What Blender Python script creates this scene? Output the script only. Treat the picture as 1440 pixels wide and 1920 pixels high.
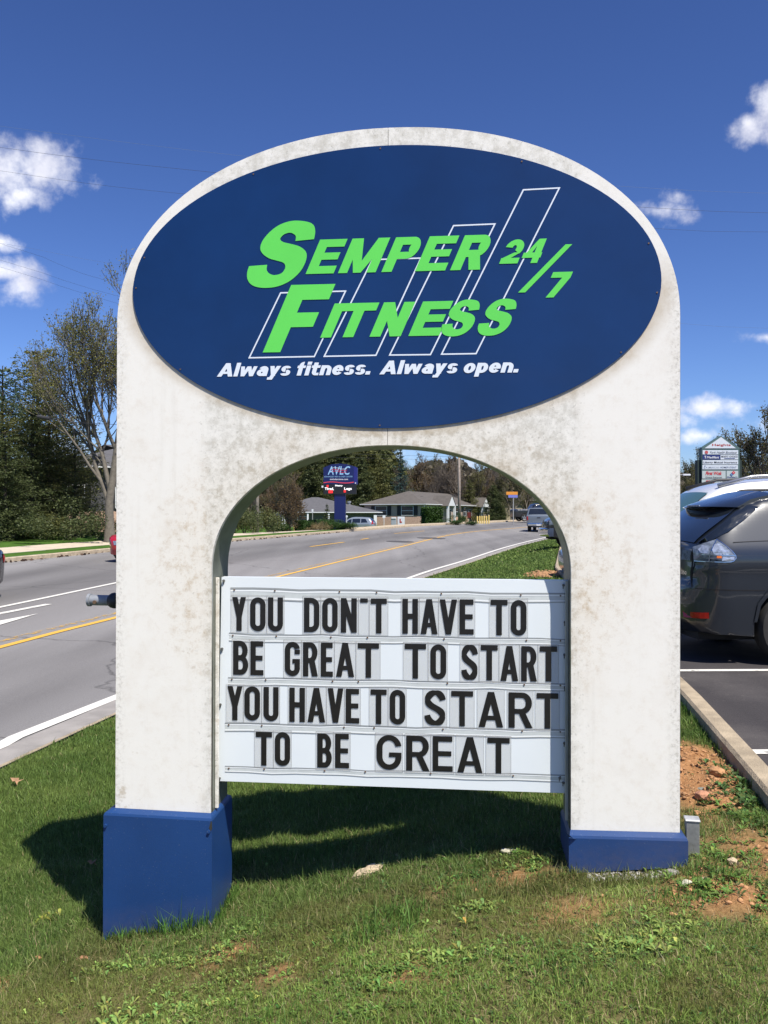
import bpy, bmesh, math, random
import numpy as np
from mathutils import Vector, Matrix
from mathutils.geometry import delaunay_2d_cdt

for _o in list(bpy.data.objects):
    bpy.data.objects.remove(_o)
sc = bpy.context.scene
COL = sc.collection
R = math.radians

# ------------------------------------------------------------------ camera
F = 1600.0
EYE = 1.6
PITCH = math.atan(8 / 1600)
cam = bpy.data.cameras.new('camera')
cam.sensor_fit = 'VERTICAL'
cam.sensor_height = 24.0
cam.lens = 24.0 * F / 1920.0
cam.clip_start = 0.05
cam.clip_end = 3000
camo = bpy.data.objects.new('camera', cam)
COL.objects.link(camo)
camo.location = (0, 0, EYE)
camo.rotation_euler = (R(90) + PITCH, 0, 0)
sc.camera = camo

# ------------------------------------------------------------------ light
SUN_EL = R(58)
SUN_AZ = math.atan2(0.579, -0.815)
w = bpy.data.worlds.new('World')
sc.world = w
w.use_nodes = True
nt = w.node_tree
nt.nodes.clear()


def NN(tree, typ, **kw):
    n = tree.nodes.new(typ)
    for k, v in kw.items():
        setattr(n, k, v)
    return n


sky = NN(nt, 'ShaderNodeTexSky', sky_type='NISHITA')
sky.sun_disc = False
sky.sun_elevation = SUN_EL
sky.sun_rotation = SUN_AZ
sky.altitude = 200
sky.air_density = 1.0
sky.dust_density = 0.35
sky.ozone_density = 2.2
bg = NN(nt, 'ShaderNodeBackground')
bg.inputs[1].default_value = 0.075
tint = NN(nt, 'ShaderNodeMix', data_type='RGBA', blend_type='MULTIPLY')
tint.inputs[0].default_value = 1.0
tint.inputs[7].default_value = (0.42, 0.48, 0.68, 1)
gam = NN(nt, 'ShaderNodeGamma')
gam.inputs[1].default_value = 1.3
nt.links.new(sky.outputs[0], gam.inputs[0])
nt.links.new(gam.outputs[0], tint.inputs[6])
nt.links.new(tint.outputs[2], bg.inputs[0])
tc = NN(nt, 'ShaderNodeTexCoord')


def vmath(tree, op, a, b=None):
    n = NN(tree, 'ShaderNodeVectorMath', operation=op)
    for i, v in enumerate((a, b)):
        if v is None:
            continue
        if isinstance(v, (tuple, list)):
            n.inputs[i].default_value = v
        else:
            tree.links.new(v, n.inputs[i])
    return n


def fmath(tree, op, a, b=None, c=None, clamp=False):
    n = NN(tree, 'ShaderNodeMath', operation=op)
    n.use_clamp = clamp
    for i, v in enumerate((a, b, c)):
        if v is None:
            continue
        if isinstance(v, (int, float)):
            n.inputs[i].default_value = v
        else:
            tree.links.new(v, n.inputs[i])
    return n.outputs[0]


# clouds: soft cumulus puffs at their compass bearings and heights in the sky
CLOUDS = [  # (tan bearing, tan height, half width, half height, strength)
    (-.470, .400, .095, .040, 1.0), (-.400, .402, .045, .030, .9), (-.425, .378, .05, .018, .8), (-.475, .382, .06, .02, .9),
    (-.452, .322, .022, .010, .55), (-.424, .268, .028, .024, .80), (-.440, .285, .026, .014, .7),
    (.462, .478, .040, .030, .9), (.428, .462, .018, .022, .6), (.462, .450, .02, .014, .5),
    (.325, .358, .034, .012, .46), (.345, .375, .018, .010, .35),
    (.372, .128, .055, .012, .68), (.340, .116, .03, .009, .5), (.372, .094, .028, .007, .5), (.450, .210, .030, .009, .65),
    (.462, .105, .05, .01, .5), (.02, .075, .03, .016, .5), (.10, .062, .05, .012, .5), (-.385, .06, .04, .03, .5),
    (-.9, .30, .2, .06, 1.0), (.95, .28, .16, .05, 1.0), (1.3, .7, .2, .09, 1.0), (-1.4, .6, .25, .1, 1.0)]
nrm = vmath(nt, 'NORMALIZE', tc.outputs['Generated'])
sep = NN(nt, 'ShaderNodeSeparateXYZ')
nt.links.new(nrm.outputs[0], sep.inputs[0])
yy = fmath(nt, 'MAXIMUM', sep.outputs[1], 0.001)
gu = fmath(nt, 'DIVIDE', sep.outputs[0], yy)
gv = fmath(nt, 'DIVIDE', sep.outputs[2], yy)
comb = NN(nt, 'ShaderNodeCombineXYZ')
nt.links.new(gu, comb.inputs[0])
nt.links.new(gv, comb.inputs[2])
acc = None
for (cu, cv, ru, rv, st) in CLOUDS:
    d = vmath(nt, 'SUBTRACT', comb.outputs[0], (cu, 0, cv))
    d2 = vmath(nt, 'MULTIPLY', d.outputs[0], (1 / ru, 0, 1 / rv))
    ln = vmath(nt, 'LENGTH', d2.outputs[0])
    m = fmath(nt, 'MULTIPLY_ADD', ln.outputs['Value'], -st * .8, st)
    acc = m if acc is None else fmath(nt, 'MAXIMUM', acc, m)
nz = NN(nt, 'ShaderNodeTexNoise')
nz.inputs['Scale'].default_value = 22
nz.inputs['Detail'].default_value = 9
nz.inputs['Roughness'].default_value = 0.58
nt.links.new(nrm.outputs[0], nz.inputs['Vector'])
dn = fmath(nt, 'MULTIPLY_ADD', nz.outputs[0], 2.3, -1.02)
dens = fmath(nt, 'ADD', acc, dn)
front = fmath(nt, 'GREATER_THAN', sep.outputs[1], 0.01)
# scattered fair-weather clouds over the rest of the sky
zc_ = fmath(nt, 'ADD', fmath(nt, 'MAXIMUM', sep.outputs[2], 0.0), 0.18)
cb2 = NN(nt, 'ShaderNodeCombineXYZ')
nt.links.new(fmath(nt, 'DIVIDE', sep.outputs[0], zc_), cb2.inputs[0])
nt.links.new(fmath(nt, 'DIVIDE', sep.outputs[1], zc_), cb2.inputs[1])
nz3 = NN(nt, 'ShaderNodeTexNoise')
nz3.inputs['Scale'].default_value = 1.15
nz3.inputs['Detail'].default_value = 8
nt.links.new(cb2.outputs[0], nz3.inputs['Vector'])
mr3 = NN(nt, 'ShaderNodeMapRange', interpolation_type='SMOOTHSTEP')
mr3.inputs[1].default_value = 0.57
mr3.inputs[2].default_value = 0.72
nt.links.new(nz3.outputs[0], mr3.inputs[0])
up_ = fmath(nt, 'GREATER_THAN', sep.outputs[2], 0.0)
rest = fmath(nt, 'MULTIPLY', fmath(nt, 'MULTIPLY', mr3.outputs[0], up_), fmath(nt, 'SUBTRACT', 1.0, front))
mr = NN(nt, 'ShaderNodeMapRange', interpolation_type='SMOOTHSTEP')
mr.inputs[1].default_value = 0.12
mr.inputs[2].default_value = 0.98
nt.links.new(dens, mr.inputs[0])
fac = fmath(nt, 'ADD', fmath(nt, 'MULTIPLY', mr.outputs[0], front), rest)
fac = fmath(nt, 'MULTIPLY', fac, .96)
# cloud tone: greyer where the puff is thick and low
nz2 = NN(nt, 'ShaderNodeTexNoise')
nz2.inputs['Scale'].default_value = 14
nz2.inputs['Detail'].default_value = 5
off = vmath(nt, 'ADD', nrm.outputs[0], (0.02, 0.0, 0.02))
nt.links.new(off.outputs[0], nz2.inputs['Vector'])
cr = NN(nt, 'ShaderNodeValToRGB')
cr.color_ramp.elements[0].position = .35
cr.color_ramp.elements[0].color = (.50, .51, .62, 1)
cr.color_ramp.elements[1].position = .62
cr.color_ramp.elements[1].color = (.92, .92, .95, 1)
nt.links.new(nz2.outputs[0], cr.inputs[0])
bgc = NN(nt, 'ShaderNodeBackground')
nt.links.new(cr.outputs[0], bgc.inputs[0])
bgc.inputs[1].default_value = 0.88
mixs = NN(nt, 'ShaderNodeMixShader')
nt.links.new(fac, mixs.inputs[0])
nt.links.new(bg.outputs[0], mixs.inputs[1])
nt.links.new(bgc.outputs[0], mixs.inputs[2])
wo = NN(nt, 'ShaderNodeOutputWorld')
nt.links.new(mixs.outputs[0], wo.inputs[0])

sun = bpy.data.lights.new('sun', 'SUN')
sun.energy = 4.6
sun.angle = R(0.53)
sun.color = (1.0, 0.935, 0.83)
suno = bpy.data.objects.new('sun', sun)
COL.objects.link(suno)
sd = Vector((math.sin(SUN_AZ) * math.cos(SUN_EL), math.cos(SUN_AZ) * math.cos(SUN_EL), math.sin(SUN_EL)))
suno.rotation_euler = (-sd).to_track_quat('-Z', 'Y').to_euler()
suno.location = (10, -10, 30)

vs = sc.view_settings
vs.view_transform = 'Standard'
vs.look = 'None'
vs.gamma = 1
vs.exposure = 0.66
try:
    vs.use_curve_mapping = False
except Exception:
    pass
sc.cycles.max_bounces = 6
sc.cycles.transparent_max_bounces = 12

# ------------------------------------------------------------------ helpers
MATS = {}


def setp(b, name, v):
    if name in b.inputs:
        b.inputs[name].default_value = v


def mat(name, col, rough=.7, metal=0., var=.0, scale=8., bump=0., bscale=60., spec=.5, alt=None, detail=6, coat=0., alpha=None):
    """plain procedural material: base colour broken up by noise, optional fine relief"""
    if name in MATS:
        return MATS[name]
    m = bpy.data.materials.new(name)
    m.use_nodes = True
    t = m.node_tree
    b = t.nodes['Principled BSDF']
    setp(b, 'Roughness', rough)
    setp(b, 'Metallic', metal)
    setp(b, 'Specular IOR Level', spec)
    setp(b, 'Coat Weight', coat)
    setp(b, 'Coat Roughness', .05)
    if alpha is not None:
        setp(b, 'Alpha', alpha)
    c = (*col, 1)
    co = NN(t, 'ShaderNodeTexCoord')
    if var > 0 or alt:
        n = NN(t, 'ShaderNodeTexNoise')
        n.inputs['Scale'].default_value = scale
        n.inputs['Detail'].default_value = detail
        n.inputs['Roughness'].default_value = .6
        t.links.new(co.outputs['Object'], n.inputs['Vector'])
        r = NN(t, 'ShaderNodeValToRGB')
        r.color_ramp.elements[0].position = .32
        r.color_ramp.elements[1].position = .68
        a = alt if alt else tuple(x * (1 - var) for x in col)
        r.color_ramp.elements[0].color = (*a, 1)
        r.color_ramp.elements[1].color = (*(tuple(min(1, x * (1 + var * .6)) for x in col)), 1)
        t.links.new(n.outputs[0], r.inputs[0])
        t.links.new(r.outputs[0], b.inputs['Base Color'])
    else:
        b.inputs['Base Color'].default_value = c
    if bump > 0:
        n2 = NN(t, 'ShaderNodeTexNoise')
        n2.inputs['Scale'].default_value = bscale
        n2.inputs['Detail'].default_value = 5
        t.links.new(co.outputs['Object'], n2.inputs['Vector'])
        bp = NN(t, 'ShaderNodeBump')
        bp.inputs['Strength'].default_value = bump
        bp.inputs['Distance'].default_value = .02
        t.links.new(n2.outputs[0], bp.inputs['Height'])
        t.links.new(bp.outputs[0], b.inputs['Normal'])
    MATS[name] = m
    return m


def leafmat(name, c1, c2, trans=.35, attr=False):
    """foliage: every leaf island its own tone between two greens"""
    if name in MATS:
        return MATS[name]
    m = bpy.data.materials.new(name)
    m.use_nodes = True
    t = m.node_tree
    t.nodes.clear()
    if attr:
        g = NN(t, 'ShaderNodeAttribute')
        g.attribute_name = 'tone'
        src = g.outputs['Color']
        col = src
    else:
        g = NN(t, 'ShaderNodeNewGeometry')
        r = NN(t, 'ShaderNodeValToRGB')
        r.color_ramp.elements[0].color = (*c1, 1)
        r.color_ramp.elements[1].color = (*c2, 1)
        t.links.new(g.outputs['Random Per Island'], r.inputs[0])
        col = r.outputs[0]
    d = NN(t, 'ShaderNodeBsdfPrincipled')
    setp(d, 'Roughness', .55)
    setp(d, 'Specular IOR Level', .3)
    t.links.new(col, d.inputs['Base Color'])
    tr = NN(t, 'ShaderNodeBsdfTranslucent')
    t.links.new(col, tr.inputs[0])
    mx = NN(t, 'ShaderNodeMixShader')
    mx.inputs[0].default_value = trans
    o = NN(t, 'ShaderNodeOutputMaterial')
    t.links.new(d.outputs[0], mx.inputs[1])
    t.links.new(tr.outputs[0], mx.inputs[2])
    t.links.new(mx.outputs[0], o.inputs[0])
    MATS[name] = m
    return m


class MB:
    """collects vertices and faces, links them as ONE mesh object"""

    def __init__(s):
        s.v = []
        s.f = []
        s.m = []

    def add(s, verts, faces, mi=0):
        k = len(s.v)
        s.v += [tuple(p) for p in verts]
        s.f += [tuple(i + k for i in f) for f in faces]
        s.m += [mi] * len(faces)
        return s

    def box(s, x0, y0, z0, x1, y1, z1, mi=0, ch=0.0, M=None):
        if ch > 0:
            c = ch
            P = []
            for z, i in ((z0, c), (z0 + c, 0), (z1 - c, 0), (z1, c)):
                a0, a1, b0, b1 = x0 + i, x1 - i, y0 + i, y1 - i
                j = c if i == 0 else c * .3
                P += [(a0 + j, b0, z), (a1 - j, b0, z), (a1, b0 + j, z), (a1, b1 - j, z), (a1 - j, b1, z), (a0 + j, b1, z), (a0, b1 - j, z), (a0, b0 + j, z)]
            Fc = [tuple(range(7, -1, -1)), tuple(range(24, 32))]
            for r_ in range(3):
                for i in range(8):
                    Fc.append((r_ * 8 + i, r_ * 8 + (i + 1) % 8, r_ * 8 + 8 + (i + 1) % 8, r_ * 8 + 8 + i))
        else:
            P = [(x0, y0, z0), (x1, y0, z0), (x1, y1, z0), (x0, y1, z0), (x0, y0, z1), (x1, y0, z1), (x1, y1, z1), (x0, y1, z1)]
            Fc = [(0, 3, 2, 1), (4, 5, 6, 7), (0, 1, 5, 4), (1, 2, 6, 5), (2, 3, 7, 6), (3, 0, 4, 7)]
        if M is not None:
            P = [tuple(M @ Vector(p)) for p in P]
        return s.add(P, Fc, mi)

    def tube(s, pts, rads, n=6, mi=0, cap=True):
        pts = [Vector(p) for p in pts]
        if isinstance(rads, (int, float)):
            rads = [rads] * len(pts)
        k = len(s.v)
        V = []
        for i, p in enumerate(pts):
            a = pts[min(i + 1, len(pts) - 1)] - pts[max(i - 1, 0)]
            if a.length < 1e-9:
                a = Vector((0, 0, 1))
            a.normalize()
            u = a.orthogonal().normalized() if i == 0 else (u - a * u.dot(a)).normalized()
            q = a.cross(u)
            for j in range(n):
                t = 2 * math.pi * j / n
                V.append(tuple(p + (u * math.cos(t) + q * math.sin(t)) * rads[i]))
        Fc = []
        for i in range(len(pts) - 1):
            for j in range(n):
                Fc.append((i * n + j, i * n + (j + 1) % n, (i + 1) * n + (j + 1) % n, (i + 1) * n + j))
        if cap:
            Fc.append(tuple(range(n - 1, -1, -1)))
            Fc.append(tuple((len(pts) - 1) * n + j for j in range(n)))
        return s.add(V, Fc, mi)

    def poly_prism(s, poly, y0, y1, mi=0, M=None):
        """polygon in xz, extruded along y"""
        n = len(poly)
        P = [(x, y0, z) for x, z in poly] + [(x, y1, z) for x, z in poly]
        if M is not None:
            P = [tuple(M @ Vector(p)) for p in P]
        Fc = [tuple(range(n)), tuple(range(2 * n - 1, n - 1, -1))]
        for i in range(n):
            Fc.append((i, i + n, (i + 1) % n + n, (i + 1) % n))
        return s.add(P, Fc, mi)

    def mesh(s, name, mats, smooth=False):
        me = bpy.data.meshes.new(name)
        me.from_pydata(s.v, [], s.f)
        for m in (mats if isinstance(mats, (list, tuple)) else [mats]):
            me.materials.append(m)
        if any(s.m):
            me.polygons.foreach_set('material_index', s.m)
        if smooth:
            me.polygons.foreach_set('use_smooth', [True] * len(me.polygons))
        me.update()
        return me

    def build(s, name, mats, parent=None, smooth=False, fix=False, **kw):
        me = s.mesh(name, mats, smooth)
        if fix:
            bm = bmesh.new()
            bm.from_mesh(me)
            bmesh.ops.recalc_face_normals(bm, faces=bm.faces)
            bm.to_mesh(me)
            bm.free()
        return link(name, me, parent, **kw)


def link(name, me, parent=None, loc=None, rotz=None, label=None, cat=None, group=None, kind=None):
    o = bpy.data.objects.new(name, me)
    COL.objects.link(o)
    if parent is not None:
        o.parent = parent
    if loc is not None:
        o.location = loc
    if rotz is not None:
        o.rotation_euler = (0, 0, rotz)
    for k, v in (('label', label), ('category', cat), ('group', group), ('kind', kind)):
        if v:
            o[k] = v
    return o


def thing(name, label, cat, loc=(0, 0, 0), rotz=0, group=None, kind=None):
    return link(name, None, None, loc, rotz, label, cat, group, kind)


def copy_tree(o, parent=None):
    c = o.copy()
    COL.objects.link(c)
    c.parent = parent
    for ch in list(o.children):
        copy_tree(ch, c)
    return c


def smooth_by_angle(o, ang=35):
    me = o.data
    me.polygons.foreach_set('use_smooth', [True] * len(me.polygons))
    try:
        me.set_sharp_from_angle(angle=R(ang))
    except Exception:
        pass


def raw_mesh(name, V, Fq, mats, nv):
    """fast mesh from numpy: V (n,3), faces (m,nv)"""
    me = bpy.data.meshes.new(name)
    me.vertices.add(len(V))
    me.vertices.foreach_set('co', np.ascontiguousarray(V, dtype=np.float32).ravel())
    m = len(Fq)
    me.loops.add(m * nv)
    me.loops.foreach_set('vertex_index', np.ascontiguousarray(Fq, dtype=np.int32).ravel())
    me.polygons.add(m)
    me.polygons.foreach_set('loop_start', np.arange(0, m * nv, nv, dtype=np.int32))
    me.update(calc_edges=True)
    for mm in (mats if isinstance(mats, (list, tuple)) else [mats]):
        me.materials.append(mm)
    return me


# value noise for planting patterns
_rg = np.random.default_rng(5)
_NT = _rg.random((256, 256))


def vnoise(x, y, s=1.0, o=0):
    x = np.asarray(x) * s + 37.3 + o * 17.7
    y = np.asarray(y) * s + 11.9 + o * 5.1
    xi = np.floor(x).astype(int)
    yi = np.floor(y).astype(int)
    fx = x - xi
    fy = y - yi
    fx = fx * fx * (3 - 2 * fx)
    fy = fy * fy * (3 - 2 * fy)
    g = lambda a, b: _NT[a % 256, b % 256]
    return (g(xi, yi) * (1 - fx) + g(xi + 1, yi) * fx) * (1 - fy) + (g(xi, yi + 1) * (1 - fx) + g(xi + 1, yi + 1) * fx) * fy


# ------------------------------------------------------------------ terrain
YN = [-40, 2, 7.64, 9.65, 25.34, 33.55, 45.2, 58.8, 80, 120, 200, 400]
XN = [-12, -4.1, -3.03, -2.65, 1.15, 3.67, 7.2, 12.05, 20.6, 40.5, 90.5, 230]
YF = [-40, 2, 28, 35, 43, 59, 75, 96, 130, 200, 400]
XF = [-24, -17.1, -12.5, -10.9, -8.3, -2.9, 2.8, 14.5, 36, 86, 225]
YL = [-40, 2, 4.14, 6.5, 21, 33.5, 45, 60, 200, 400]
XL = [-6, 1.4, 1.86, 2.25, 4.2, 6.9, 9.5, 14.5, 95, 235]


def fN(y): return np.interp(y, YN, XN)
def fF(y): return np.interp(y, YF, XF)
def fL(y): return np.interp(y, YL, XL)
def znear(y): return -.46 + .0136 * np.maximum(0, np.minimum(y, 150) - 10)
def zfar(y): return .05 + .0135 * (np.clip(y, 2, 150) - 26)
def zlot(y): return .14 + .006 * (np.clip(y, -10, 150) - 4)


def zg(x, y):
    x = np.asarray(x, float)
    y = np.asarray(y, float)
    n, f, l = fN(y), fF(y), fL(y)
    zn, zf, zl = znear(y), zfar(y), zlot(y)
    r = np.clip((n - x) / np.maximum(n - f, .1), 0, 1)
    zroad = zn + (zf - zn) * r * r * (3 - 2 * r)
    q = np.clip((x - n) / np.maximum(l - n, .1), 0, 1)
    zlawn = zn + (zl + .03 - zn) * np.interp(q, [0, .22, .35, .45, .58, .7, .81, .9, 1], [0, 0, .12, .32, .485, .73, .89, .97, 1])
    d = (f - x) * .95
    hL = np.interp(d, [0, 1.2, 3.2, 6, 12, 30, 100, 400], [.15, .17, .28, .42, .6, 1.0, 3.0, 18])
    hR = np.interp(d, [0, 2.0, 6, 14, 50, 150, 400], [.15, .13, -.35, -.8, -.4, 3.0, 16])
    k = np.clip((y - 46) / 16, 0, 1)
    zb = zf + hL * (1 - k) + hR * k
    z = np.where(x > l, zl, np.where(x > n, zlawn, np.where(x >= f, zroad, zb)))
    return z


def Z(x, y): return float(zg(x, y))


YROWS = np.concatenate([np.arange(-30, 0, 3), np.arange(0, 12, .25), np.arange(12, 40, .7), np.arange(40, 100, 1.6), np.arange(100, 200, 6), np.arange(200, 401, 25)])


def strip(name, fa, fb, nc, zf, m, y0=-30, y1=400, parent=None, kind='structure', skirt=0, rows=None):
    ys = YROWS if rows is None else rows
    ys = ys[(ys >= y0 - 1e-6) & (ys <= y1 + 1e-6)]
    V = []
    for y in ys:
        a, b = fa(y), fb(y)
        for i in range(nc + 1):
            x = a + (b - a) * i / nc
            V.append((x, y, zf(x, y)))
    nr = len(ys)
    Fq = [(r * (nc + 1) + i, r * (nc + 1) + i + 1, (r + 1) * (nc + 1) + i + 1, (r + 1) * (nc + 1) + i) for r in range(nr - 1) for i in range(nc)]
    mb = MB().add(V, Fq)
    o = mb.build(name, m, parent, smooth=True, kind=kind)
    return o


# --- ground materials
def ground_material():
    m = bpy.data.materials.new('soil_and_thatch')
    m.use_nodes = True
    t = m.node_tree
    b = t.nodes['Principled BSDF']
    setp(b, 'Roughness', .95)
    setp(b, 'Specular IOR Level', .1)
    co = NN(t, 'ShaderNodeTexCoord')
    g = NN(t, 'ShaderNodeAttribute')
    g.attribute_name = 'tone'
    n = NN(t, 'ShaderNodeTexNoise')
    n.inputs['Scale'].default_value = 38
    n.inputs['Detail'].default_value = 8
    n.inputs['Roughness'].default_value = .7
    t.links.new(co.outputs['Object'], n.inputs['Vector'])
    r = NN(t, 'ShaderNodeValToRGB')
    r.color_ramp.elements[0].position = .3
    r.color_ramp.elements[0].color = (.075, .062, .026, 1)
    r.color_ramp.elements[1].position = .7
    r.color_ramp.elements[1].color = (.24, .19, .095, 1)
    t.links.new(n.outputs[0], r.inputs[0])
    r2 = NN(t, 'ShaderNodeValToRGB')
    r2.color_ramp.elements[0].position = .3
    r2.color_ramp.elements[0].color = (.23, .105, .042, 1)
    r2.color_ramp.elements[1].position = .72
    r2.color_ramp.elements[1].color = (.50, .275, .13, 1)
    t.links.new(n.outputs[0], r2.inputs[0])
    g2 = NN(t, 'ShaderNodeAttribute')
    g2.attribute_name = 'turf'
    r3 = NN(t, 'ShaderNodeValToRGB')
    r3.color_ramp.elements[0].position = .3
    r3.color_ramp.elements[0].color = (.045, .070, .016, 1)
    r3.color_ramp.elements[1].position = .7
    r3.color_ramp.elements[1].color = (.12, .165, .042, 1)
    t.links.new(n.outputs[0], r3.inputs[0])
    m0 = NN(t, 'ShaderNodeMix', data_type='RGBA')
    t.links.new(g2.outputs['Fac'], m0.inputs[0])
    t.links.new(r.outputs[0], m0.inputs[6])
    t.links.new(r3.outputs[0], m0.inputs[7])
    mx = NN(t, 'ShaderNodeMix', data_type='RGBA')
    t.links.new(g.outputs['Fac'], mx.inputs[0])
    t.links.new(m0.outputs[2], mx.inputs[6])
    t.links.new(r2.outputs[0], mx.inputs[7])
    t.links.new(mx.outputs[2], b.inputs['Base Color'])
    bp = NN(t, 'ShaderNodeBump')
    bp.inputs['Strength'].default_value = .9
    bp.inputs['Distance'].default_value = .02
    t.links.new(n.outputs[0], bp.inputs['Height'])
    t.links.new(bp.outputs[0], b.inputs['Normal'])
    return m


def lawn_far_material():
    m = bpy.data.materials.new('far_lawn')
    m.use_nodes = True
    t = m.node_tree
    b = t.nodes['Principled BSDF']
    setp(b, 'Roughness', .9)
    setp(b, 'Specular IOR Level', .1)
    co = NN(t, 'ShaderNodeTexCoord')
    n = NN(t, 'ShaderNodeTexNoise')
    n.inputs['Scale'].default_value = 1.3
    n.inputs['Detail'].default_value = 12
    n.inputs['Roughness'].default_value = .75
    t.links.new(co.outputs['Object'], n.inputs['Vector'])
    r = NN(t, 'ShaderNodeValToRGB')
    r.color_ramp.elements[0].position = .3
    r.color_ramp.elements[0].color = (.030, .075, .010, 1)
    r.color_ramp.elements[1].position = .7
    r.color_ramp.elements[1].color = (.075, .15, .025, 1)
    t.links.new(n.outputs[0], r.inputs[0])
    t.links.new(r.outputs[0], b.inputs['Base Color'])
    return m


def asphalt(name, base, stain, sc_=1.0, streak=None, crack=True, lanes=False, specks=False):
    m = bpy.data.materials.new(name)
    m.use_nodes = True
    t = m.node_tree
    b = t.nodes['Principled BSDF']
    setp(b, 'Roughness', .88)
    setp(b, 'Specular IOR Level', .25)
    co = NN(t, 'ShaderNodeTexCoord')
    mp = NN(t, 'ShaderNodeMapping')
    mp.inputs['Rotation'].default_value = (0, 0, R(13))
    mp.inputs['Scale'].default_value = (1, .05, 1)
    t.links.new(co.outputs['Object'], mp.inputs[0])
    n = NN(t, 'ShaderNodeTexNoise')
    n.inputs['Scale'].default_value = .75
    n.inputs['Detail'].default_value = 5
    t.links.new(mp.outputs[0], n.inputs['Vector'])
    r = NN(t, 'ShaderNodeValToRGB')
    r.color_ramp.elements[0].position = .34
    r.color_ramp.elements[0].color = (*stain, 1)
    r.color_ramp.elements[1].position = .6
    r.color_ramp.elements[1].color = (*base, 1)
    t.links.new(n.outputs[0], r.inputs[0])
    f = NN(t, 'ShaderNodeTexNoise')
    f.inputs['Scale'].default_value = 90
    f.inputs['Detail'].default_value = 6
    f.inputs['Roughness'].default_value = .8
    t.links.new(co.outputs['Object'], f.inputs['Vector'])
    fr = NN(t, 'ShaderNodeMapRange')
    fr.inputs[1].default_value = .3
    fr.inputs[2].default_value = .7
    fr.inputs[3].default_value = .62
    fr.inputs[4].default_value = 1.35
    t.links.new(f.outputs[0], fr.inputs[0])
    mx = NN(t, 'ShaderNodeMix', data_type='RGBA', blend_type='MULTIPLY')
    mx.inputs[0].default_value = 1
    t.links.new(r.outputs[0], mx.inputs[6])
    t.links.new(fr.outputs[0], mx.inputs[7])
    out = mx.outputs[2]
    if specks:       # exposed pale stones and dusty scuffs
        s1 = NN(t, 'ShaderNodeTexNoise')
        s1.inputs['Scale'].default_value = 26
        s1.inputs['Detail'].default_value = 5
        s1.inputs['Roughness'].default_value = .75
        mp2 = NN(t, 'ShaderNodeMapping')
        mp2.inputs['Scale'].default_value = (.7, 1.6, 1)
        t.links.new(co.outputs['Object'], mp2.inputs[0])
        t.links.new(mp2.outputs[0], s1.inputs['Vector'])
        s2 = NN(t, 'ShaderNodeTexNoise')
        s2.inputs['Scale'].default_value = 1.4
        s2.inputs['Detail'].default_value = 6
        t.links.new(co.outputs['Object'], s2.inputs['Vector'])
        k1 = NN(t, 'ShaderNodeMapRange')
        k1.inputs[1].default_value = .60
        k1.inputs[2].default_value = .70
        t.links.new(s1.outputs[0], k1.inputs[0])
        k2 = NN(t, 'ShaderNodeMapRange')
        k2.inputs[1].default_value = .42
        k2.inputs[2].default_value = .68
        k2.inputs[3].default_value = .12
        k2.inputs[4].default_value = .8
        t.links.new(s2.outputs[0], k2.inputs[0])
        ff = fmath(t, 'MULTIPLY', k1.outputs[0], k2.outputs[0])
        m4 = NN(t, 'ShaderNodeMix', data_type='RGBA')
        t.links.new(ff, m4.inputs[0])
        t.links.new(out, m4.inputs[6])
        m4.inputs[7].default_value = (.25, .225, .205, 1)
        k3 = NN(t, 'ShaderNodeMapRange')
        k3.inputs[1].default_value = .5
        k3.inputs[2].default_value = .75
        k3.inputs[4].default_value = .45
        t.links.new(s2.outputs[0], k3.inputs[0])
        m5 = NN(t, 'ShaderNodeMix', data_type='RGBA')
        t.links.new(k3.outputs[0], m5.inputs[0])
        t.links.new(m4.outputs[2], m5.inputs[6])
        m5.inputs[7].default_value = (.13, .12, .115, 1)
        out = m5.outputs[2]
    if lanes:        # tyre-polished and patched lanes: tone by distance across the road
        la = NN(t, 'ShaderNodeAttribute')
        la.attribute_name = 'across'
        wv = NN(t, 'ShaderNodeMath', operation='MULTIPLY_ADD')
        t.links.new(n.outputs[0], wv.inputs[0])
        wv.inputs[1].default_value = .06
        wv.inputs[2].default_value = -.03
        sm = NN(t, 'ShaderNodeMath', operation='ADD')
        t.links.new(wv.outputs[0], sm.inputs[0])
        t.links.new(la.outputs['Fac'], sm.inputs[1])
        lr = NN(t, 'ShaderNodeValToRGB')
        el = lr.color_ramp.elements
        el[0].position = 0
        el[0].color = (1, 1, 1, 1)
        el[1].position = 1
        el[1].color = (1.0, 1.0, 1.0, 1)
        for p_, v_ in ((.05, .84), (.10, .74), (.15, .86), (.20, .76), (.255, .92), (.28, 1.02), (.42, 1.0), (.50, .96), (.54, .74), (.62, .62), (.69, .74), (.76, .64), (.84, .86), (.93, 1.02)):
            e_ = el.new(p_)
            e_.color = (v_, v_, v_, 1)
        t.links.new(sm.outputs[0], lr.inputs[0])
        m3 = NN(t, 'ShaderNodeMix', data_type='RGBA', blend_type='MULTIPLY')
        m3.inputs[0].default_value = 1
        t.links.new(out, m3.inputs[6])
        t.links.new(lr.outputs[0], m3.inputs[7])
        out = m3.outputs[2]
    if crack:
        vo = NN(t, 'ShaderNodeTexVoronoi', feature='DISTANCE_TO_EDGE')
        vo.inputs['Scale'].default_value = .28
        wn = NN(t, 'ShaderNodeTexNoise')
        wn.inputs['Scale'].default_value = 1.7
        wn.inputs['Detail'].default_value = 6
        t.links.new(co.outputs['Object'], wn.inputs['Vector'])
        ad = NN(t, 'ShaderNodeMix', data_type='VECTOR')
        ad.inputs[0].default_value = .35
        t.links.new(co.outputs['Object'], ad.inputs[4])
        t.links.new(wn.outputs['Color'], ad.inputs[5])
        t.links.new(ad.outputs[1], vo.inputs['Vector'])
        cm = NN(t, 'ShaderNodeMapRange')
        cm.inputs[1].default_value = 0
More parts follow.
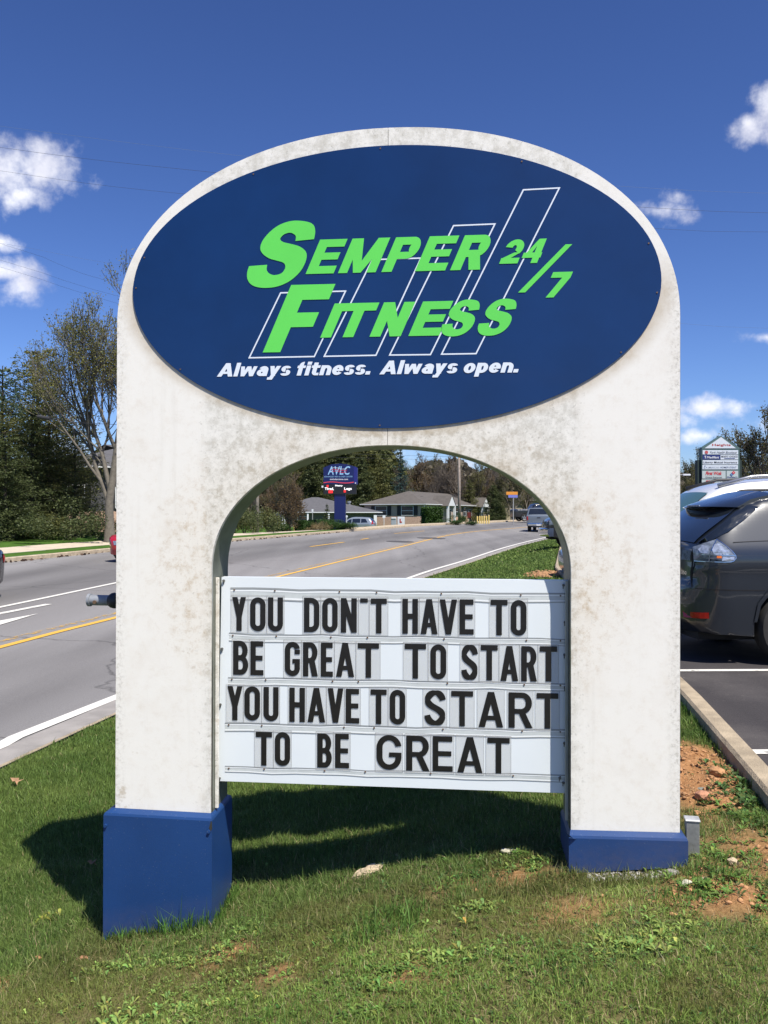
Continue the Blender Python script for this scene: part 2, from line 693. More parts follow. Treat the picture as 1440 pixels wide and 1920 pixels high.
        cm.inputs[2].default_value = .006
        cm.inputs[3].default_value = .55
        cm.inputs[4].default_value = 1
        t.links.new(vo.outputs[0], cm.inputs[0])
        m2 = NN(t, 'ShaderNodeMix', data_type='RGBA', blend_type='MULTIPLY')
        m2.inputs[0].default_value = 1
        t.links.new(out, m2.inputs[6])
        t.links.new(cm.outputs[0], m2.inputs[7])
        out = m2.outputs[2]
    t.links.new(out, b.inputs['Base Color'])
    bp = NN(t, 'ShaderNodeBump')
    bp.inputs['Strength'].default_value = .5
    bp.inputs['Distance'].default_value = .004
    t.links.new(f.outputs[0], bp.inputs['Height'])
    t.links.new(bp.outputs[0], b.inputs['Normal'])
    return m


M_SOIL = ground_material()
M_LAWN = lawn_far_material()
M_ROAD = asphalt('road_asphalt', (.23, .225, .225), (.185, .18, .18), lanes=True)
M_LOT = asphalt('lot_asphalt', (.060, .055, .057), (.040, .037, .039), specks=True)
M_CONC = mat('curb_concrete', (.46, .38, .27), .9, var=.25, scale=5, bump=.4, bscale=80)
M_CURB = mat('old_curb_concrete', (.36, .295, .205), .9, var=.3, scale=6, bump=.5, bscale=90)
M_WALK = mat('sidewalk_concrete', (.50, .43, .33), .9, var=.15, scale=3)
M_GUT = mat('gutter_concrete', (.27, .255, .24), .9, var=.2, scale=3, bump=.3)


def rough_zone(x, y):
    """1 where the turf is weedy and thin (in front of and right of the sign), 0 on the mown lawn"""
    a = np.clip((x + 1.5) * 2 + (3.9 - y) * 1.2, 0, 1) * np.clip((4.6 - y) * 1.3, 0, 1)
    b = np.clip((x - .9) * 3, 0, 1) * np.clip((6.0 - y) * 1, 0, 1)
    return np.clip(np.maximum(a, b), 0, 1)


# lawn under the grass (with bare clay patches)
def bare(x, y):
    """0..1 how bare the ground is: clay patch by the curb, thin spots in front of the sign"""
    x = np.asarray(x, float)
    y = np.asarray(y, float)
    def blob(cx, cy, rx, ry, rot=0):
        c, s = math.cos(rot), math.sin(rot)
        u = ((x - cx) * c + (y - cy) * s) / rx
        v = (-(x - cx) * s + (y - cy) * c) / ry
        return np.clip(1.25 - np.sqrt(u * u + v * v), 0, 1) * 1.6
    nn = vnoise(x, y, 9, 1) * .55 + vnoise(x, y, 22, 2) * .45
    p = blob(1.70, 4.72, .34, .70, R(-10)) * 1.2
    p = np.maximum(p, blob(3.80, 19.8, .50, 1.1) * .9)
    p = np.maximum(p, blob(1.75, 3.55, .5, .5) * .55)
    p = np.maximum(p, blob(1.3, 3.25, .30, .22) * .75)
    p = np.maximum(p, blob(.72, 3.25, .24, .16) * .42)
    p = np.maximum(p, blob(.52, 3.62, .36, .16) * .48)
    p = np.maximum(p, blob(-.62, 3.42, .16, .12) * .55)
    p = np.maximum(p, blob(-1.72, 3.45, .22, .12) * .8)
    p = np.maximum(p, blob(-.42, 3.15, .12, .1) * .5)
    p = np.maximum(p, blob(.1, 2.95, .2, .15) * .42)
    return np.clip(p * (.55 + .9 * nn) - .12, 0, 1)


ys_fine = np.concatenate([np.arange(-30, 1.5, 1.5), np.arange(1.5, 9, .08), np.arange(9, 25, .3), np.arange(25, 60, 1.0), np.arange(60, 201, 6)])
gz = lambda x, y: Z(x, y)
nc = 90
V = []
for y in ys_fine:
    a, b = float(fN(y)) + .02, float(fL(y)) + .01
    xs = np.linspace(a, b, nc + 1)
    zz = zg(np.clip(xs, a + 1e-3, b - .012), np.full(nc + 1, y))
    if y < 9:
        zz = zz + (vnoise(xs, np.full_like(xs, y), 6, 3) - .5) * .03 + bare(xs, np.full_like(xs, y)) * ((vnoise(xs, np.full_like(xs, y), 14, 4) - .5) * .07 + .015)
    V.append(np.stack([xs, np.full(nc + 1, y), zz], 1))
V = np.concatenate(V)
LAWN_TONE = bare(V[:, 0], V[:, 1])
idx = np.arange(len(V)).reshape(len(ys_fine), nc + 1)
Fq = np.stack([idx[:-1, :-1].ravel(), idx[:-1, 1:].ravel(), idx[1:, 1:].ravel(), idx[1:, :-1].ravel()], 1)
me = raw_mesh('lawn', V, Fq, M_SOIL, 4)
at_ = me.attributes.new('tone', 'FLOAT', 'POINT')
at_.data.foreach_set('value', LAWN_TONE.astype(np.float32))
_rz = rough_zone(V[:, 0], V[:, 1])
at_ = me.attributes.new('turf', 'FLOAT', 'POINT')
at_.data.foreach_set('value', (1 - .72 * _rz).astype(np.float32))
me.polygons.foreach_set('use_smooth', [True] * len(me.polygons))
link('lawn', me, kind='structure')

ROAD = strip('road', lambda y: fF(y) - .02, lambda y: fN(y) + .03, 24, lambda x, y: Z(min(max(x, float(fF(y)) + .001), float(fN(y)) - .001), y), M_ROAD)
_co = np.empty(len(ROAD.data.vertices) * 3, np.float32)
ROAD.data.vertices.foreach_get('co', _co)
_co = _co.reshape(-1, 3)
_at = ROAD.data.attributes.new('across', 'FLOAT', 'POINT')
_at.data.foreach_set('value', ((fN(_co[:, 1]) - _co[:, 0]) / (fN(_co[:, 1]) - fF(_co[:, 1]))).astype(np.float32))
strip('edge_gutter', lambda y: fN(y) - .34, lambda y: fN(y) + .035, 2, lambda x, y: Z(min(x, float(fN(y)) - .001), y) + .006, M_GUT, y1=75)
strip('curb_lip', lambda y: fN(y) - .0, lambda y: fN(y) + .045, 1, lambda x, y: Z(float(fN(y)) - .001, y) + .020, M_CURB, y1=60)
strip('parking_lot', lambda y: fL(y) + .10, lambda y: fL(y) + 60, 12, lambda x, y: Z(x, y), M_LOT, y1=62)
strip('meadow', lambda y: fL(y) + (.10 if y > 62 else 59.8), lambda y: fL(y) + 420, 8, lambda x, y: Z(x, y) - .01 + max(0, (x - float(fL(y)) - 60) * .02), M_LAWN)
# far side of the road: curb, verge, sidewalk, ground behind
strip('verge', lambda y: fF(y) - 1.35, lambda y: fF(y) - .16, 3, lambda x, y: Z(x, y) + .004, M_LAWN, y1=61)
strip('sidewalk', lambda y: fF(y) - 3.0, lambda y: fF(y) - 1.35, 3, lambda x, y: Z(x, y) + .012, M_WALK, y1=61)
strip('sidewalk', lambda y: fF(y) - 2.2, lambda y: fF(y) - .16, 3, lambda x, y: Z(x, y) + .004, M_CONC, y0=60.9, y1=130)
strip('ground', lambda y: fF(y) - (3.0 if y <= 61 else 2.2), lambda y: fF(y) - 420, 60, lambda x, y: Z(x, y) + .0, M_LAWN)


def curb_run(name, fx, w0, w1, h, y0, y1, seg, mt, zb, side):
    """concrete curb poured in lengths with open joints; every length a stone of its own"""
    root = thing(name, None, None, kind='structure')
    y = y0
    rng = random.Random(3)
    while y < y1:
        ye = min(y1, y + seg)
        mb = MB()
        P = []
        n = max(2, int((ye - y) / .8) + 1)
        for i in range(n + 1):
            yy_ = y + .004 + (ye - y - .008) * i / n
            x0 = float(fx(yy_)) + w0
            x1 = float(fx(yy_)) + w1
            z0 = zb(yy_)
            c = .018
            P += [(x0, yy_, z0 - .25), (x0, yy_, z0 + h - c), (x0 + c, yy_, z0 + h), (x1 - c, yy_, z0 + h), (x1, yy_, z0 + h - c), (x1, yy_, z0 - .25)]
        Fc = []
        for i in range(n):
            for j in range(5):
                a = i * 6 + j
                Fc.append((a, a + 1, a + 7, a + 6))
        Fc.append((5, 4, 3, 2, 1, 0))
        Fc.append(tuple(n * 6 + j for j in range(6)))
        mb.add(P, Fc)
        o = mb.build('curb_stone', mt, root, fix=True)
        smooth_by_angle(o, 30)
        y = ye
    return root


curb_run('lot_curb', fL, .0, .135, .125, 1.0, 38, 3.05, M_CURB, lambda y: float(zlot(y)), 1)
curb_run('street_curb', fF, -.17, .0, .15, 14, 130, 3.0, M_CONC, lambda y: float(zfar(y)), -1)


# painted markings -----------------------------------------------------------
def paint_mat(name, col, wear):
    m = bpy.data.materials.new(name)
    m.use_nodes = True
    t = m.node_tree
    b = t.nodes['Principled BSDF']
    setp(b, 'Roughness', .75)
    b.inputs['Base Color'].default_value = (*col, 1)
    co = NN(t, 'ShaderNodeTexCoord')
    n = NN(t, 'ShaderNodeTexNoise')
    n.inputs['Scale'].default_value = 7
    n.inputs['Detail'].default_value = 9
    n.inputs['Roughness'].default_value = .8
    t.links.new(co.outputs['Object'], n.inputs['Vector'])
    r = NN(t, 'ShaderNodeMapRange')
    r.inputs[1].default_value = wear - .06
    r.inputs[2].default_value = wear + .06
    t.links.new(n.outputs[0], r.inputs[0])
    t.links.new(r.outputs[0], b.inputs['Alpha'])
    return m


M_WHITE = paint_mat('white_road_paint', (.62, .61, .57), .30)
M_WHITE2 = paint_mat('worn_white_paint', (.62, .61, .57), .40)
M_YEL = paint_mat('yellow_road_paint', (.62, .36, .055), .30)
M_YELW = paint_mat('worn_yellow_paint', (.55, .34, .08), .53)


def resample(pts, step):
    P = [np.array(p, float) for p in pts]
    out = []
    # catmull-rom through the points
    n = len(P)
    for i in range(n - 1):
        p0 = P[i - 1] if i > 0 else 2 * P[0] - P[1]
        p1, p2 = P[i], P[i + 1]
        p3 = P[i + 2] if i + 2 < n else 2 * P[-1] - P[-2]
        L_ = np.linalg.norm(p2 - p1)
        k = max(2, int(L_ / step))
        for j in range(k):
            t = j / k
            out.append(.5 * ((2 * p1) + (-p0 + p2) * t + (2 * p0 - 5 * p1 + 4 * p2 - p3) * t * t + (-p0 + 3 * p1 - 3 * p2 + p3) * t ** 3))
    out.append(P[-1])
    return out


def line(name, pts, width, m, step=.8, dz=.008, offset=0, crv=True):
    pts = resample(pts, step) if crv else [np.array(p, float) for p in pts]
    mb = MB()
    V = []
    for i, p in enumerate(pts):
        a = pts[min(i + 1, len(pts) - 1)] - pts[max(i - 1, 0)]
        a = a / np.linalg.norm(a)
        nrm_ = np.array([-a[1], a[0]])
        for s in (-1, 1):
            q = p + nrm_ * (offset + s * width / 2)
            V.append((q[0], q[1], max(Z(q[0], q[1]), Z(p[0], p[1])) + dz))
    mb.add(V, [(2 * i, 2 * i + 2, 2 * i + 3, 2 * i + 1) for i in range(len(pts) - 1)])
    return mb.build(name, m, kind='structure')


EDGE = [(-5.4, -3), (-4.27, 3.2), (-3.43, 7.64), (-3.05, 9.65), (.71, 25.34), (3.19, 33.55), (6.69, 45.2), (11.5, 58.8), (20, 80)]
line('edge_line', EDGE, .15, M_WHITE, dz=.010)
YELP = [(-8.4, -2), (-5.74, 12.78), (-5.07, 16.06), (-3.24, 24.73), (.4, 40.6), (4.93, 59.26), (10.34, 72.59), (22, 96)]
line('yellow_line', YELP, .14, M_YEL, offset=0)
line('old_yellow_line', YELP, .13, M_YELW, offset=.30)
W2 = [(-10.2, 4), (-8.4, 12), (-7.65, 17.01), (-6.98, 22.04), (-6.2, 28)]
line('lane_line', W2, .13, M_WHITE, dz=.009)
for a, b in (((-3.5, 40.5), (-2.12, 45.26)), ((.7, 57.7), (3.0, 63.6)), ((-1.3, 48.6), (-.9, 50.2))):
    line('lane_dash', [a, b], .16, M_YEL, crv=False)
# turn arrow painted in the centre lane
ar = [(-7.35, 13.2), (-6.93, 15.9)]
line('turn_arrow', [(-7.9, 12.6), (-7.36, 15.7), (-6.95, 17.7)], .16, M_WHITE2)
mb = MB()
P = [(-7.6, 11.6), (-6.75, 12.9), (-6.60, 16.3), (-6.98, 14.9), (-7.35, 14.3)]
mb.add([(x, y, Z(x, y) + .012) for x, y in P], [tuple(range(5))])
mb.build('arrow_head', M_WHITE2, kind='structure')
# stall lines in the lot
for y0 in (5.25, 7.93, 10.6, 13.3, 16.0):
    x0 = float(fL(y0)) + .14
    mb = MB()
    V = [(x0, y0 - .05, Z(x0 + .1, y0) + .006), (x0 + 5.6, y0 - .05 + .12, Z(x0 + 5, y0) + .006), (x0 + 5.6, y0 + .05 + .12, Z(x0 + 5, y0) + .006), (x0, y0 + .05, Z(x0 + .1, y0) + .006)]
    mb.add(V, [(0, 1, 2, 3)])
    mb.build('stall_line', M_WHITE2, kind='structure')
# tar patches and manhole-like lids on the road
mb = MB()
for (cx, cy, rx, ry) in ((.9, 47.5, .8, .8), (2.9, 52.5, .9, .9)):
    V = [(cx + math.cos(a) * rx, cy + math.sin(a) * ry, Z(cx + math.cos(a) * rx, cy + math.sin(a) * ry) + .012) for a in np.linspace(0, 2 * math.pi, 14)[:-1]]
    mb.add(V, [tuple(range(13))])
mb.build('tar_patch', mat('tar', (.07, .068, .068), .8, var=.3), kind='structure')

# ------------------------------------------------------------------ lettering
def ring(cx, cy, rx, ry, s, b, a0, a1, n=14, e=2.0):
    """sector of an elliptic band: outer radii rx,ry; thickness s at the sides, b at top and bottom"""
    P = []
    Q = []
    for i in range(n + 1):
        a = R(a0 + (a1 - a0) * i / n)
        c, d = math.cos(a), math.sin(a)
        cc = math.copysign(abs(c) ** (2 / e), c)
        dd = math.copysign(abs(d) ** (2 / e), d)
        P.append((cx + rx * cc, cy + ry * dd))
        Q.append((cx + (rx - s) * cc, cy + (ry - b) * dd))
    return [[P[i], P[i + 1], Q[i + 1], Q[i]] for i in range(n)]


def bx(x0, y0, x1, y1): return [[(x0, y0), (x1, y0), (x1, y1), (x0, y1)]]
def pa(xb, yb, xt, yt, w_): return [[(xb, yb), (xb + w_, yb), (xt + w_, yt), (xt, yt)]]


def glyph(c, W, H, s, b):
    r = min(W / 2, H / 2)
    if c == 'E': return bx(0, 0, s, H) + bx(s, 0, W, b) + bx(s, H - b, W * .98, H) + bx(s, H * .5 - b * .42, W * .93, H * .5 + b * .5)
    if c == 'F': return bx(0, 0, s, H) + bx(s, H - b, W, H) + bx(s, H * .46 - b * .4, W * .9, H * .46 + b * .55)
    if c == 'T': return bx(W / 2 - s / 2, 0, W / 2 + s / 2, H - b) + bx(0, H - b, W, H)
    if c == 'I': return bx(0, 0, W, H)
    if c == 'L': return bx(0, 0, s, H) + bx(s, 0, W, b)
    if c == 'H': return bx(0, 0, s, H) + bx(W - s, 0, W, H) + bx(s, H * .5 - b / 2, W - s, H * .5 + b / 2)
    if c == 'N': return bx(0, 0, s, H) + bx(W - s, 0, W, H) + [[(s * .0, H), (s * 1.02, H), (W, 0), (W - s * 1.02, 0)]]
    if c == 'M': return bx(0, 0, s, H) + bx(W - s, 0, W, H) + [[(0, H), (s * 1.25, H), (W / 2 + s * .42, 0), (W / 2 - s * .42, 0)], [(W, H), (W - s * 1.25, H), (W / 2 - s * .42, 0), (W / 2 + s * .42, 0)]]
    if c == 'V': return pa(W / 2 - s * .5, 0, 0, H, s) + pa(W / 2 - s * .5, 0, W - s, H, s)
    if c == 'A':
        k = s * 1.02
        return pa(0, 0, W / 2 - k / 2, H, k) + pa(W - k, 0, W / 2 - k / 2, H, k) + bx(W * .22, H * .2, W * .78, H * .2 + b * .82)
    if c == 'Y': return bx(W / 2 - s / 2, 0, W / 2 + s / 2, H * .44) + [[(W / 2 - s / 2, H * .40), (W / 2 + s / 2, H * .40), (s, H), (0, H)], [(W / 2 - s / 2, H * .40), (W / 2 + s / 2, H * .40), (W, H), (W - s, H)]]
    if c == 'O': return ring(W / 2, H - r, W / 2, r, s, b, 0, 180) + ring(W / 2, r, W / 2, r, s, b, 180, 360) + bx(0, r, s, H - r) + bx(W - s, r, W, H - r)
    if c == 'U': return ring(W / 2, r, W / 2, r, s, b, 180, 360) + bx(0, r, s, H) + bx(W - s, r, W, H)
    if c == 'D':
        q = min(W * .55, H / 2)
        return bx(0, 0, s, H) + bx(s, 0, W - q, b) + bx(s, H - b, W - q, H) + ring(W - q, H - q, q, q, s, b, 0, 90) + ring(W - q, q, q, q, s, b, 270, 360) + bx(W - s, q, W, H - q)
    if c in 'PRB':
        h1 = H * .46 if c != 'B' else H * .5
        q = min(W * .5, (H - h1) / 2 + b * .0)
        top = bx(0, 0, s, H) + bx(s, H - b, W - q, H) + bx(s, h1 - b * .4, W - q, h1 + b * .5)
        yc = (H + h1 - b * .4) / 2
        top += ring(W - q, yc, q, (H - (h1 - b * .4)) / 2, s, b, -90, 90)
        if c == 'R': top += [[(W * .40, h1), (W * .40 + s * 1.1, h1), (W * 1.03, 0), (W * 1.03 - s * 1.12, 0)]]
        if c == 'B':
            top = bx(0, 0, s, H) + bx(s, H - b, W - q, H) + bx(s, h1 - b * .5, W - q, h1 + b * .5) + ring(W * .96 - q, (H + h1 - b * .5) / 2, q, (H - h1 + b * .5) / 2, s, b, -90, 90)
            top += bx(s, 0, W - q, b) + ring(W - q, (h1 + b * .5) / 2, q, (h1 + b * .5) / 2, s, b, -90, 90)
        return top
    if c == 'C' or c == 'G':
        r2 = min(W * .5, H / 2)
        g = ring(W / 2, H - r2, W / 2, r2, s, b, 8 if H - r2 > H * .6 else 28, 180) + ring(W / 2, r2, W / 2, r2, s, b, 180, 360 if c == 'G' else 340) + bx(0, r2, s, H - r2)
        if c == 'G': g += bx(W - s, min(r2, H * .44), W, H * .50) + bx(W * .50, H * .50 - b * .85, W, H * .50)
        if H - r2 > H * .6: g += bx(W - s, H * .64, W, H - r2)
        return g
    if c == 'S':
        ru, rl = (H + b) / 4 * .98, (H + b) / 4 * 1.02
        g = ring(W * .49, H - ru, W * .47, ru, s, b, 12, 262, 22, 2.25) + ring(W * .51, rl, W * .49, rl, s, b, 82, -168, 22, 2.25)
        g += [[(W * .20, H * .50), (W * .42, H * .50 + b * .62), (W * .82, H * .50), (W * .58, H * .50 - b * .62)]]
        return g
    if c == '2':
        q = W / 2
        return ring(q, H - q * .95, q, q * .95, s, b, -42, 172, 16) + bx(0, 0, W, b) + [[(0, b * .9), (s * 1.2, b * .9), (W * .93, H * .46), (W * .60, H * .46)]]
    if c == '4':
        return bx(W * .58, 0, W * .58 + s, H) + bx(0, H * .22, W, H * .22 + b) + [[(0, H * .22), (s * .95, H * .22 + b * .0), (W * .62 + s * .3, H), (W * .56, H)]]
    if c == '7': return bx(0, H - b, W, H) + [[(W * .16, 0), (W * .16 + s * 1.1, 0), (W, H - b), (W - s * 1.15, H - b)]]
    if c == '/': return pa(0, 0, W - s, H, s)
    if c == "'": return bx(0, H - b * .8, W, H)
    if c == '.': return bx(0, 0, s * 1.1, b * 1.15)
    return []


def lglyph(c, x, s, b):
    """lower case, x = x-height; returns polys, advance"""
    A = x * 1.38
    W = x * .98
    if c == 'a':
        return ring(W * .46, x * .36, W * .46, x * .36, s, b, 0, 360, 20) + bx(W - s, 0, W, x * .68) + ring(W * .55, x * .62, W * .45, x * .38, s, b, 0, 155), W
    if c == 'l': return bx(0, 0, s, A), s
    if c == 'i': return bx(0, 0, s, x) + bx(0, A - b * 1.1, s, A), s
    if c == 'w':
        W = x * 1.5
        k = s * .9
        return pa(W * .24 - k * .5, 0, 0, x, k) + pa(W * .24 - k * .5, 0, W * .5 - k / 2, x, k) + pa(W * .76 - k * .5, 0, W * .5 - k / 2, x, k) + pa(W * .76 - k * .5, 0, W - k, x, k), W
    if c == 'y': return pa(W * .5 - s * .5, 0, 0, x, s) + pa(W * .30 - s * .5, -x * .38, W - s, x, s) + bx(W * .02, -x * .38, W * .34, -x * .38 + b * .9), W
    if c == 's':
        ru = (x + b * .8) / 4
        W = x * .9
        return ring(W * .49, x - ru, W * .47, ru, s, b * .8, 15, 265, 16, 2.2) + ring(W * .51, ru, W * .49, ru, s, b * .8, 85, -165, 16, 2.2), W
    if c == 'f': return bx(s * .35, 0, s * 1.35, A * .8) + bx(0, x - b * .9, s * 1.9, x) + ring(s * 1.35, A * .74, s, A * .26, s, b, 88, 180, 6), s * 1.9
    if c == 't': return bx(s * .35, b, s * 1.35, A * .93) + bx(0, x - b * .9, s * 2.0, x) + ring(s * 1.35, b * 1.2, s, b * 1.2, s, b, 180, 272, 6) + bx(s * 1.2, 0, s * 2, b * .9), s * 2.0
    if c == 'n': return bx(0, 0, s, x) + ring(W * .5, x * .52, W * .5, x * .48, s, b, 0, 180, 14) + bx(W - s, 0, W, x * .54), W
    if c == 'e': return ring(W * .5, x * .5, W * .5, x * .5, s, b, 0, 325, 22) + bx(s * .8, x * .40, W, x * .40 + b * .75), W
    if c == 'o': return ring(W * .5, x * .5, W * .5, x * .5, s, b, 0, 360, 22), W
    if c == 'p': return bx(0, -x * .36, s, x) + ring(W * .52, x * .5, W * .48, x * .5, s, b, 0, 360, 20), W
    if c == '.': return bx(0, 0, s * 1.05, b * 1.2), s * 1.05
    if c == ' ': return [], x * .35
    return [], 0


def inpoly(x, z, P):
    c = False
    n = len(P)
    j = n - 1
    for i in range(n):
        if (P[i][1] > z) != (P[j][1] > z) and x < (P[j][0] - P[i][0]) * (z - P[i][1]) / (P[j][1] - P[i][1]) + P[i][0]:
            c = not c
        j = i
    return c


def union_flat(polys):
    """one clean sheet from overlapping polygons -> verts2d, faces"""
    vs_, fs = [], []
    for p in polys:
        k = len(vs_)
        vs_ += [Vector(q) for q in p]
        ar_ = sum(p[i][0] * p[(i + 1) % len(p)][1] - p[(i + 1) % len(p)][0] * p[i][1] for i in range(len(p)))
        ids = list(range(k, k + len(p)))
        fs.append(ids if ar_ > 0 else ids[::-1])
    v, e, f, ov, oe, of = delaunay_2d_cdt(vs_, [], fs, 0, 1e-7)
    bb = [(min(p[0] for p in q), max(p[0] for p in q), min(p[1] for p in q), max(p[1] for p in q), q) for q in polys]
    keep = []
    for t in f:
        cx = (v[t[0]].x + v[t[1]].x + v[t[2]].x) / 3
        cz = (v[t[0]].y + v[t[1]].y + v[t[2]].y) / 3
        for a, b, c, d, q in bb:
            if a <= cx <= b and c <= cz <= d and inpoly(cx, cz, q):
                keep.append(tuple(t))
                break
    return [(p.x, p.y) for p in v], keep


def letters(mb, polys, u, z, y, shear=0, thick=0, mi=0, sx=1, sz=1):
    v, f = union_flat(polys)
    if thick:
        k = len(v)
        P = [(u + x * sx + shear * q * sz, y, z + q * sz) for x, q in v] + [(u + x * sx + shear * q * sz, y + thick, z + q * sz) for x, q in v]
        cnt = {}
        for t in f:
            for i in range(3):
                e = (t[i], t[(i + 1) % 3])
                cnt[e] = 1
        side = [(a, a + k, b + k, b) for a, b in cnt if (b, a) not in cnt]
        mb.add(P, list(f) + side, mi)
    else:
        mb.add([(u + x * sx + shear * q * sz, y, z + q * sz) for x, q in v], f, mi)


def btext(body, width, height, bold=.0, shear=0, spacing=1.0):
    """built-in typeface, scaled to width x cap height; flat mesh verts (x,z) and faces"""
    c = bpy.data.curves.new('lettering', 'FONT')
    c.body = body
    c.offset = bold
    c.shear = shear
    c.space_character = spacing
    c.resolution_u = 3
    o = bpy.data.objects.new('lettering', c)
    COL.objects.link(o)
    me = bpy.data.meshes.new_from_object(o.evaluated_get(bpy.context.evaluated_depsgraph_get()))
    V = [tuple(v.co) for v in me.vertices]
    Fc = [tuple(p.vertices) for p in me.polygons]
    bpy.data.objects.remove(o)
    bpy.data.curves.remove(c)
    bpy.data.meshes.remove(me)
    x0 = min(v[0] for v in V)
    x1 = max(v[0] for v in V)
    sx = width / (x1 - x0)
    cap = .70
    return [((v[0] - x0) * sx, v[1] / cap * height) for v in V], Fc


def put_text(name, parent, m, body, x, z, width, height, y, bold=.015, shear=0, spacing=1.05, M=None, center=False):
    V, Fc = btext(body, width, height, bold, shear, spacing)
    if center:
        x -= width / 2
    P = [(x + a, y, z + b) for a, b in V]
    if M is not None:
        P = [tuple(M @ Vector(p)) for p in P]
    return MB().add(P, Fc).build(name, m, parent)


# ------------------------------------------------------------------ THE SIGN
SA = R(5.6)
SIGN = thing('roadside_sign', 'large arched white fitness club sign on two blue-skirted legs in the grass', 'sign', (.0505, 3.674, 0), -SA)
SIGN.rotation_euler = (0, R(.12), -SA)


def sloc(u, w_, z=0):
    """sign plane coordinates -> world"""
    return (.0505 + u * math.cos(SA) + w_ * math.sin(SA), 3.674 - u * math.sin(SA) + w_ * math.cos(SA), z)


def sup(cx, cz, a, b, n, t0, t1, k):
    P = []
    for i in range(k + 1):
        t = R(t0 + (t1 - t0) * i / k)
        c, s = math.cos(t), math.sin(t)
        P.append((cx + a * math.copysign(abs(c) ** (2 / n), c), cz + b * math.copysign(abs(s) ** (2 / n), s)))
    return P


def sign_white():
    m = bpy.data.materials.new('weathered_white_paint')
    m.use_nodes = True
    t = m.node_tree
    b = t.nodes['Principled BSDF']
    setp(b, 'Roughness', .42)
    setp(b, 'Specular IOR Level', .35)
    co = NN(t, 'ShaderNodeTexCoord')
    sp = NN(t, 'ShaderNodeSeparateXYZ')
    t.links.new(co.outputs['Object'], sp.inputs[0])
    U, W_, Zc = sp.outputs

    def ell(cx, cz, a, bb):
        p = fmath(t, 'MULTIPLY', fmath(t, 'SUBTRACT', U, cx), 1 / a)
        q = fmath(t, 'MULTIPLY', fmath(t, 'SUBTRACT', Zc, cz), 1 / bb)
        return fmath(t, 'SQRT', fmath(t, 'ADD', fmath(t, 'MULTIPLY', p, p), fmath(t, 'MULTIPLY', q, q)))

    def falloff(v, a, c):
        r_ = NN(t, 'ShaderNodeMapRange', interpolation_type='SMOOTHSTEP')
        r_.inputs[1].default_value = a
        r_.inputs[2].default_value = c
        r_.inputs[3].default_value = 1
        r_.inputs[4].default_value = 0
        t.links.new(v, r_.inputs[0])
        return r_.outputs[0]

    def noise(scale, det=6, rough=.6, vec=None, stretch=None):
        n = NN(t, 'ShaderNodeTexNoise')
        n.inputs['Scale'].default_value = scale
        n.inputs['Detail'].default_value = det
        n.inputs['Roughness'].default_value = rough
        if stretch:
            mp = NN(t, 'ShaderNodeMapping')
            mp.inputs['Scale'].default_value = stretch
            t.links.new(co.outputs['Object'], mp.inputs[0])
            t.links.new(mp.outputs[0], n.inputs['Vector'])
        else:
            t.links.new(co.outputs['Object'], n.inputs['Vector'])
        return n.outputs[0]

    def mixc(f, a, c):
        mx = NN(t, 'ShaderNodeMix', data_type='RGBA')
        if isinstance(f, (int, float)):
            mx.inputs[0].default_value = f
        else:
            t.links.new(f, mx.inputs[0])
        for i, v in ((6, a), (7, c)):
            if isinstance(v, tuple):
                mx.inputs[i].default_value = (*v, 1)
            else:
                t.links.new(v, mx.inputs[i])
        return mx.outputs[2]

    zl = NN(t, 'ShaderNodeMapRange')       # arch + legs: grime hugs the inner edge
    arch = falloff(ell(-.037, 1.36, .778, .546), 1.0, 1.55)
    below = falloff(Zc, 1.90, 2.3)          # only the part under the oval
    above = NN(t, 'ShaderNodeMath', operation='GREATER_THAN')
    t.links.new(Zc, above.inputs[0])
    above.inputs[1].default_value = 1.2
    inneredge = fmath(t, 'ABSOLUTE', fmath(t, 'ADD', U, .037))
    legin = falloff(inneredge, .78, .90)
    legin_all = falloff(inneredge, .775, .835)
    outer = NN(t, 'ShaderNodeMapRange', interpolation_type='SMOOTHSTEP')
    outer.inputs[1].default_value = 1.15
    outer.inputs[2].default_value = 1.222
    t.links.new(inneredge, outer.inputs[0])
    big = noise(3.2, 8, .62)
    fine = noise(55, 8, .75)
    speck = noise(190, 4, .7)
    mid = noise(17, 9, .78)
    # warm blotches
    r1 = falloff(mid, .62, .40)
    r1 = fmath(t, 'SUBTRACT', 1.0, falloff(mid, .47, .68))
    r2 = fmath(t, 'SUBTRACT', 1.0, falloff(big, .50, .72))
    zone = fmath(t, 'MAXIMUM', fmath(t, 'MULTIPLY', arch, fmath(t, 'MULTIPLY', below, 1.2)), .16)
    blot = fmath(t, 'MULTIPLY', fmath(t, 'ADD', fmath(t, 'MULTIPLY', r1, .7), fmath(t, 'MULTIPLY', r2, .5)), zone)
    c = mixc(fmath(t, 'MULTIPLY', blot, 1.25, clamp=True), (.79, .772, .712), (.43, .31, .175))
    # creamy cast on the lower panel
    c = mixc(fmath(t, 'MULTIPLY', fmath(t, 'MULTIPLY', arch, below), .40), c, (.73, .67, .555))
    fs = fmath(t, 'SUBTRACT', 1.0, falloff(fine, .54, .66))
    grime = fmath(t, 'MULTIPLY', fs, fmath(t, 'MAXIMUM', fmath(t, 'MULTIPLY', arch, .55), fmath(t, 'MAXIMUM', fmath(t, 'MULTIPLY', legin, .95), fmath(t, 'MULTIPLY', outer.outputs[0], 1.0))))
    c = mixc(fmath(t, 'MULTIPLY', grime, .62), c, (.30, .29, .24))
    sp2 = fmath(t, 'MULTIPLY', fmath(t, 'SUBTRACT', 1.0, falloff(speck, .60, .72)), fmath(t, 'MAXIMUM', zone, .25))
    c = mixc(fmath(t, 'MULTIPLY', sp2, .75), c, (.20, .17, .12))
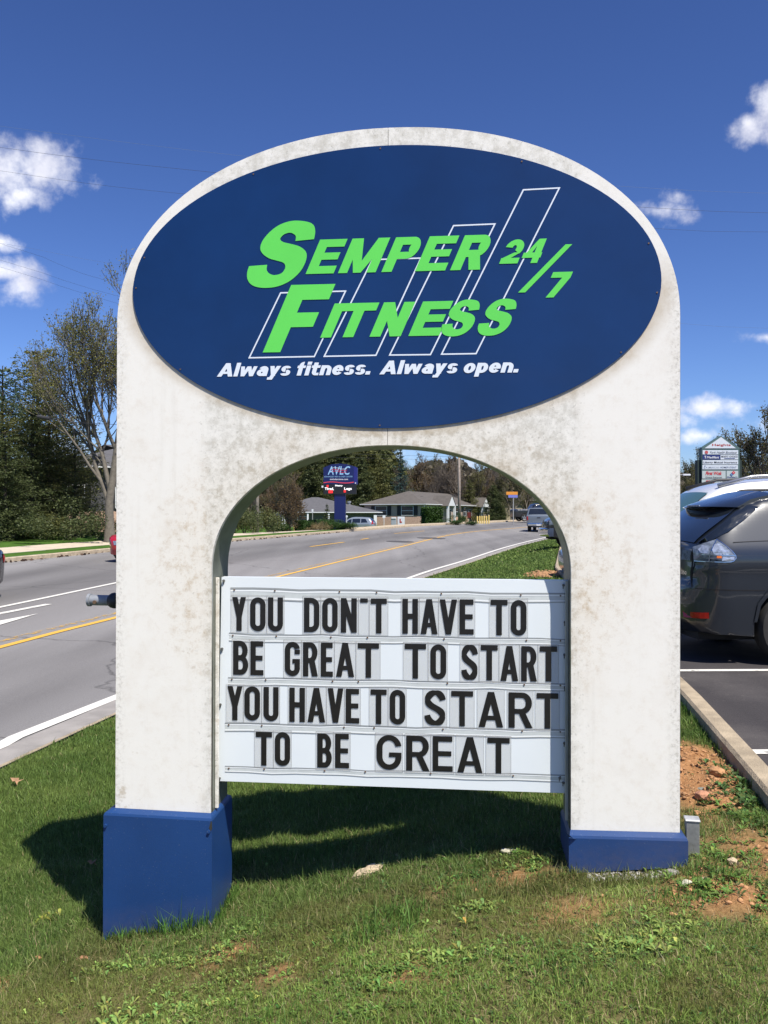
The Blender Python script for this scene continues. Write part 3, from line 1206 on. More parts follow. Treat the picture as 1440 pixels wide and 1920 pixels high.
    edge = fmath(t, 'MULTIPLY', fmath(t, 'SUBTRACT', 1.0, falloff(mid, .38, .62)), legin_all)
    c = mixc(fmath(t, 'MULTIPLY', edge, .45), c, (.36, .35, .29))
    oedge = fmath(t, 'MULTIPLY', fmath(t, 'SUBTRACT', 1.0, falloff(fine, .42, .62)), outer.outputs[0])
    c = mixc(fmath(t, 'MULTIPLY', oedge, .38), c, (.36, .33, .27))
    # tan scuffs
    sc1 = fmath(t, 'SUBTRACT', 1.0, falloff(noise(4.6, 9, .72), .615, .70))
    c = mixc(fmath(t, 'MULTIPLY', sc1, .6), c, (.42, .34, .23))
    # dirt line under the oval
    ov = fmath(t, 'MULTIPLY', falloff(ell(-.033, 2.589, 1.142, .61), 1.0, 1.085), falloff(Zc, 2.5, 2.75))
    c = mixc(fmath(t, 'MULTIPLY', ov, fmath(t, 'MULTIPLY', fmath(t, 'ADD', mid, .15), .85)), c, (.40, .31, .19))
    # rain streaks
    stn = noise(16, 6, .6, stretch=(1, 1, .05))
    c = mixc(fmath(t, 'MULTIPLY', fmath(t, 'SUBTRACT', 1.0, falloff(stn, .55, .75)), .18), c, (.50, .47, .40))
    t.links.new(c, b.inputs['Base Color'])
    bp = NN(t, 'ShaderNodeBump')
    bp.inputs['Strength'].default_value = .12
    bp.inputs['Distance'].default_value = .006
    t.links.new(mid, bp.inputs['Height'])
    t.links.new(bp.outputs[0], b.inputs['Normal'])
    return m


M_SW = sign_white()
M_RIM = mat('galvanised_return', (.34, .35, .31), .5, metal=.0, var=.25, scale=9, spec=.4)
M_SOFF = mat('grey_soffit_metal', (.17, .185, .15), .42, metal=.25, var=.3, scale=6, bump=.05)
M_GAP = mat('dark_gap', (.03, .028, .022), .8)
M_SCREW = mat('rusty_screw', (.16, .10, .06), .6, metal=.3)
DEP = .25

outer = [(-1.25, .275)] + [(-1.25, z) for z in np.linspace(.6, 2.2, 6)] + sup(-.032, 2.44, 1.218, .838, 2.12, 180, 0, 72) + [(1.186, z) for z in np.linspace(2.2, .6, 6)] + [(1.186, .275)]
inner = [(.740, .275), (.740, .8), (.740, 1.2)] + sup(-.0385, 1.362, .7785, .545, 2.08, 0, 180, 60) + [(-.817, 1.2), (-.817, .8), (-.817, .275)]


def face_sheet(y, outline, flip=False):
    v, e, f, ov, oe, of = delaunay_2d_cdt([Vector(p) for p in outline], [], [list(range(len(outline)))], 1, 1e-6)
    P = [(p.x, y, p.y) for p in v]
    return P, [tuple(t) if not flip else tuple(t[::-1]) for t in f]


# front faces: left half and right half meet at the visible centre seam
def clip_half(poly, xs, keep_left):
    out = []
    n = len(poly)
    for i in range(n):
        a, b = poly[i], poly[(i + 1) % n]
        ia = a[0] <= xs if keep_left else a[0] >= xs
        ib = b[0] <= xs if keep_left else b[0] >= xs
        if ia:
            out.append(a)
        if ia != ib:
            t = (xs - a[0]) / (b[0] - a[0])
            out.append((xs, a[1] + t * (b[1] - a[1])))
    return out


full = outer + inner
for left in (True, False):
    xs_ = -.0405 if left else -.0385
    pl = clip_half(full, xs_, left)
    # drop duplicate neighbours
    q = [pl[0]]
    for p in pl[1:]:
        if abs(p[0] - q[-1][0]) + abs(p[1] - q[-1][1]) > 1e-5:
            q.append(p)
    mb = MB()
    n = len(q)
    P, Fc = face_sheet(0, q)
    mb.add(P, Fc)
    P2 = [(x, 0, z) for x, z in q] + [(x, .012, z) for x, z in q]
    mb.add(P2, [(i, (i + 1) % n, (i + 1) % n + n, i + n) for i in range(n)])
    mb.build('face_panel', M_SW, SIGN, fix=True)
# side returns (outer skin) and soffit (inner skin), back face
mb = MB()
n = len(outer)
mb.add([(x * 1.0 + (.006 if x < -1.2 else -.006 if x > 1.15 else 0), .014, z - .004) for x, z in outer] + [(x, DEP, z) for x, z in outer], [(i, i + n, i + 1 + n, i + 1) for i in range(n - 1)])
mb.build('side_return', M_RIM, SIGN, smooth=True)
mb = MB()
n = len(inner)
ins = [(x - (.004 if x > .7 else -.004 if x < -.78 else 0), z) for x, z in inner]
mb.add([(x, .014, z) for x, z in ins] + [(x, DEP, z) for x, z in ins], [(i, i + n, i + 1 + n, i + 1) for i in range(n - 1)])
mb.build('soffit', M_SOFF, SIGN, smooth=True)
mb = MB()
P, Fc = face_sheet(DEP, full, True)
mb.add(P, Fc)
mb.build('back_panel', M_SW, SIGN)
# bright trim lip that follows the arch
mb = MB()
lip = [(x, z) for x, z in inner if z > .28]
pts = [(x, .016, z) for x, z in lip]
mb.tube(pts, .0035, 5)
mb.build('trim_lip', mat('trim_aluminium', (.62, .64, .6), .35, metal=.7), SIGN, smooth=True)
mb = MB()
mb.tube([(x, .013, z) for x, z in outer], .004, 5)
mb.build('trim_edge', mat('trim_edge_grey', (.33, .33, .31), .5, metal=.3), SIGN, smooth=True)
# flange seam on the left inner return where the board is fixed
mb = MB()
mb.box(-.8125, .048, .30, -.797, .062, 1.325, ch=.002)
mb.build('mounting_angle', M_SW, SIGN, fix=True)
mb = MB()
mb.box(.7225, .05, .30, .7355, .066, 1.325, ch=.002)
mb.build('mounting_angle', M_RIM, SIGN, fix=True)

# oval panel
M_BLUE = mat('glossy_blue_vinyl', (.0036, .029, .115), .3, var=.16, scale=2.2, spec=.4, bump=.02, bscale=2.0, coat=.2)
M_GREEN = mat('green_vinyl', (.125, .66, .09), .35, var=.05, scale=3)
M_WV = mat('white_vinyl', (.70, .76, .84), .35)
ov = sup(-.033, 2.589, 1.142, .610, 2.0, 0, 360, 120)[:-1]
mb = MB()
n = len(ov)
mb.add([(-.033, -.012, 2.589)] + [(x, -.012, z) for x, z in ov] + [(x, -.001, z) for x, z in ov], [(0, i + 1, (i + 1) % n + 1) for i in range(n)] + [(i + 1, i + 1 + n, (i + 1) % n + 1 + n, (i + 1) % n + 1) for i in range(n)])
OVAL = mb.build('oval_panel', M_BLUE, SIGN, fix=True)
OVAL.location = (0, .0055, 0)
# panel screws
mb = MB()
for a in (15, 60, 92, 122, 165, 178, 215, 268, 330, 355):
    x, z = -.033 + 1.128 * math.cos(R(a)), 2.589 + .598 * math.sin(R(a))
    mb.tube([(x, -.0145, z), (x, -.011, z)], .0035, 8)
mb.build('screw_heads', M_SCREW, OVAL, kind='stuff')
# outlined bars
BARS = [[(-.652, 2.289), (-.510, 2.576), (-.218, 2.577), (-.357, 2.290)], [(-.320, 2.290), (-.108, 2.710), (.108, 2.711), (-.088, 2.291)],
        [(-.035, 2.291), (.241, 2.846), (.423, 2.848), (.147, 2.290)], [(.188, 2.291), (.536, 2.989), (.693, 2.992), (.341, 2.291)]]
for bar in BARS:
    tk = .0058
    cx = sum(p[0] for p in bar) / 4
    P = []
    # inner outline by moving every edge in
    def inter(p, d, q, e):
        det = d[0] * e[1] - d[1] * e[0]
        t = ((q[0] - p[0]) * e[1] - (q[1] - p[1]) * e[0]) / det
        return (p[0] + d[0] * t, p[1] + d[1] * t)
    ed = []
    for i in range(4):
        a, b = bar[i], bar[(i + 1) % 4]
        d = (b[0] - a[0], b[1] - a[1])
        L_ = math.hypot(*d)
        nn_ = (d[1] / L_ * tk, -d[0] / L_ * tk)
        ed.append(((a[0] + nn_[0], a[1] + nn_[1]), d))
    inn = [inter(ed[i - 1][0], ed[i - 1][1], ed[i][0], ed[i][1]) for i in range(4)]
    P = [(x, -.0128, z) for x, z in bar] + [(x, -.0128, z) for x, z in inn]
    MB().add(P, [(i, (i + 1) % 4, (i + 1) % 4 + 4, i + 4) for i in range(4)]).build('bar_outline', M_WV, OVAL)


def green(ch, x0, x1, z, H, s, b, sh=.43):
    """x0..x1 at the baseline"""
    mb = MB()
    letters(mb, glyph(ch, x1 - x0, H, s, b), x0, z, -.0142, shear=sh)
    mb.build('letter', M_GREEN, OVAL)


def s_polys(W, H, s, b, open_=.07):
    """S as one swelling stroke with square-cut terminals"""
    key = [(.985, .685 + open_), (.93, .85), (.76, .965), (.50, 1.0), (.22, .945), (.045, .80), (.085, .655), (.30, .555), (.62, .465), (.90, .355), (.965, .205), (.80, .045), (.50, 0), (.22, .045), (.06, .155), (.015, .325 - open_)]
    pts = resample([(s / 2 + x * (W - s), b / 2 + q * (H - b)) for x, q in key], H / 60)
    for _ in range(14):
        pts = [pts[0]] + [(pts[i - 1] + 2 * pts[i] + pts[i + 1]) / 4 for i in range(1, len(pts) - 1)] + [pts[-1]]
    PP = []
    n = len(pts)
    for i, p in enumerate(pts):
        a = pts[min(i + 1, n - 1)] - pts[max(i - 1, 0)]
        a = a / np.linalg.norm(a)
        th = s * abs(a[1]) + b * abs(a[0])
        if .3 < i / n < .7:
            th = max(th, .5 * (s + b))
        q = np.array([-a[1], a[0]]) * th / 2
        PP.append((p + q, p - q))
    return [[tuple(PP[i][0]), tuple(PP[i + 1][0]), tuple(PP[i + 1][1]), tuple(PP[i][1])] for i in range(n - 1)]


def stroke_S(mb, x0, z, W, H, s, b, shear, y):
    letters(mb, s_polys(W, H, s, b), x0, z, y, shear=shear)


SOUT = [(1.024, 0.716), (1.042, 0.824), (1.021, 0.92), (0.948, 0.972), (0.803, 1.0), (0.657, 0.997), (0.491, 0.945), (0.346, 0.844), (0.239, 0.72), (0.201, 0.609), (0.232, 0.526), (0.329, 0.45), (0.443, 0.412), (0.543, 0.381), (0.581, 0.343), (0.581, 0.284), (0.526, 0.215), (0.419, 0.19), (0.339, 0.218), (0.301, 0.273), (0.308, 0.349), (0.028, 0.336), (0.0, 0.242), (0.003, 0.145), (0.052, 0.066), (0.149, 0.017), (0.298, 0.0), (0.478, 0.021), (0.657, 0.097), (0.803, 0.221), (0.882, 0.346), (0.913, 0.457), (0.893, 0.54), (0.803, 0.612), (0.671, 0.654), (0.557, 0.685), (0.509, 0.723), (0.519, 0.758), (0.574, 0.806), (0.657, 0.824), (0.72, 0.799), (0.747, 0.761), (0.74, 0.696)]
def out_S(mb, x0, z, H):
    """letter S from its outline (already slanted), u and z in units of its height"""
    P = [np.array(p) for p in SOUT]
    n = len(P)
    corner = {0, 20, 21, n - 1}
    pts = []
    for i in range(n):
        p1, p2 = P[i], P[(i + 1) % n]
        if i in (20, n - 1):
            pts.append(p1)
            continue
        p0 = P[i - 1] if i not in corner else 2 * p1 - p2
        p3 = P[(i + 2) % n] if (i + 1) % n not in corner else 2 * p2 - p1
        for j in range(5):
            t = j / 5
            pts.append(.5 * ((2 * p1) + (-p0 + p2) * t + (2 * p0 - 5 * p1 + 4 * p2 - p3) * t * t + (-p0 + 3 * p1 - 3 * p2 + p3) * t ** 3))
    letters(mb, [[(p[0] * H, p[1] * H) for p in pts]], x0, z, -.0142)


mb = MB()
out_S(mb, -0.657, 2.596, 0.289)
mb.build('letter', M_GREEN, OVAL)
for ch, a, b in (('E', -.398, -.275), ('M', -.256, -.092), ('P', -.067, .055), ('E', .078, .207), ('R', .228, .352)):
    green(ch, a, b, 2.652, .148, .044 if ch != 'M' else .040, .033)
green('F', -.587, -.392, 2.314, .292, .078, .066)
for ch, a, b in (('I', -.333, -.286), ('T', -.286, -.138), ('N', -.118, .017), ('E', .050, .182)):
    green(ch, a, b, 2.374, .147, .047, .034)
for a in (.192, .347):
    mb = MB()
    out_S(mb, a, 2.369, .156)
    mb.build('letter', M_GREEN, OVAL)
green('2', .436, .513, 2.674, .102, .030, .024, .40)
green('4', .522, .600, 2.674, .102, .028, .022, .40)
mb = MB()
letters(mb, [[(.516, 2.550), (.546, 2.550), (.742, 2.749), (.714, 2.749)]], 0, 0, -.0142)
mb.build('letter', M_GREEN, OVAL)
green('7', .618, .700, 2.526, .107, .030, .024, .42)
# tag line
def tagline(text, x0, x1, z, xh, s, b, sh):
    polys = []
    x = 0
    for c in text:
        if c == 'A':
            g, adv = glyph('A', xh * 1.42, xh * 1.36, s * 1.05, b), xh * 1.42
        else:
            g, adv = lglyph(c, xh, s, b)
        polys.append((x, g))
        x += adv + xh * .09
    tot = x - xh * .09
    k = (x1 - x0) / tot
    for px_, g in polys:
        if g:
            mb = MB()
            letters(mb, g, x0 + px_ * k, z, -.0142, shear=sh, sx=k)
            mb.build('letter', M_WV, OVAL)


tagline('Always fitness.', -.792, -.117, 2.211, .0430, .0165, .0120, .30)
tagline('Always open.', -.075, .515, 2.211, .0430, .0165, .0120, .30)

# message board
M_BOARD = mat('white_acrylic_board', (.72, .77, .79), .3, var=.03, scale=2, spec=.5)
M_TRACK = mat('clear_plastic_track', (.56, .60, .60), .16, var=.1, scale=14, spec=.9)
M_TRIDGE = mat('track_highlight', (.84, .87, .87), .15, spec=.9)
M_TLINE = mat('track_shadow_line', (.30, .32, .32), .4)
M_TILE = mat('clear_letter_tile', (.62, .625, .62), .2, var=.08, scale=9, alpha=.33, spec=.8)
M_TEDGE = mat('tile_edge', (.33, .335, .33), .3)
M_BLACK = mat('black_letter_print', (.011, .010, .0095), .38, var=.3, scale=40)
mb = MB()
P4 = [(-.794, .0), (0, 0)]
cor = [(-.808, .407), (.7385, .404), (.7385, 1.320), (-.794, 1.321)]
mb.poly_prism([(x, z) for x, z in cor], .066, .115)
BOARD = mb.build('message_board', M_BOARD, SIGN, fix=True)
BOARD.location = (0, .024, 0)
BOARD.scale = (1.003, 1, 1.003)
TR = [(-.753, 1.272, 1.221), (-.759, 1.068, 1.034), (-.763, .872, .840), (-.777, .668, .633), (-.776, .474, .449)]
TRR = [(1.262, 1.226), (1.068, 1.042), (.876, .847), (.676, .642), (.482, .453)]
rng = random.Random(11)
for k, ((u0, a, b), (ra, rb)) in enumerate(zip(TR, TRR)):
    u1 = .725
    mb = MB()
    n = 14
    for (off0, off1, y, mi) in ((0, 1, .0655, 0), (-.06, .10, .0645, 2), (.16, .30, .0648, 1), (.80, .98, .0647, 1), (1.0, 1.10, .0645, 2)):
        P = []
        for i in range(n + 1):
            t = i / n
            zt = a + (ra - a) * t
            zb = b + (rb - b) * t
            wob = .0022 * math.sin(t * 21 + k * 2) + .0015 * math.sin(t * 47 + k)
            x = u0 + (u1 - u0) * t
            P.append((x, y, zt + (zb - zt) * off0 + wob))
            P.append((x, y, zt + (zb - zt) * off1 + wob))
        mb.add(P, [(2 * i, 2 * i + 1, 2 * i + 3, 2 * i + 2) for i in range(n)], mi)
    o = mb.build('letter_track', [M_TRACK, M_TRIDGE, M_TLINE], BOARD)
mb = MB()
for k, ((u0, a, b), (ra, rb)) in enumerate(zip(TR, TRR)):
    for t in (.012, .14, .33, .42, .64, .87, .985):
        t = t + rng.uniform(-.03, .03) if .02 < t < .95 else t
        x = u0 + (.725 - u0) * t
        z = a + (ra - a) * t - .008
        mb.tube([(x, .062, z), (x, .0665, z)], .0038, 6)
mb.build('track_screws', M_SCREW, BOARD, kind='stuff')
mb = MB()
for x, z in [(-.783, 1.305), (-.79, 1.0), (-.797, .75), (-.80, .42), (.715, 1.30), (.722, 1.14), (.720, 1.0), (.722, .86), (.72, .62), (.715, .45), (.70, .47)]:
    mb.tube([(x, .056, z), (x, .0665, z)], .0058, 8)
    mb.box(x - .003, .0645, z - .016, x + .001, .0655, z)
mb.build('board_bolts', mat('grey_bolt', (.16, .16, .15), .5, metal=.5), BOARD, kind='stuff')

ROWS = [[('Y', -0.744, -0.681, 1.082, 1.233), ('O', -0.662, -0.592, 1.082, 1.233), ('U', -0.581, -0.513, 1.081, 1.233), ('D', -0.418, -0.349, 1.081, 1.233), ('O', -0.336, -0.267, 1.081, 1.233), ('N', -0.253, -0.182, 1.081, 1.233), ("'", -0.167, -0.133, 1.081, 1.233), ('T', -0.12, -0.049, 1.08, 1.233), ('H', 0.02, 0.088, 1.08, 1.233), ('A', 0.1, 0.174, 1.08, 1.233), ('V', 0.183, 0.259, 1.08, 1.233), ('E', 0.27, 0.331, 1.08, 1.233), ('T', 0.404, 0.477, 1.079, 1.233), ('O', 0.491, 0.558, 1.079, 1.233)],
        [('B', -0.739, -0.67, 0.885, 1.037), ('E', -0.66, -0.601, 0.885, 1.037), ('G', -0.504, -0.436, 0.885, 1.037), ('R', -0.422, -0.357, 0.885, 1.036), ('E', -0.342, -0.288, 0.885, 1.036), ('A', -0.274, -0.193, 0.885, 1.036), ('T', -0.177, -0.083, 0.884, 1.036), ('T', 0.03, 0.124, 0.884, 1.036), ('O', 0.143, 0.212, 0.884, 1.036), ('S', 0.278, 0.349, 0.883, 1.036), ('T', 0.362, 0.435, 0.883, 1.036), ('A', 0.447, 0.523, 0.883, 1.035), ('R', 0.536, 0.601, 0.883, 1.035), ('T', 0.615, 0.689, 0.883, 1.035)],
        [('Y', -0.765, -0.696, 0.682, 0.834), ('O', -0.687, -0.616, 0.682, 0.834), ('U', -0.6, -0.532, 0.682, 0.834), ('H', -0.483, -0.413, 0.682, 0.834), ('A', -0.401, -0.322, 0.682, 0.834), ('V', -0.311, -0.241, 0.682, 0.834), ('E', -0.23, -0.17, 0.682, 0.834), ('T', -0.12, -0.049, 0.682, 0.834), ('O', -0.035, 0.033, 0.682, 0.834), ('S', 0.117, 0.21, 0.682, 0.834), ('T', 0.234, 0.329, 0.681, 0.834), ('A', 0.353, 0.459, 0.681, 0.834), ('R', 0.482, 0.582, 0.681, 0.834), ('T', 0.602, 0.694, 0.681, 0.834)],
        [('T', -0.635, -0.561, 0.484, 0.634), ('O', -0.548, -0.479, 0.484, 0.634), ('B', -0.357, -0.292, 0.483, 0.634), ('E', -0.277, -0.215, 0.483, 0.634), ('G', -0.093, 0.017, 0.482, 0.635), ('R', 0.038, 0.137, 0.482, 0.635), ('E', 0.154, 0.241, 0.482, 0.635), ('A', 0.261, 0.37, 0.481, 0.635), ('T', 0.391, 0.487, 0.481, 0.635)]]
for row in ROWS:
    for i, (ch, u0, u1, z0, z1) in enumerate(row):
        W_ = u1 - u0
        wide = W_ > .088 and ch not in 'TA' or W_ > .1
        mb = MB()
        # the clear tile: sheet with visible edges
        t0 = u0 - .0065
        t1 = u1 + .0065
        if i > 0 and row[i - 1][2] > u0 - .02:
            t0 = (row[i - 1][2] + u0) / 2
        if i + 1 < len(row) and row[i + 1][1] < u1 + .02:
            t1 = (u1 + row[i + 1][1]) / 2
        zz0, zz1 = z0 - .010, z1 + .009
        yb, yf = .0645, .0638
        jig = rng.uniform(-.0008, .0008)
        mb.add([(t0, yf, zz0), (t1, yf, zz0), (t1, yf, zz1), (t0, yf, zz1)], [(0, 1, 2, 3)], 0)
        e = .0010
        for a, b, c, d in ((t0, zz0, t0 + e, zz1), (t1 - e, zz0, t1, zz1), (t0 + e, zz0, t1 - e, zz0 + e), (t0 + e, zz1 - e, t1 - e, zz1)):
            mb.add([(a, yf - .0006, b), (c, yf - .0006, b), (c, yf - .0006, d), (a, yf - .0006, d)], [(0, 1, 2, 3)], 2)
        s = .0240 if not wide else .0265
        b_ = .0235
        if ch in 'OUDGB' and not wide:
            s = .0242
        if ch == 'S':
            polys = s_polys(W_, z1 - z0, s * .84, b_ * .80)
        else:
            polys = glyph(ch, W_, z1 - z0, s, b_)
        letters(mb, polys, u0, z0 + jig, yf - .0012, mi=1)
        mb.build('letter_tile', [M_TILE, M_BLACK, M_TEDGE], BOARD)

# blue skirts round the legs (folded sheet metal)
M_SKIRT = mat('blue_painted_sheet', (.0115, .047, .160), .42, var=.10, scale=3, bump=.05, bscale=220, spec=.4)


def chip_skirt():
    t = M_SKIRT.node_tree
    b = t.nodes['Principled BSDF']
    src = b.inputs['Base Color'].links[0].from_socket
    co = NN(t, 'ShaderNodeTexCoord')
    n = NN(t, 'ShaderNodeTexNoise')
    n.inputs['Scale'].default_value = 120
    n.inputs['Detail'].default_value = 3
    t.links.new(co.outputs['Object'], n.inputs['Vector'])
    n2 = NN(t, 'ShaderNodeTexNoise')
    n2.inputs['Scale'].default_value = 40
    n2.inputs['Detail'].default_value = 7
    t.links.new(co.outputs['Object'], n2.inputs['Vector'])
    sp = NN(t, 'ShaderNodeSeparateXYZ')
    t.links.new(co.outputs['Object'], sp.inputs[0])
    low = NN(t, 'ShaderNodeMapRange')          # splash and mower scuffs climb a hand's width up from the turf
    ramp = fmath(t, 'MULTIPLY_ADD', sp.outputs[0], -.19, sp.outputs[2])
    low.inputs[1].default_value = -.02
    low.inputs[2].default_value = .12
    low.inputs[3].default_value = 1
    low.inputs[4].default_value = 0
    t.links.new(ramp, low.inputs[0])
    a = fmath(t, 'MULTIPLY', fmath(t, 'GREATER_THAN', n.outputs[0], .69), .55)
    d = fmath(t, 'MULTIPLY', low.outputs[0], fmath(t, 'MULTIPLY', n2.outputs[0], .30))
    m1 = NN(t, 'ShaderNodeMix', data_type='RGBA')
    t.links.new(a, m1.inputs[0])
    t.links.new(src, m1.inputs[6])
    m1.inputs[7].default_value = (.10, .14, .22, 1)
    m2 = NN(t, 'ShaderNodeMix', data_type='RGBA')
    t.links.new(d, m2.inputs[0])
    t.links.new(m1.outputs[2], m2.inputs[6])
    m2.inputs[7].default_value = (.16, .12, .07, 1)
    t.links.new(m2.outputs[2], b.inputs['Base Color'])


chip_skirt()


def skirt(u0, u1, zt0, zt1, zb0, zb1, cu0, cu1, w0=-.034, w1=.285, back_drop=0):
    """u0,u1 outside; cu0,cu1 the leg it hugs; zt/zb = top and bottom at the left and right end"""
    mb = MB()
    lip = .012
    o = [(u0, w0), (u1, w0), (u1, w1), (u0, w1)]
    i_ = [(cu0 - .002, -.003), (cu1 + .002, -.003), (cu1 + .002, DEP + .003), (cu0 - .002, DEP + .003)]
    zt = [zt0, zt1, zt1, zt0]
    zb = [zb0, zb1, zb1 + .10 + back_drop, zb0 + .02]
    k = .5
    V = [(x, y, z - lip) for (x, y), z in zip(o, zt)] + [(x, y, z) for (x, y), z in zip(o, zb)]
    V += [(x * .985 + (o[(j + 0) % 4][0]) * .015, y, zt[j] + .012) for j, (x, y) in enumerate(i_)]
    # short roll at the fold
    rr = [(x + (.004 if x < (u0 + u1) / 2 else -.004), y + (.004 if y < .1 else -.004), z - .002) for (x, y), z in zip(o, zt)]
    V += rr
    Fc = []
    for a in range(4):
        b = (a + 1) % 4
        Fc.append((a, b, b + 4, a + 4))
        Fc.append((a, a + 12, b + 12, b))
        Fc.append((a + 12, a + 8, b + 8, b + 12))
    mb.add(V, Fc)
    return mb.build('base_skirt', M_SKIRT, SIGN, fix=True)


SK1 = skirt(-1.290, -.800, .292, .284, -.36, -.24, -1.25, -.817)
SK2 = skirt(.728, 1.212, .268, .272, .108, .155, .740, 1.186, w1=.285)
SK2.rotation_euler = (0, R(-.15), 0)
# split corner and bent tab of the folded sheet, screws
mb = MB()
mb.add([(-.803, -.0365, .275), (-.812, -.0365, .245), (-.806, -.0365, .225), (-.798, -.0365, .24), (-.7995, -.0365, .27)], [(0, 1, 2, 3, 4)])
mb.build('corner_split', M_GAP, SK1)
mb = MB()
for (x, z) in ((-1.279, .236), (-.812, .228)):
    MB().tube([(x, -.044, z), (x, -.033, z)], .007, 8).build('rivet', M_SKIRT, SK1)
mb = MB()
mb.add([(.728, -.036, .262), (.712, -.05, .285), (.745, -.052, .262), (.760, -.036, .256)], [(0, 1, 2, 3)])
mb.build('bent_tab', M_SKIRT, SK2)
# dark concrete footing under the right skirt
mb = MB()
mb.box(.76, -.01, -.1, 1.18, .26, .28, ch=.01)
mb.build('footing', mat('footing_concrete', (.20, .18, .15), .95, var=.3, bump=.5), SIGN, fix=True)
mb = MB()
mb.box(-1.24, .01, -.4, -.83, .24, .28, ch=.01)
mb.build('footing', mat('footing_concrete', (.20, .18, .15), .95), SIGN, fix=True)

# steel pipe stub with dark ball coupling sticking out behind the left leg
M_PIPE = mat('weathered_pipe_steel', (.26, .28, .31), .55, metal=.15, var=.25, scale=20)
M_BALL = mat('dark_rubber_coupling', (.022, .024, .030), .5)
mb = MB()
zpc = 1.200
mb.tube([(-1.34, .22, zpc), (-1.466, .22, zpc + .001)], .025, 16)
mb.tube([(-1.466, .22, zpc + .001), (-1.479, .22, zpc + .001)], .030, 16)
ARM = mb.build('pipe_arm', M_PIPE, SIGN, fix=True)
smooth_by_angle(ARM)
mb = MB()
pts, rd = [], []
for i in range(9):
    a = math.pi * i / 8
    pts.append((-1.352 - .036 * math.cos(a), .22, zpc))
    rd.append(max(.002, .038 * math.sin(a)))
mb.tube(pts, rd, 16)
mb.tube([(-1.352, .22, zpc), (-1.20, .22, zpc)], .02, 10)
o = mb.build('coupling', M_BALL, ARM)
smooth_by_angle(o, 60)
mb = MB()
mb.tube([(-1.437, .190, zpc - .006), (-1.437, .1965, zpc - .006)], .009, 10)
mb.build('rust_bolt', M_SCREW, ARM)

# ------------------------------------------------------------------ things behind
def at(px, py, Y):
    """a bearing and height angle at distance Y -> world point"""
    r = ((px - 720) / F, 1.0, (968 - py) / F)
    return Vector((r[0] * Y, Y, EYE + r[2] * Y))


# ---- vehicles
M_GLASS = mat('car_glass', (.012, .016, .022), .04, spec=.9, coat=.3)
M_TYRE = mat('tyre_rubber', (.022, .021, .020), .85, var=.3, scale=20)
M_RIMW = mat('alloy_rim', (.42, .43, .44), .3, metal=.8)
M_UNDER = mat('dark_underbody', (.012, .012, .012), .9)
M_TRIM = mat('black_plastic_trim', (.02, .02, .022), .55)
M_CHROME = mat('chrome', (.62, .63, .64), .12, metal=1.0)
M_RED = mat('red_lens', (.35, .012, .012), .15, coat=.5)
M_AMB = mat('amber_lens', (.75, .17, .015), .2, coat=.5)
M_CLEAR = mat('clear_lens', (.20, .235, .29), .12, var=.6, scale=22, spec=.8, coat=.5)
M_SEAM = mat('panel_seam', (.006, .006, .007), .8)


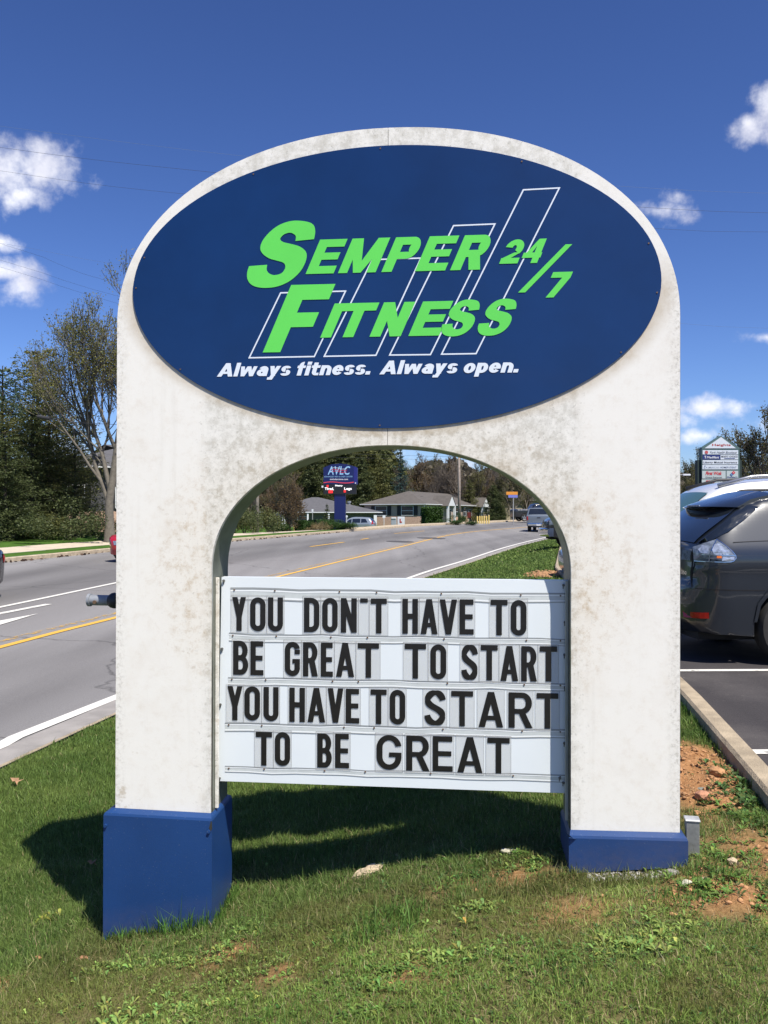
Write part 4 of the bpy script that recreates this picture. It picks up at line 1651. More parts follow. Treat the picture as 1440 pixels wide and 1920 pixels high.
def car(label, name, cat, loc, rotz, paint, top, W, bot=.30, wheels=((.95, .34), (3.6, .34)), belt=.95, tumble=.34, plan=.22, planl=.55, er=.075,
        windows=(), strips=(), lamps=(), sides=(-1,), group=None, step=.07, crown=.035, rim=M_RIMW, wide_arch=.05):
    """a vehicle from its side outline `top` (rear bumper over the roof to the front bumper)"""
    root = thing(name, label, cat, loc, rotz, group)
    # arches cut from the bottom edge
    x_r, x_f = top[0][0], top[-1][0]
    bottom = [(x_f, bot)] if False else []
    line_ = []
    for (wx, wr) in sorted(wheels, reverse=True):
        R_ = wr + wide_arch
        zc = wr
        # arc from front to rear
        a0 = math.asin(max(-1, min(1, (bot - zc) / R_)))
        for i in range(13):
            a = a0 + (math.pi - 2 * a0) * i / 12
            line_.append((wx + R_ * math.cos(a), zc + R_ * math.sin(a)))
    topd = []
    for p in resample(top, step) if len(top) > 3 else top:
        topd.append((float(p[0]), float(p[1])))
    poly = topd + line_
    xs = [p[0] for p in topd]
    xmin, xmax = min(xs), max(xs)
    T2 = np.array(topd)
    TE = T2[1:] - T2[:-1]
    TL = np.maximum((TE * TE).sum(1), 1e-9)

    def hw(x, z, d=None):
        h = W / 2
        if z > belt:
            h -= tumble * (z - belt) + .25 * max(0, z - belt - .45) ** 2
        else:
            h -= .05 * ((belt - z) / .6) ** 2 * .6
        h += .012 * math.exp(-((z - belt + .12) / .06) ** 2)
        for xe in (x - xmin, xmax - x):
            if xe < planl:
                h -= plan * (1 - xe / planl) ** 2.2
        if d is None:
            ap = np.array([x, z]) - T2[:-1]
            tt = np.clip((ap * TE).sum(1) / TL, 0, 1)[:, None]
            dd = ap - TE * tt
            d = math.sqrt(float((dd * dd).sum(1).min()))
        if d < er:
            h -= er * (1 - math.sqrt(max(0, 1 - (1 - d / er) ** 2)))
        return h

    # side skins
    ins = []
    zmax = max(p[1] for p in topd)
    gx = np.arange(xmin + step * .5, xmax, step)
    gz = np.arange(bot + step * .4, zmax, step * .8)
    for x in gx:
        for z in gz:
            if inpoly(x, z, poly):
                ins.append((x, z))
    # extra ring just inside the edge for the rounding
    for i, p in enumerate(topd):
        a = topd[min(i + 1, len(topd) - 1)]
        b = topd[max(i - 1, 0)]
        d_ = (a[0] - b[0], a[1] - b[1])
        L_ = math.hypot(*d_) or 1
        for q in (.02, .05):
            c = (p[0] + d_[1] / L_ * q, p[1] - d_[0] / L_ * q)
            if inpoly(c[0], c[1], poly):
                ins.append(c)
    pv = [Vector(p) for p in poly] + [Vector(p) for p in ins]
    ar_ = sum(poly[i][0] * poly[(i + 1) % len(poly)][1] - poly[(i + 1) % len(poly)][0] * poly[i][1] for i in range(len(poly)))
    ids = list(range(len(poly)))
    v, e, f, o1, o2, o3 = delaunay_2d_cdt(pv, [], [ids if ar_ > 0 else ids[::-1]], 1, 1e-5)
    mb = MB()
    H = [hw(p.x, p.y) for p in v]
    for s in (-1, 1):
        mb.add([(p.x, s * h, p.y) for p, h in zip(v, H)], [t if s < 0 else t[::-1] for t in f])
    # arch lips + skirt return
    nb = len(topd)
    lo = line_
    for s in (-1, 1):
        V = []
        for (x, z) in lo:
            h = hw(x, z, 1)
            V += [(x, s * h, z), (x, s * (h - .10), z + .0)]
        mb.add(V, [(2 * i, 2 * i + 1, 2 * i + 3, 2 * i + 2) for i in range(len(lo) - 1)])
    # wrap over the top from rear to front
    NCR = 8
    V = []
    nrmls = []
    for i, p in enumerate(topd):
        a = topd[min(i + 1, len(topd) - 1)]
        b = topd[max(i - 1, 0)]
        d_ = (a[0] - b[0], a[1] - b[1])
        L_ = math.hypot(*d_) or 1
        nx, nz_ = -d_[1] / L_, d_[0] / L_
        nrmls.append((nx, nz_))
    def wrap(x, z, nx, nz_, t, off=0):
        yb = hw(x, z, 0)
        cz = crown * (1 - t * t) + off
        return (x + nx * cz, t * yb, z + nz_ * cz)
    for (x, z), (nx, nz_) in zip(topd, nrmls):
        for j in range(NCR + 1):
            t = -1 + 2 * j / NCR
            V.append(wrap(x, z, nx, nz_, t))
    mb.add(V, [(i * (NCR + 1) + j, (i + 1) * (NCR + 1) + j, (i + 1) * (NCR + 1) + j + 1, i * (NCR + 1) + j + 1) for i in range(len(topd) - 1) for j in range(NCR)])
    body = mb.build('body', paint, root, fix=False)
    me = body.data
    bm = bmesh.new()
    bm.from_mesh(me)
    bmesh.ops.remove_doubles(bm, verts=bm.verts, dist=.001)
    vv_ = [v for v in bm.verts if v.co.z > belt - .15 and not any(e.is_boundary for e in v.link_edges)]
    for _ in range(5):
        bmesh.ops.smooth_vert(bm, verts=vv_, factor=.5, use_axis_x=True, use_axis_y=True, use_axis_z=True)
    bmesh.ops.recalc_face_normals(bm, faces=bm.faces)
    bm.to_mesh(me)
    bm.free()
    smooth_by_angle(body, 42)
    # underbody
    mb = MB()
    mb.box(xmin + .15, -W / 2 + .28, bot - .06, xmax - .15, W / 2 - .28, bot + .25)
    mb.build('underbody', M_UNDER, root)
    for (wx, wr) in wheels:
        for s in (-1, 1):
            mb = MB()
            n = 14
            V = []
            for y_ in (W / 2 - .06, W / 2 - .42):
                for i in range(n + 1):
                    a = math.pi * i / n
                    V.append((wx + (wr + wide_arch + .01) * math.cos(a), s * y_, wr + (wr + wide_arch + .01) * math.sin(a)))
            mb.add(V, [(i, i + 1, i + n + 2, i + n + 1) for i in range(n)])
            mb.add(V[n + 1:] + [(wx, s * (W / 2 - .42), wr * .5)], [(i, i + 1, n + 1) for i in range(n)])
            mb.build('wheel_well', M_UNDER, root)
        for s in (-1, 1):
            mb = MB()
            y0 = s * (W / 2 - .02)
            prof = [(.66, -.0), (.80, .012), (.93, .006), (.99, -.03), (1.0, -.09), (1.0, -.15), (.97, -.20), (.7, -.22)]
            n = 28
            V = []
            for r_, dy in prof:
                for i in range(n):
                    a = 2 * math.pi * i / n
                    V.append((wx + r_ * wr * math.cos(a), y0 + s * dy, wr + r_ * wr * math.sin(a)))
            mb.add(V, [(k * n + i, k * n + (i + 1) % n, (k + 1) * n + (i + 1) % n, (k + 1) * n + i) for k in range(len(prof) - 1) for i in range(n)])
            ty = mb.build('wheel', M_TYRE, root, fix=True)
            smooth_by_angle(ty, 50)
            mb = MB()
            n = 20
            V = [(wx, y0 - s * .05, wr)]
            # 5-spoke rim: dished disc with rim ring
            for i in range(n):
                a = 2 * math.pi * i / n
                V.append((wx + .66 * wr * math.cos(a), y0 - s * .0, wr + .66 * wr * math.sin(a)))
            for i in range(n):
                a = 2 * math.pi * i / n
                V.append((wx + .60 * wr * math.cos(a), y0 - s * .03, wr + .60 * wr * math.sin(a)))
            mb.add(V, [(1 + i, 1 + (i + 1) % n, n + 1 + (i + 1) % n, n + 1 + i) for i in range(n)])
            for q in range(5):
                a = 2 * math.pi * q / 5 + .3
                c, d = math.cos(a), math.sin(a)
                w1, w2 = .085 * wr * 2, .05 * wr * 2
                P = []
                for rr, ww in ((.06, w1 * .8), (.64, w2 * 1.3)):
                    for sg in (-1, 1):
                        P.append((wx + rr * wr * c - sg * ww * d, y0 - s * .022, wr + rr * wr * d + sg * ww * c))
                mb.add(P, [(0, 1, 3, 2)])
            mb.build('rim', rim, ty)

    def patch(poly_, s, off=.009):
        ins_ = []
        x0 = min(p[0] for p in poly_)
        x1 = max(p[0] for p in poly_)
        z0 = min(p[1] for p in poly_)
        z1 = max(p[1] for p in poly_)
        for x in np.arange(x0 + .03, x1, .06):
            for z in np.arange(z0 + .03, z1, .06):
                if inpoly(x, z, poly_):
                    ins_.append((x, z))
        ar_ = sum(poly_[i][0] * poly_[(i + 1) % len(poly_)][1] - poly_[(i + 1) % len(poly_)][0] * poly_[i][1] for i in range(len(poly_)))
        ids = list(range(len(poly_)))
        v, e, f, o1, o2, o3 = delaunay_2d_cdt([Vector(p) for p in list(poly_) + ins_], [], [ids if ar_ > 0 else ids[::-1]], 1, 1e-5)
        P = [(p.x, s * (hw(p.x, p.y) + off), p.y) for p in v]
        return P, [t if s < 0 else t[::-1] for t in f]

    for item in windows:
        nm, poly_, mt = item[:3]
        off = item[3] if len(item) > 3 else .009
        for s in sides:
            P, Fc = patch(poly_, s, off)
            mb = MB().add(P, Fc)
            mb.build(nm, mt, root, smooth=True)
    for item in strips:          # (name, zlo, zhi, xlo, xhi, tlo, thi, mat, off)
        nm, x0, x1, z0, z1, t0, t1, mt, off = item
        sel = [(p, q) for p, q in zip(topd, nrmls) if x0 <= p[0] <= x1 and z0 <= p[1] <= z1]
        if len(sel) < 2:
            continue
        V = []
        for (x, z), (nx, nz_) in sel:
            for j in range(7):
                V.append(wrap(x, z, nx, nz_, t0 + (t1 - t0) * j / 6, off))
        mb = MB().add(V, [(i * 7 + j, (i + 1) * 7 + j, (i + 1) * 7 + j + 1, i * 7 + j + 1) for i in range(len(sel) - 1) for j in range(6)])
        mb.build(nm, mt, root, smooth=True)
    root['_w'] = W
    del root['_w']
    return root, hw


# dark grey SUV parked beside the sign, tail to the kerb
M_GREY = mat('dark_grey_metallic', (.012, .0165, .0235), .40, metal=.12, coat=1.0, spec=.5)
top_rx = [(.13, .30), (.03, .40), (-.01, .56), (.0, .74), (.045, .82), (.05, 1.0), (.075, 1.14), (.19, 1.27), (.42, 1.44), (.62, 1.57), (.86, 1.645), (1.3, 1.68), (1.9, 1.69), (2.5, 1.64), (2.95, 1.48), (3.45, 1.17), (3.6, 1.10), (4.1, 1.04), (4.5, .93), (4.68, .78), (4.73, .55), (4.66, .34), (4.5, .28)]
y_rx = 9.04
zl = .155
SUV, hwr = car('dark grey metallic SUV with clear tail lamps, parked right of the sign by the curb', 'parked_suv', 'car', (2.93, y_rx, float(zlot(8.3))), R(2),
               M_GREY, top_rx, 1.84, bot=.28, wheels=((1.0, .365), (3.72, .365)), belt=1.10, tumble=.42, plan=.24, planl=.42, er=.08, step=.04,
               windows=(('quarter_window', [(.74, 1.255), (.86, 1.235), (1.42, 1.235), (1.36, 1.52), (1.18, 1.50), (.92, 1.36)], M_GLASS),
                        ('side_window', [(1.48, 1.235), (2.3, 1.225), (2.3, 1.57), (1.9, 1.585), (1.44, 1.55)], M_GLASS),
                        ('side_window', [(2.36, 1.225), (3.3, 1.20), (3.0, 1.38), (2.7, 1.52), (2.36, 1.57)], M_GLASS),
                        ('rear_glass_side', [(.09, 1.165), (.20, 1.205), (.36, 1.29), (.53, 1.40), (.70, 1.53), (.60, 1.545), (.42, 1.42), (.2, 1.26), (.10, 1.17)], M_GLASS, .005),
                        ('tail_lamp', [(.055, 1.135), (.16, 1.185), (.235, 1.215), (.31, 1.15), (.385, 1.06), (.375, 1.02), (.335, 1.0), (.06, 1.0)], M_CLEAR, .006),
                        ('fender_flare', [(1.40, .42), (1.36, .60), (1.27, .72), (1.13, .80), (1.0, .815), (.87, .79), (.73, .70), (.64, .58), (.61, .42), (.58, .42), (.61, .60), (.71, .73), (.86, .83), (1.0, .855), (1.15, .835), (1.3, .75), (1.4, .62), (1.44, .42)], M_GREY, .012)),
               strips=(('rear_window', .06, .66, 1.16, 1.57, -.97, .97, M_GLASS, .004), ('tail_lamp', .03, .06, .98, 1.14, -1.0, -.66, M_CLEAR, .005), ('windscreen', 2.6, 3.42, 1.2, 1.62, -.93, .93, M_GLASS, .004)))


def surf_line(root, hwf, name, pts, mt, wd, off=.003, s=-1):
    pts = resample(pts, .05)
    V = []
    for i, p in enumerate(pts):
        a = pts[min(i + 1, len(pts) - 1)] - pts[max(i - 1, 0)]
        a = a / np.linalg.norm(a)
        q = np.array([-a[1], a[0]]) * wd / 2
        for g in (p + q, p - q):
            V.append((g[0], s * (hwf(g[0], g[1]) + off), g[1]))
    return MB().add(V, [(2 * i, 2 * i + 1, 2 * i + 3, 2 * i + 2) for i in range(len(pts) - 1)]).build(name, mt, root)


surf_line(SUV, hwr, 'bumper_seam', [(.03, .735), (.3, .73), (.68, .725)], M_SEAM, .008)
surf_line(SUV, hwr, 'hatch_seam', [(.045, .74), (.052, .9), (.06, 1.13)], M_SEAM, .007)
surf_line(SUV, hwr, 'body_crease', [(.38, 1.185), (.6, 1.195), (.74, 1.20)], M_SEAM, .006)
surf_line(SUV, hwr, 'lamp_divider', [(.06, 1.065), (.2, 1.062), (.38, 1.06)], M_CHROME, .006, .010)
surf_line(SUV, hwr, 'lamp_divider', [(.155, 1.0), (.175, 1.1), (.235, 1.21)], M_CHROME, .007, .010)
def surf_patch(root, hwf, name, poly_, mt, off):
    n_ = len(poly_)
    cx_ = sum(p[0] for p in poly_) / n_
    cz_ = sum(p[1] for p in poly_) / n_
    V = [(cx_, -(hwf(cx_, cz_) + off), cz_)] + [(x, -(hwf(x, z) + off), z) for x, z in poly_]
    return MB().add(V, [(0, i + 1, (i + 1) % n_ + 1) for i in range(n_)]).build(name, mt, root)


M_LB = mat('bright_reflector', (.50, .56, .66), .2, metal=.4, var=.4, scale=30)
for (cx_, cz_, ra, rb) in ((.125, 1.115, .036, .040), (.235, 1.115, .050, .058), (.30, 1.085, .03, .03)):
    surf_patch(SUV, hwr, 'reflector_bowl', [(cx_ + ra * math.cos(a), cz_ + rb * math.sin(a)) for a in np.linspace(0, 2 * math.pi, 17)[:-1]], M_LB, .0075)
surf_patch(SUV, hwr, 'reflector_bowl', [(.26, 1.008), (.365, 1.020), (.372, 1.05), (.27, 1.045)], M_LB, .0075)
surf_line(SUV, hwr, 'lamp_edge', [(.06, 1.0), (.2, .998), (.335, .999), (.375, 1.02), (.387, 1.06), (.31, 1.152), (.236, 1.217)], M_CHROME, .006, .008)
surf_line(SUV, hwr, 'lamp_bulb', [(.22, 1.045), (.26, 1.045)], M_AMB, .022, .009)
surf_line(SUV, hwr, 'reflector_lens', [(.0, .47), (.1, .473), (.17, .478)], M_RED, .058, .008)
surf_line(SUV, hwr, 'chrome_strip', [(.75, 1.233), (1.1, 1.222), (1.45, 1.222)], M_CHROME, .010, .008)
# roof spoiler over the hatch
mb = MB()
V = []
for j in range(11):
    t = -1 + 2 * j / 10
    yv = t * .66
    e = abs(t) ** 3
    xr = .36 + .16 * e
    xf = .86 + .02 * e
    V += [(xr, yv, 1.535 - .012 * e), (xr + .05, yv, 1.56 - .01 * e), (.66, yv, 1.632 - .03 * e), (xf, yv, 1.70 - .045 * e), (xf, yv, 1.60), (xr + .07, yv, 1.515)]
mb.add(V, [(j * 6 + i, j * 6 + (i + 1) % 6, (j + 1) * 6 + (i + 1) % 6, (j + 1) * 6 + i) for j in range(10) for i in range(6)])
mb.add(V[:6], [(0, 1, 2, 3, 4, 5)])
mb.add(V[-6:], [(5, 4, 3, 2, 1, 0)])
sp_ = mb.build('rear_spoiler', M_GREY, SUV, fix=True)
smooth_by_angle(sp_, 40)
MB().box(.345, -.16, 1.536, .36, .16, 1.552, ch=.003).build('brake_lamp', M_CLEAR, SUV, fix=True)
for s in (-1, 1):
    mb = MB()
    mb.tube([(1.05, s * .62, 1.67), (1.15, s * .63, 1.725), (1.8, s * .64, 1.74), (2.5, s * .62, 1.70), (2.6, s * .61, 1.65)], .018, 6)
    mb.build('roof_rail', M_TRIM, SUV, smooth=True)
mb = MB()
mb.tube([(.2, -.30, .26), (.05, -.28, .24), (.02, -.27, .21), (.06, -.26, .18), (.12, -.27, .22)], .010, 6)
mb.build('tow_loop', M_TRIM, SUV)
V, Fc = btext('350', .13, .035, .0)
MB().add([(-.012 - .03 * 0, -.60 - a, .865 + b) for a, b in V], Fc).build('badge', M_CHROME, SUV)

# white SUV two stalls on, nose to the kerb
M_WHITEC = mat('white_car_paint', (.70, .72, .75), .25, coat=1.0)
top_w = [(.0, .40), (-.04, .6), (.0, .9), (.06, 1.15), (.45, 1.75), (.7, 1.88), (1.3, 1.93), (2.2, 1.93), (2.9, 1.86), (3.25, 1.72), (3.85, 1.25), (4.0, 1.18), (4.6, 1.10), (4.9, .98), (5.05, .75), (5.05, .45), (4.9, .33)]
WSUV, hww = car('white SUV with silver roof rails showing above the dark grey SUV', 'parked_suv', 'car', (8.05, 13.3, float(zlot(12.5)) + .03), R(180), M_WHITEC, top_w, 1.95, bot=.32,
                wheels=((.95, .38), (4.0, .38)), belt=1.18, tumble=.30, plan=.25,
                windows=(('side_window', [(.35, 1.28), (1.2, 1.26), (1.2, 1.72), (.72, 1.70)], M_GLASS), ('side_window', [(1.30, 1.26), (2.28, 1.25), (2.25, 1.74), (1.30, 1.73)], M_GLASS),
                         ('side_window', [(2.42, 1.25), (3.62, 1.22), (3.15, 1.60), (2.88, 1.70), (2.42, 1.74)], mat('greenish_glass', (.06, .13, .12), .05, spec=.9)),
                         ('pillar', [(2.27, 1.22), (2.43, 1.22), (2.42, 1.77), (2.27, 1.77)], mat('silver_pillar', (.30, .31, .34), .35, metal=.5))),
                strips=(('windscreen', 3.2, 3.82, 1.27, 1.73, -.92, .92, mat('greenish_glass', (.06, .13, .12), .05, spec=.9), .004),), sides=(1,))
for s in (-1, 1):
    mb = MB()
    mb.tube([(.7, s * .66, 1.89), (.85, s * .67, 1.965), (1.7, s * .68, 2.00), (2.6, s * .67, 1.97), (3.1, s * .66, 1.83)], [.03, .022, .022, .022, .035], 6)
    mb.build('roof_rail', M_TRIM if s < 0 else mat('silver_rail', (.4, .41, .43), .3, metal=.6), WSUV, smooth=True)

# grey pickup with a cap, driving away
M_SILV = mat('silver_blue_paint', (.27, .31, .36), .3, metal=.3, coat=.8)
top_pk = [(.05, .48), (.0, .52), (.0, .72), (.10, .74), (.10, 1.28), (.16, 1.32), (.48, 1.86), (.7, 1.90), (2.2, 1.92), (3.4, 1.93), (3.65, 1.88), (4.25, 1.32), (4.5, 1.25), (5.3, 1.15), (5.5, 1.0), (5.55, .6), (5.4, .45)]
PK, hwp = car('silver grey pickup truck with a cap over its bed, driving away up the road', 'pickup_truck', 'truck', (12.1, 66.8, Z(11.9, 67)), R(90) - R(17), mat('pickup_grey_paint', (.16, .19, .225), .35, metal=.3, coat=.6), top_pk, 1.96, bot=.45,
              wheels=((1.2, .40), (4.5, .40)), belt=1.28, tumble=.22, plan=.06, planl=.2, er=.05, crown=.02, step=.05,
              windows=(('cap_window', [(.55, 1.42), (1.9, 1.42), (1.9, 1.74), (.75, 1.74)], M_GLASS), ('side_window', [(2.3, 1.36), (3.9, 1.36), (3.5, 1.78), (2.3, 1.80)], M_GLASS),
                       ('tail_lamp', [(.11, .90), (.24, .90), (.24, 1.24), (.11, 1.24)], M_RED, .010)),
              strips=(('cap_window', .14, .50, 1.38, 1.84, -.90, .90, M_GLASS, .004), ('bumper', -.02, .09, .5, .73, -.99, .99, M_CHROME, .012), ('tail_lamp', .08, .13, .88, 1.25, -1.0, -.89, M_RED, .008), ('tail_lamp', .08, .13, .88, 1.25, .89, 1.0, M_RED, .008)), sides=(-1, 1))
MB().box(.068, -.13, 1.10, .085, .13, 1.17).build('tailgate_handle', M_TRIM, PK)
MB().box(-.04, -.16, .50, -.03, .16, .66).build('licence_plate', mat('plate_white', (.6, .6, .6), .5), PK)
MB().box(.02, -.55, .38, .10, .55, .50).build('hitch_bar', M_TRIM, PK)
PK.scale = (1, 1, 1)

# dark pickup nose in the lot, chrome bumper over the kerb
M_DGREEN = mat('very_dark_paint', (.014, .016, .020), .3, coat=.8)
top_dp = [(.0, .5), (.0, 1.25), (.2, 1.3), (1.8, 1.32), (2.0, 1.35), (2.3, 1.85), (2.7, 1.9), (3.6, 1.88), (4.2, 1.35), (4.5, 1.28), (5.2, 1.2), (5.38, 1.05), (5.42, .75), (5.4, .5)]
DP, hwd = car('black pickup truck nosed to the lot curb with a chrome front bumper and orange lamp', 'pickup_truck', 'truck', (6.25 + 5.42, 33.0, float(zlot(32)) + .02), R(180 - 4), M_DGREEN, top_dp, 1.98, bot=.45,
              wheels=((1.1, .40), (4.45, .40)), belt=1.3, tumble=.22, plan=.10, planl=.25, er=.06,
              windows=(('side_window', [(2.5, 1.38), (3.9, 1.38), (3.5, 1.78), (2.6, 1.78)], M_GLASS), ('headlight', [(5.05, .92), (5.34, .92), (5.34, 1.14), (5.05, 1.16)], M_CLEAR, .006), ('turn_lamp', [(4.90, .92), (5.10, .92), (5.10, 1.14), (4.90, 1.14)], M_AMB, .010)), sides=(1,), strips=(('headlight', 5.35, 5.45, .9, 1.12, .7, 1.0, M_CLEAR, .006), ('turn_lamp', 5.2, 5.40, .9, 1.14, .86, 1.02, M_AMB, .008)))
mb = MB()
V = []
for j in range(13):
    t = -1 + 2 * j / 12
    x = 5.60 - .22 * abs(t) ** 3
    V += [(x - .05, t * 1.0, .82), (x + .02, t * 1.0, .78), (x + .03, t * 1.0, .62), (x - .04, t * 1.0, .50), (x - .2, t * 1.0, .5), (x - .2, t * 1.0, .82)]
mb.add(V, [(j * 6 + i, j * 6 + (i + 1) % 6, (j + 1) * 6 + (i + 1) % 6, (j + 1) * 6 + i) for j in range(12) for i in range(6)])
mb.add(V[-6:], [(5, 4, 3, 2, 1, 0)])
mb.add(V[:6], [(0, 1, 2, 3, 4, 5)])
o = mb.build('front_bumper', M_CHROME, DP, fix=True)
smooth_by_angle(o, 50)

# silver sedan nose beyond the right leg
M_SILVER = mat('silver_paint', (.36, .40, .46), .3, metal=.25, coat=.8)
top_sd = [(.1, .34), (.0, .5), (.02, .85), (.2, .98), (.8, 1.05), (1.4, 1.38), (2.2, 1.44), (2.8, 1.36), (3.5, .98), (4.1, .90), (4.5, .78), (4.6, .6), (4.58, .36), (4.45, .24)]
SD, hws = car('silver sedan nosed over the lot curb, seen inside the arch at the right leg', 'parked_car', 'car', (3.90 + 4.6, 18.6, float(zlot(18)) - .10), R(180), M_SILVER, top_sd, 1.76, bot=.26, wheels=((.9, .32), (3.65, .32)), belt=.88,
              windows=(('side_window', [(1.1, .95), (2.1, .93), (2.1, 1.33), (1.5, 1.33)], M_GLASS), ('side_window', [(2.2, .93), (3.2, .92), (2.75, 1.28), (2.2, 1.34)], M_GLASS), ('headlight', [(4.25, .66), (4.5, .62), (4.48, .74), (4.2, .80)], M_CLEAR, .006), ('fog_lamp', [(4.42, .34), (4.56, .36), (4.55, .46), (4.42, .46)], M_TRIM, .008)), sides=(1,), plan=.3, planl=.5)

# silver hatchback behind the low hedge
top_mv = [(.1, .34), (.0, .5), (.02, .95), (.1, 1.1), (.45, 1.48), (.7, 1.56), (1.5, 1.60), (2.4, 1.55), (3.2, 1.1), (3.9, .95), (4.2, .75), (4.22, .45), (4.1, .28)]
mvp = at(704, 985, 86)
mvg = Z(mvp.x, 86)
MV, hwm = car('silver hatchback with an orange-red tail lamp parked behind the hedge by the blue pylon sign', 'parked_car', 'car', (mvp.x, 86, 1.6 + (968 - 969.5) / 1600 * 86 - 1.62), R(180 - 12), M_SILV, top_mv, 1.75, bot=.30, wheels=((.8, .33), (3.4, .33)), belt=1.0,
              windows=(('side_window', [(.62, 1.08), (1.3, 1.06), (1.3, 1.46), (.85, 1.44)], M_GLASS), ('side_window', [(1.38, 1.06), (2.2, 1.05), (2.2, 1.45), (1.38, 1.47)], M_GLASS), ('side_window', [(2.28, 1.05), (2.95, 1.04), (2.55, 1.36), (2.28, 1.43)], M_GLASS), ('tail_lamp', [(.05, .92), (.26, .90), (.2, 1.26), (.12, 1.24)], M_RED, .010)), sides=(1,),
              strips=(('rear_window', .1, .5, 1.12, 1.5, -.85, .85, M_GLASS, .004), ('tail_lamp', -.02, .08, .85, 1.05, .72, 1.0, M_RED, .008)))

# dark pickup far off near the street name sign
fp = at(952, 977, 92)
FP, _h = car('black pickup truck with bright wheels parked far off behind the street name sign', 'pickup_truck', 'truck', (fp.x + .6, 93, 1.6 - 9.5 / 1600 * 92), R(10), M_DGREEN, [(p[0], p[1]) for p in top_dp], 1.95, bot=.45,
             wheels=((1.1, .40), (4.45, .40)), belt=1.3, tumble=.2, plan=.1, windows=(('side_window', [(2.5, 1.38), (3.9, 1.38), (3.5, 1.78), (2.6, 1.78)], M_GLASS),), sides=(-1,), step=.12)

# red car on the far lane, cut by the left leg
M_REDC = mat('red_car_paint', (.38, .010, .018), .25, coat=1.0)
top_rd = [(.1, .34), (.0, .5), (.02, .85), (.15, 1.02), (.9, 1.12), (1.5, 1.42), (2.4, 1.46), (2.9, 1.36), (3.55, .98), (4.1, .88), (4.4, .74), (4.5, .55), (4.48, .36), (4.38, .22)]
rdx, rdy = -9.13, 28.64
ang = R(180 + 79)
RD, hwd2 = car('red car driving down the far lane, only its nose showing left of the white leg', 'red_car', 'car', (-9.48 + 4.5 * .22 + .9, 28.4 + 4.5 * .975, Z(-9.0, 31)), R(258), M_REDC, top_rd, 1.76, bot=.24, wheels=((.85, .32), (3.6, .32)), belt=.90,
               windows=(('side_window', [(1.1, .97), (2.2, .96), (2.2, 1.36), (1.6, 1.36)], M_GLASS), ('side_window', [(2.3, .96), (3.25, .94), (2.85, 1.28), (2.3, 1.36)], M_GLASS), ('headlight', [(4.05, .64), (4.40, .56), (4.38, .70), (4.05, .82)], M_CLEAR, .008)), sides=(-1, 1), plan=.3, planl=.5,
               strips=(('headlight', 4.38, 4.50, .55, .72, -1.0, -.62, M_CLEAR, .008), ('headlight', 4.38, 4.50, .55, .72, .62, 1.0, M_CLEAR, .008), ('windscreen', 2.9, 3.45, 1.0, 1.36, -.9, .9, M_GLASS, .004), ('grille', 4.44, 4.52, .30, .52, -.6, .6, M_TRIM, .006)))

# black car leaving the frame at the left
M_BLK = mat('black_car_paint', (.012, .013, .018), .25, coat=1.0)
BK, _h = car('black car with a red tail lamp cut off by the left edge', 'black_car', 'car', (-9.03, 18.9, Z(-9.3, 18.8)), R(260), M_BLK, top_rd, 1.8, bot=.24, wheels=((.85, .32), (3.6, .32)), belt=.90,
             windows=(('side_window', [(1.1, .97), (2.2, .96), (2.2, 1.36), (1.6, 1.36)], M_GLASS), ('tail_lamp', [(.02, .72), (.3, .72), (.3, .92), (.03, .92)], M_RED, .008)), sides=(-1, 1),
             strips=(('tail_lamp', -.02, .06, .65, .95, -1.0, -.6, M_RED, .008), ('tail_lamp', -.02, .06, .65, .95, .6, 1.0, M_RED, .008), ('rear_window', .9, 1.5, 1.12, 1.4, -.9, .9, M_GLASS, .004)))

# ------------------------------------------------------------------ buildings
M_SIDING = mat('taupe_siding', (.37, .295, .25), .85, var=.12, scale=.8)
M_BRICKL = mat('pale_pink_brick', (.54, .36, .275), .9, var=.2, scale=6)
M_ROOF = mat('brown_grey_shingle', (.098, .088, .080), .92, var=.18, scale=2.5, bump=.2, bscale=8)
M_ROOF2 = mat('grey_shingle', (.092, .092, .10), .92, var=.15, scale=2.5)
M_TRIMW = mat('white_trim', (.62, .64, .66), .6)
M_DARKW = mat('dark_shutter', (.018, .018, .022), .6)
M_WIN = mat('window_pane', (.035, .042, .052), .08, spec=.8)
M_YPOST = mat('yellow_post_paint', (.66, .50, .16), .6, var=.15, scale=5)


def frame_M(origin, right, up=(0, 0, 1)):
    r = Vector(right).normalized()
    n = Vector((-r.y, r.x, 0))
    M = Matrix(((r.x, n.x, 0, origin[0]), (r.y, n.y, 0, origin[1]), (0, 0, 1, origin[2]), (0, 0, 0, 1)))
    return M


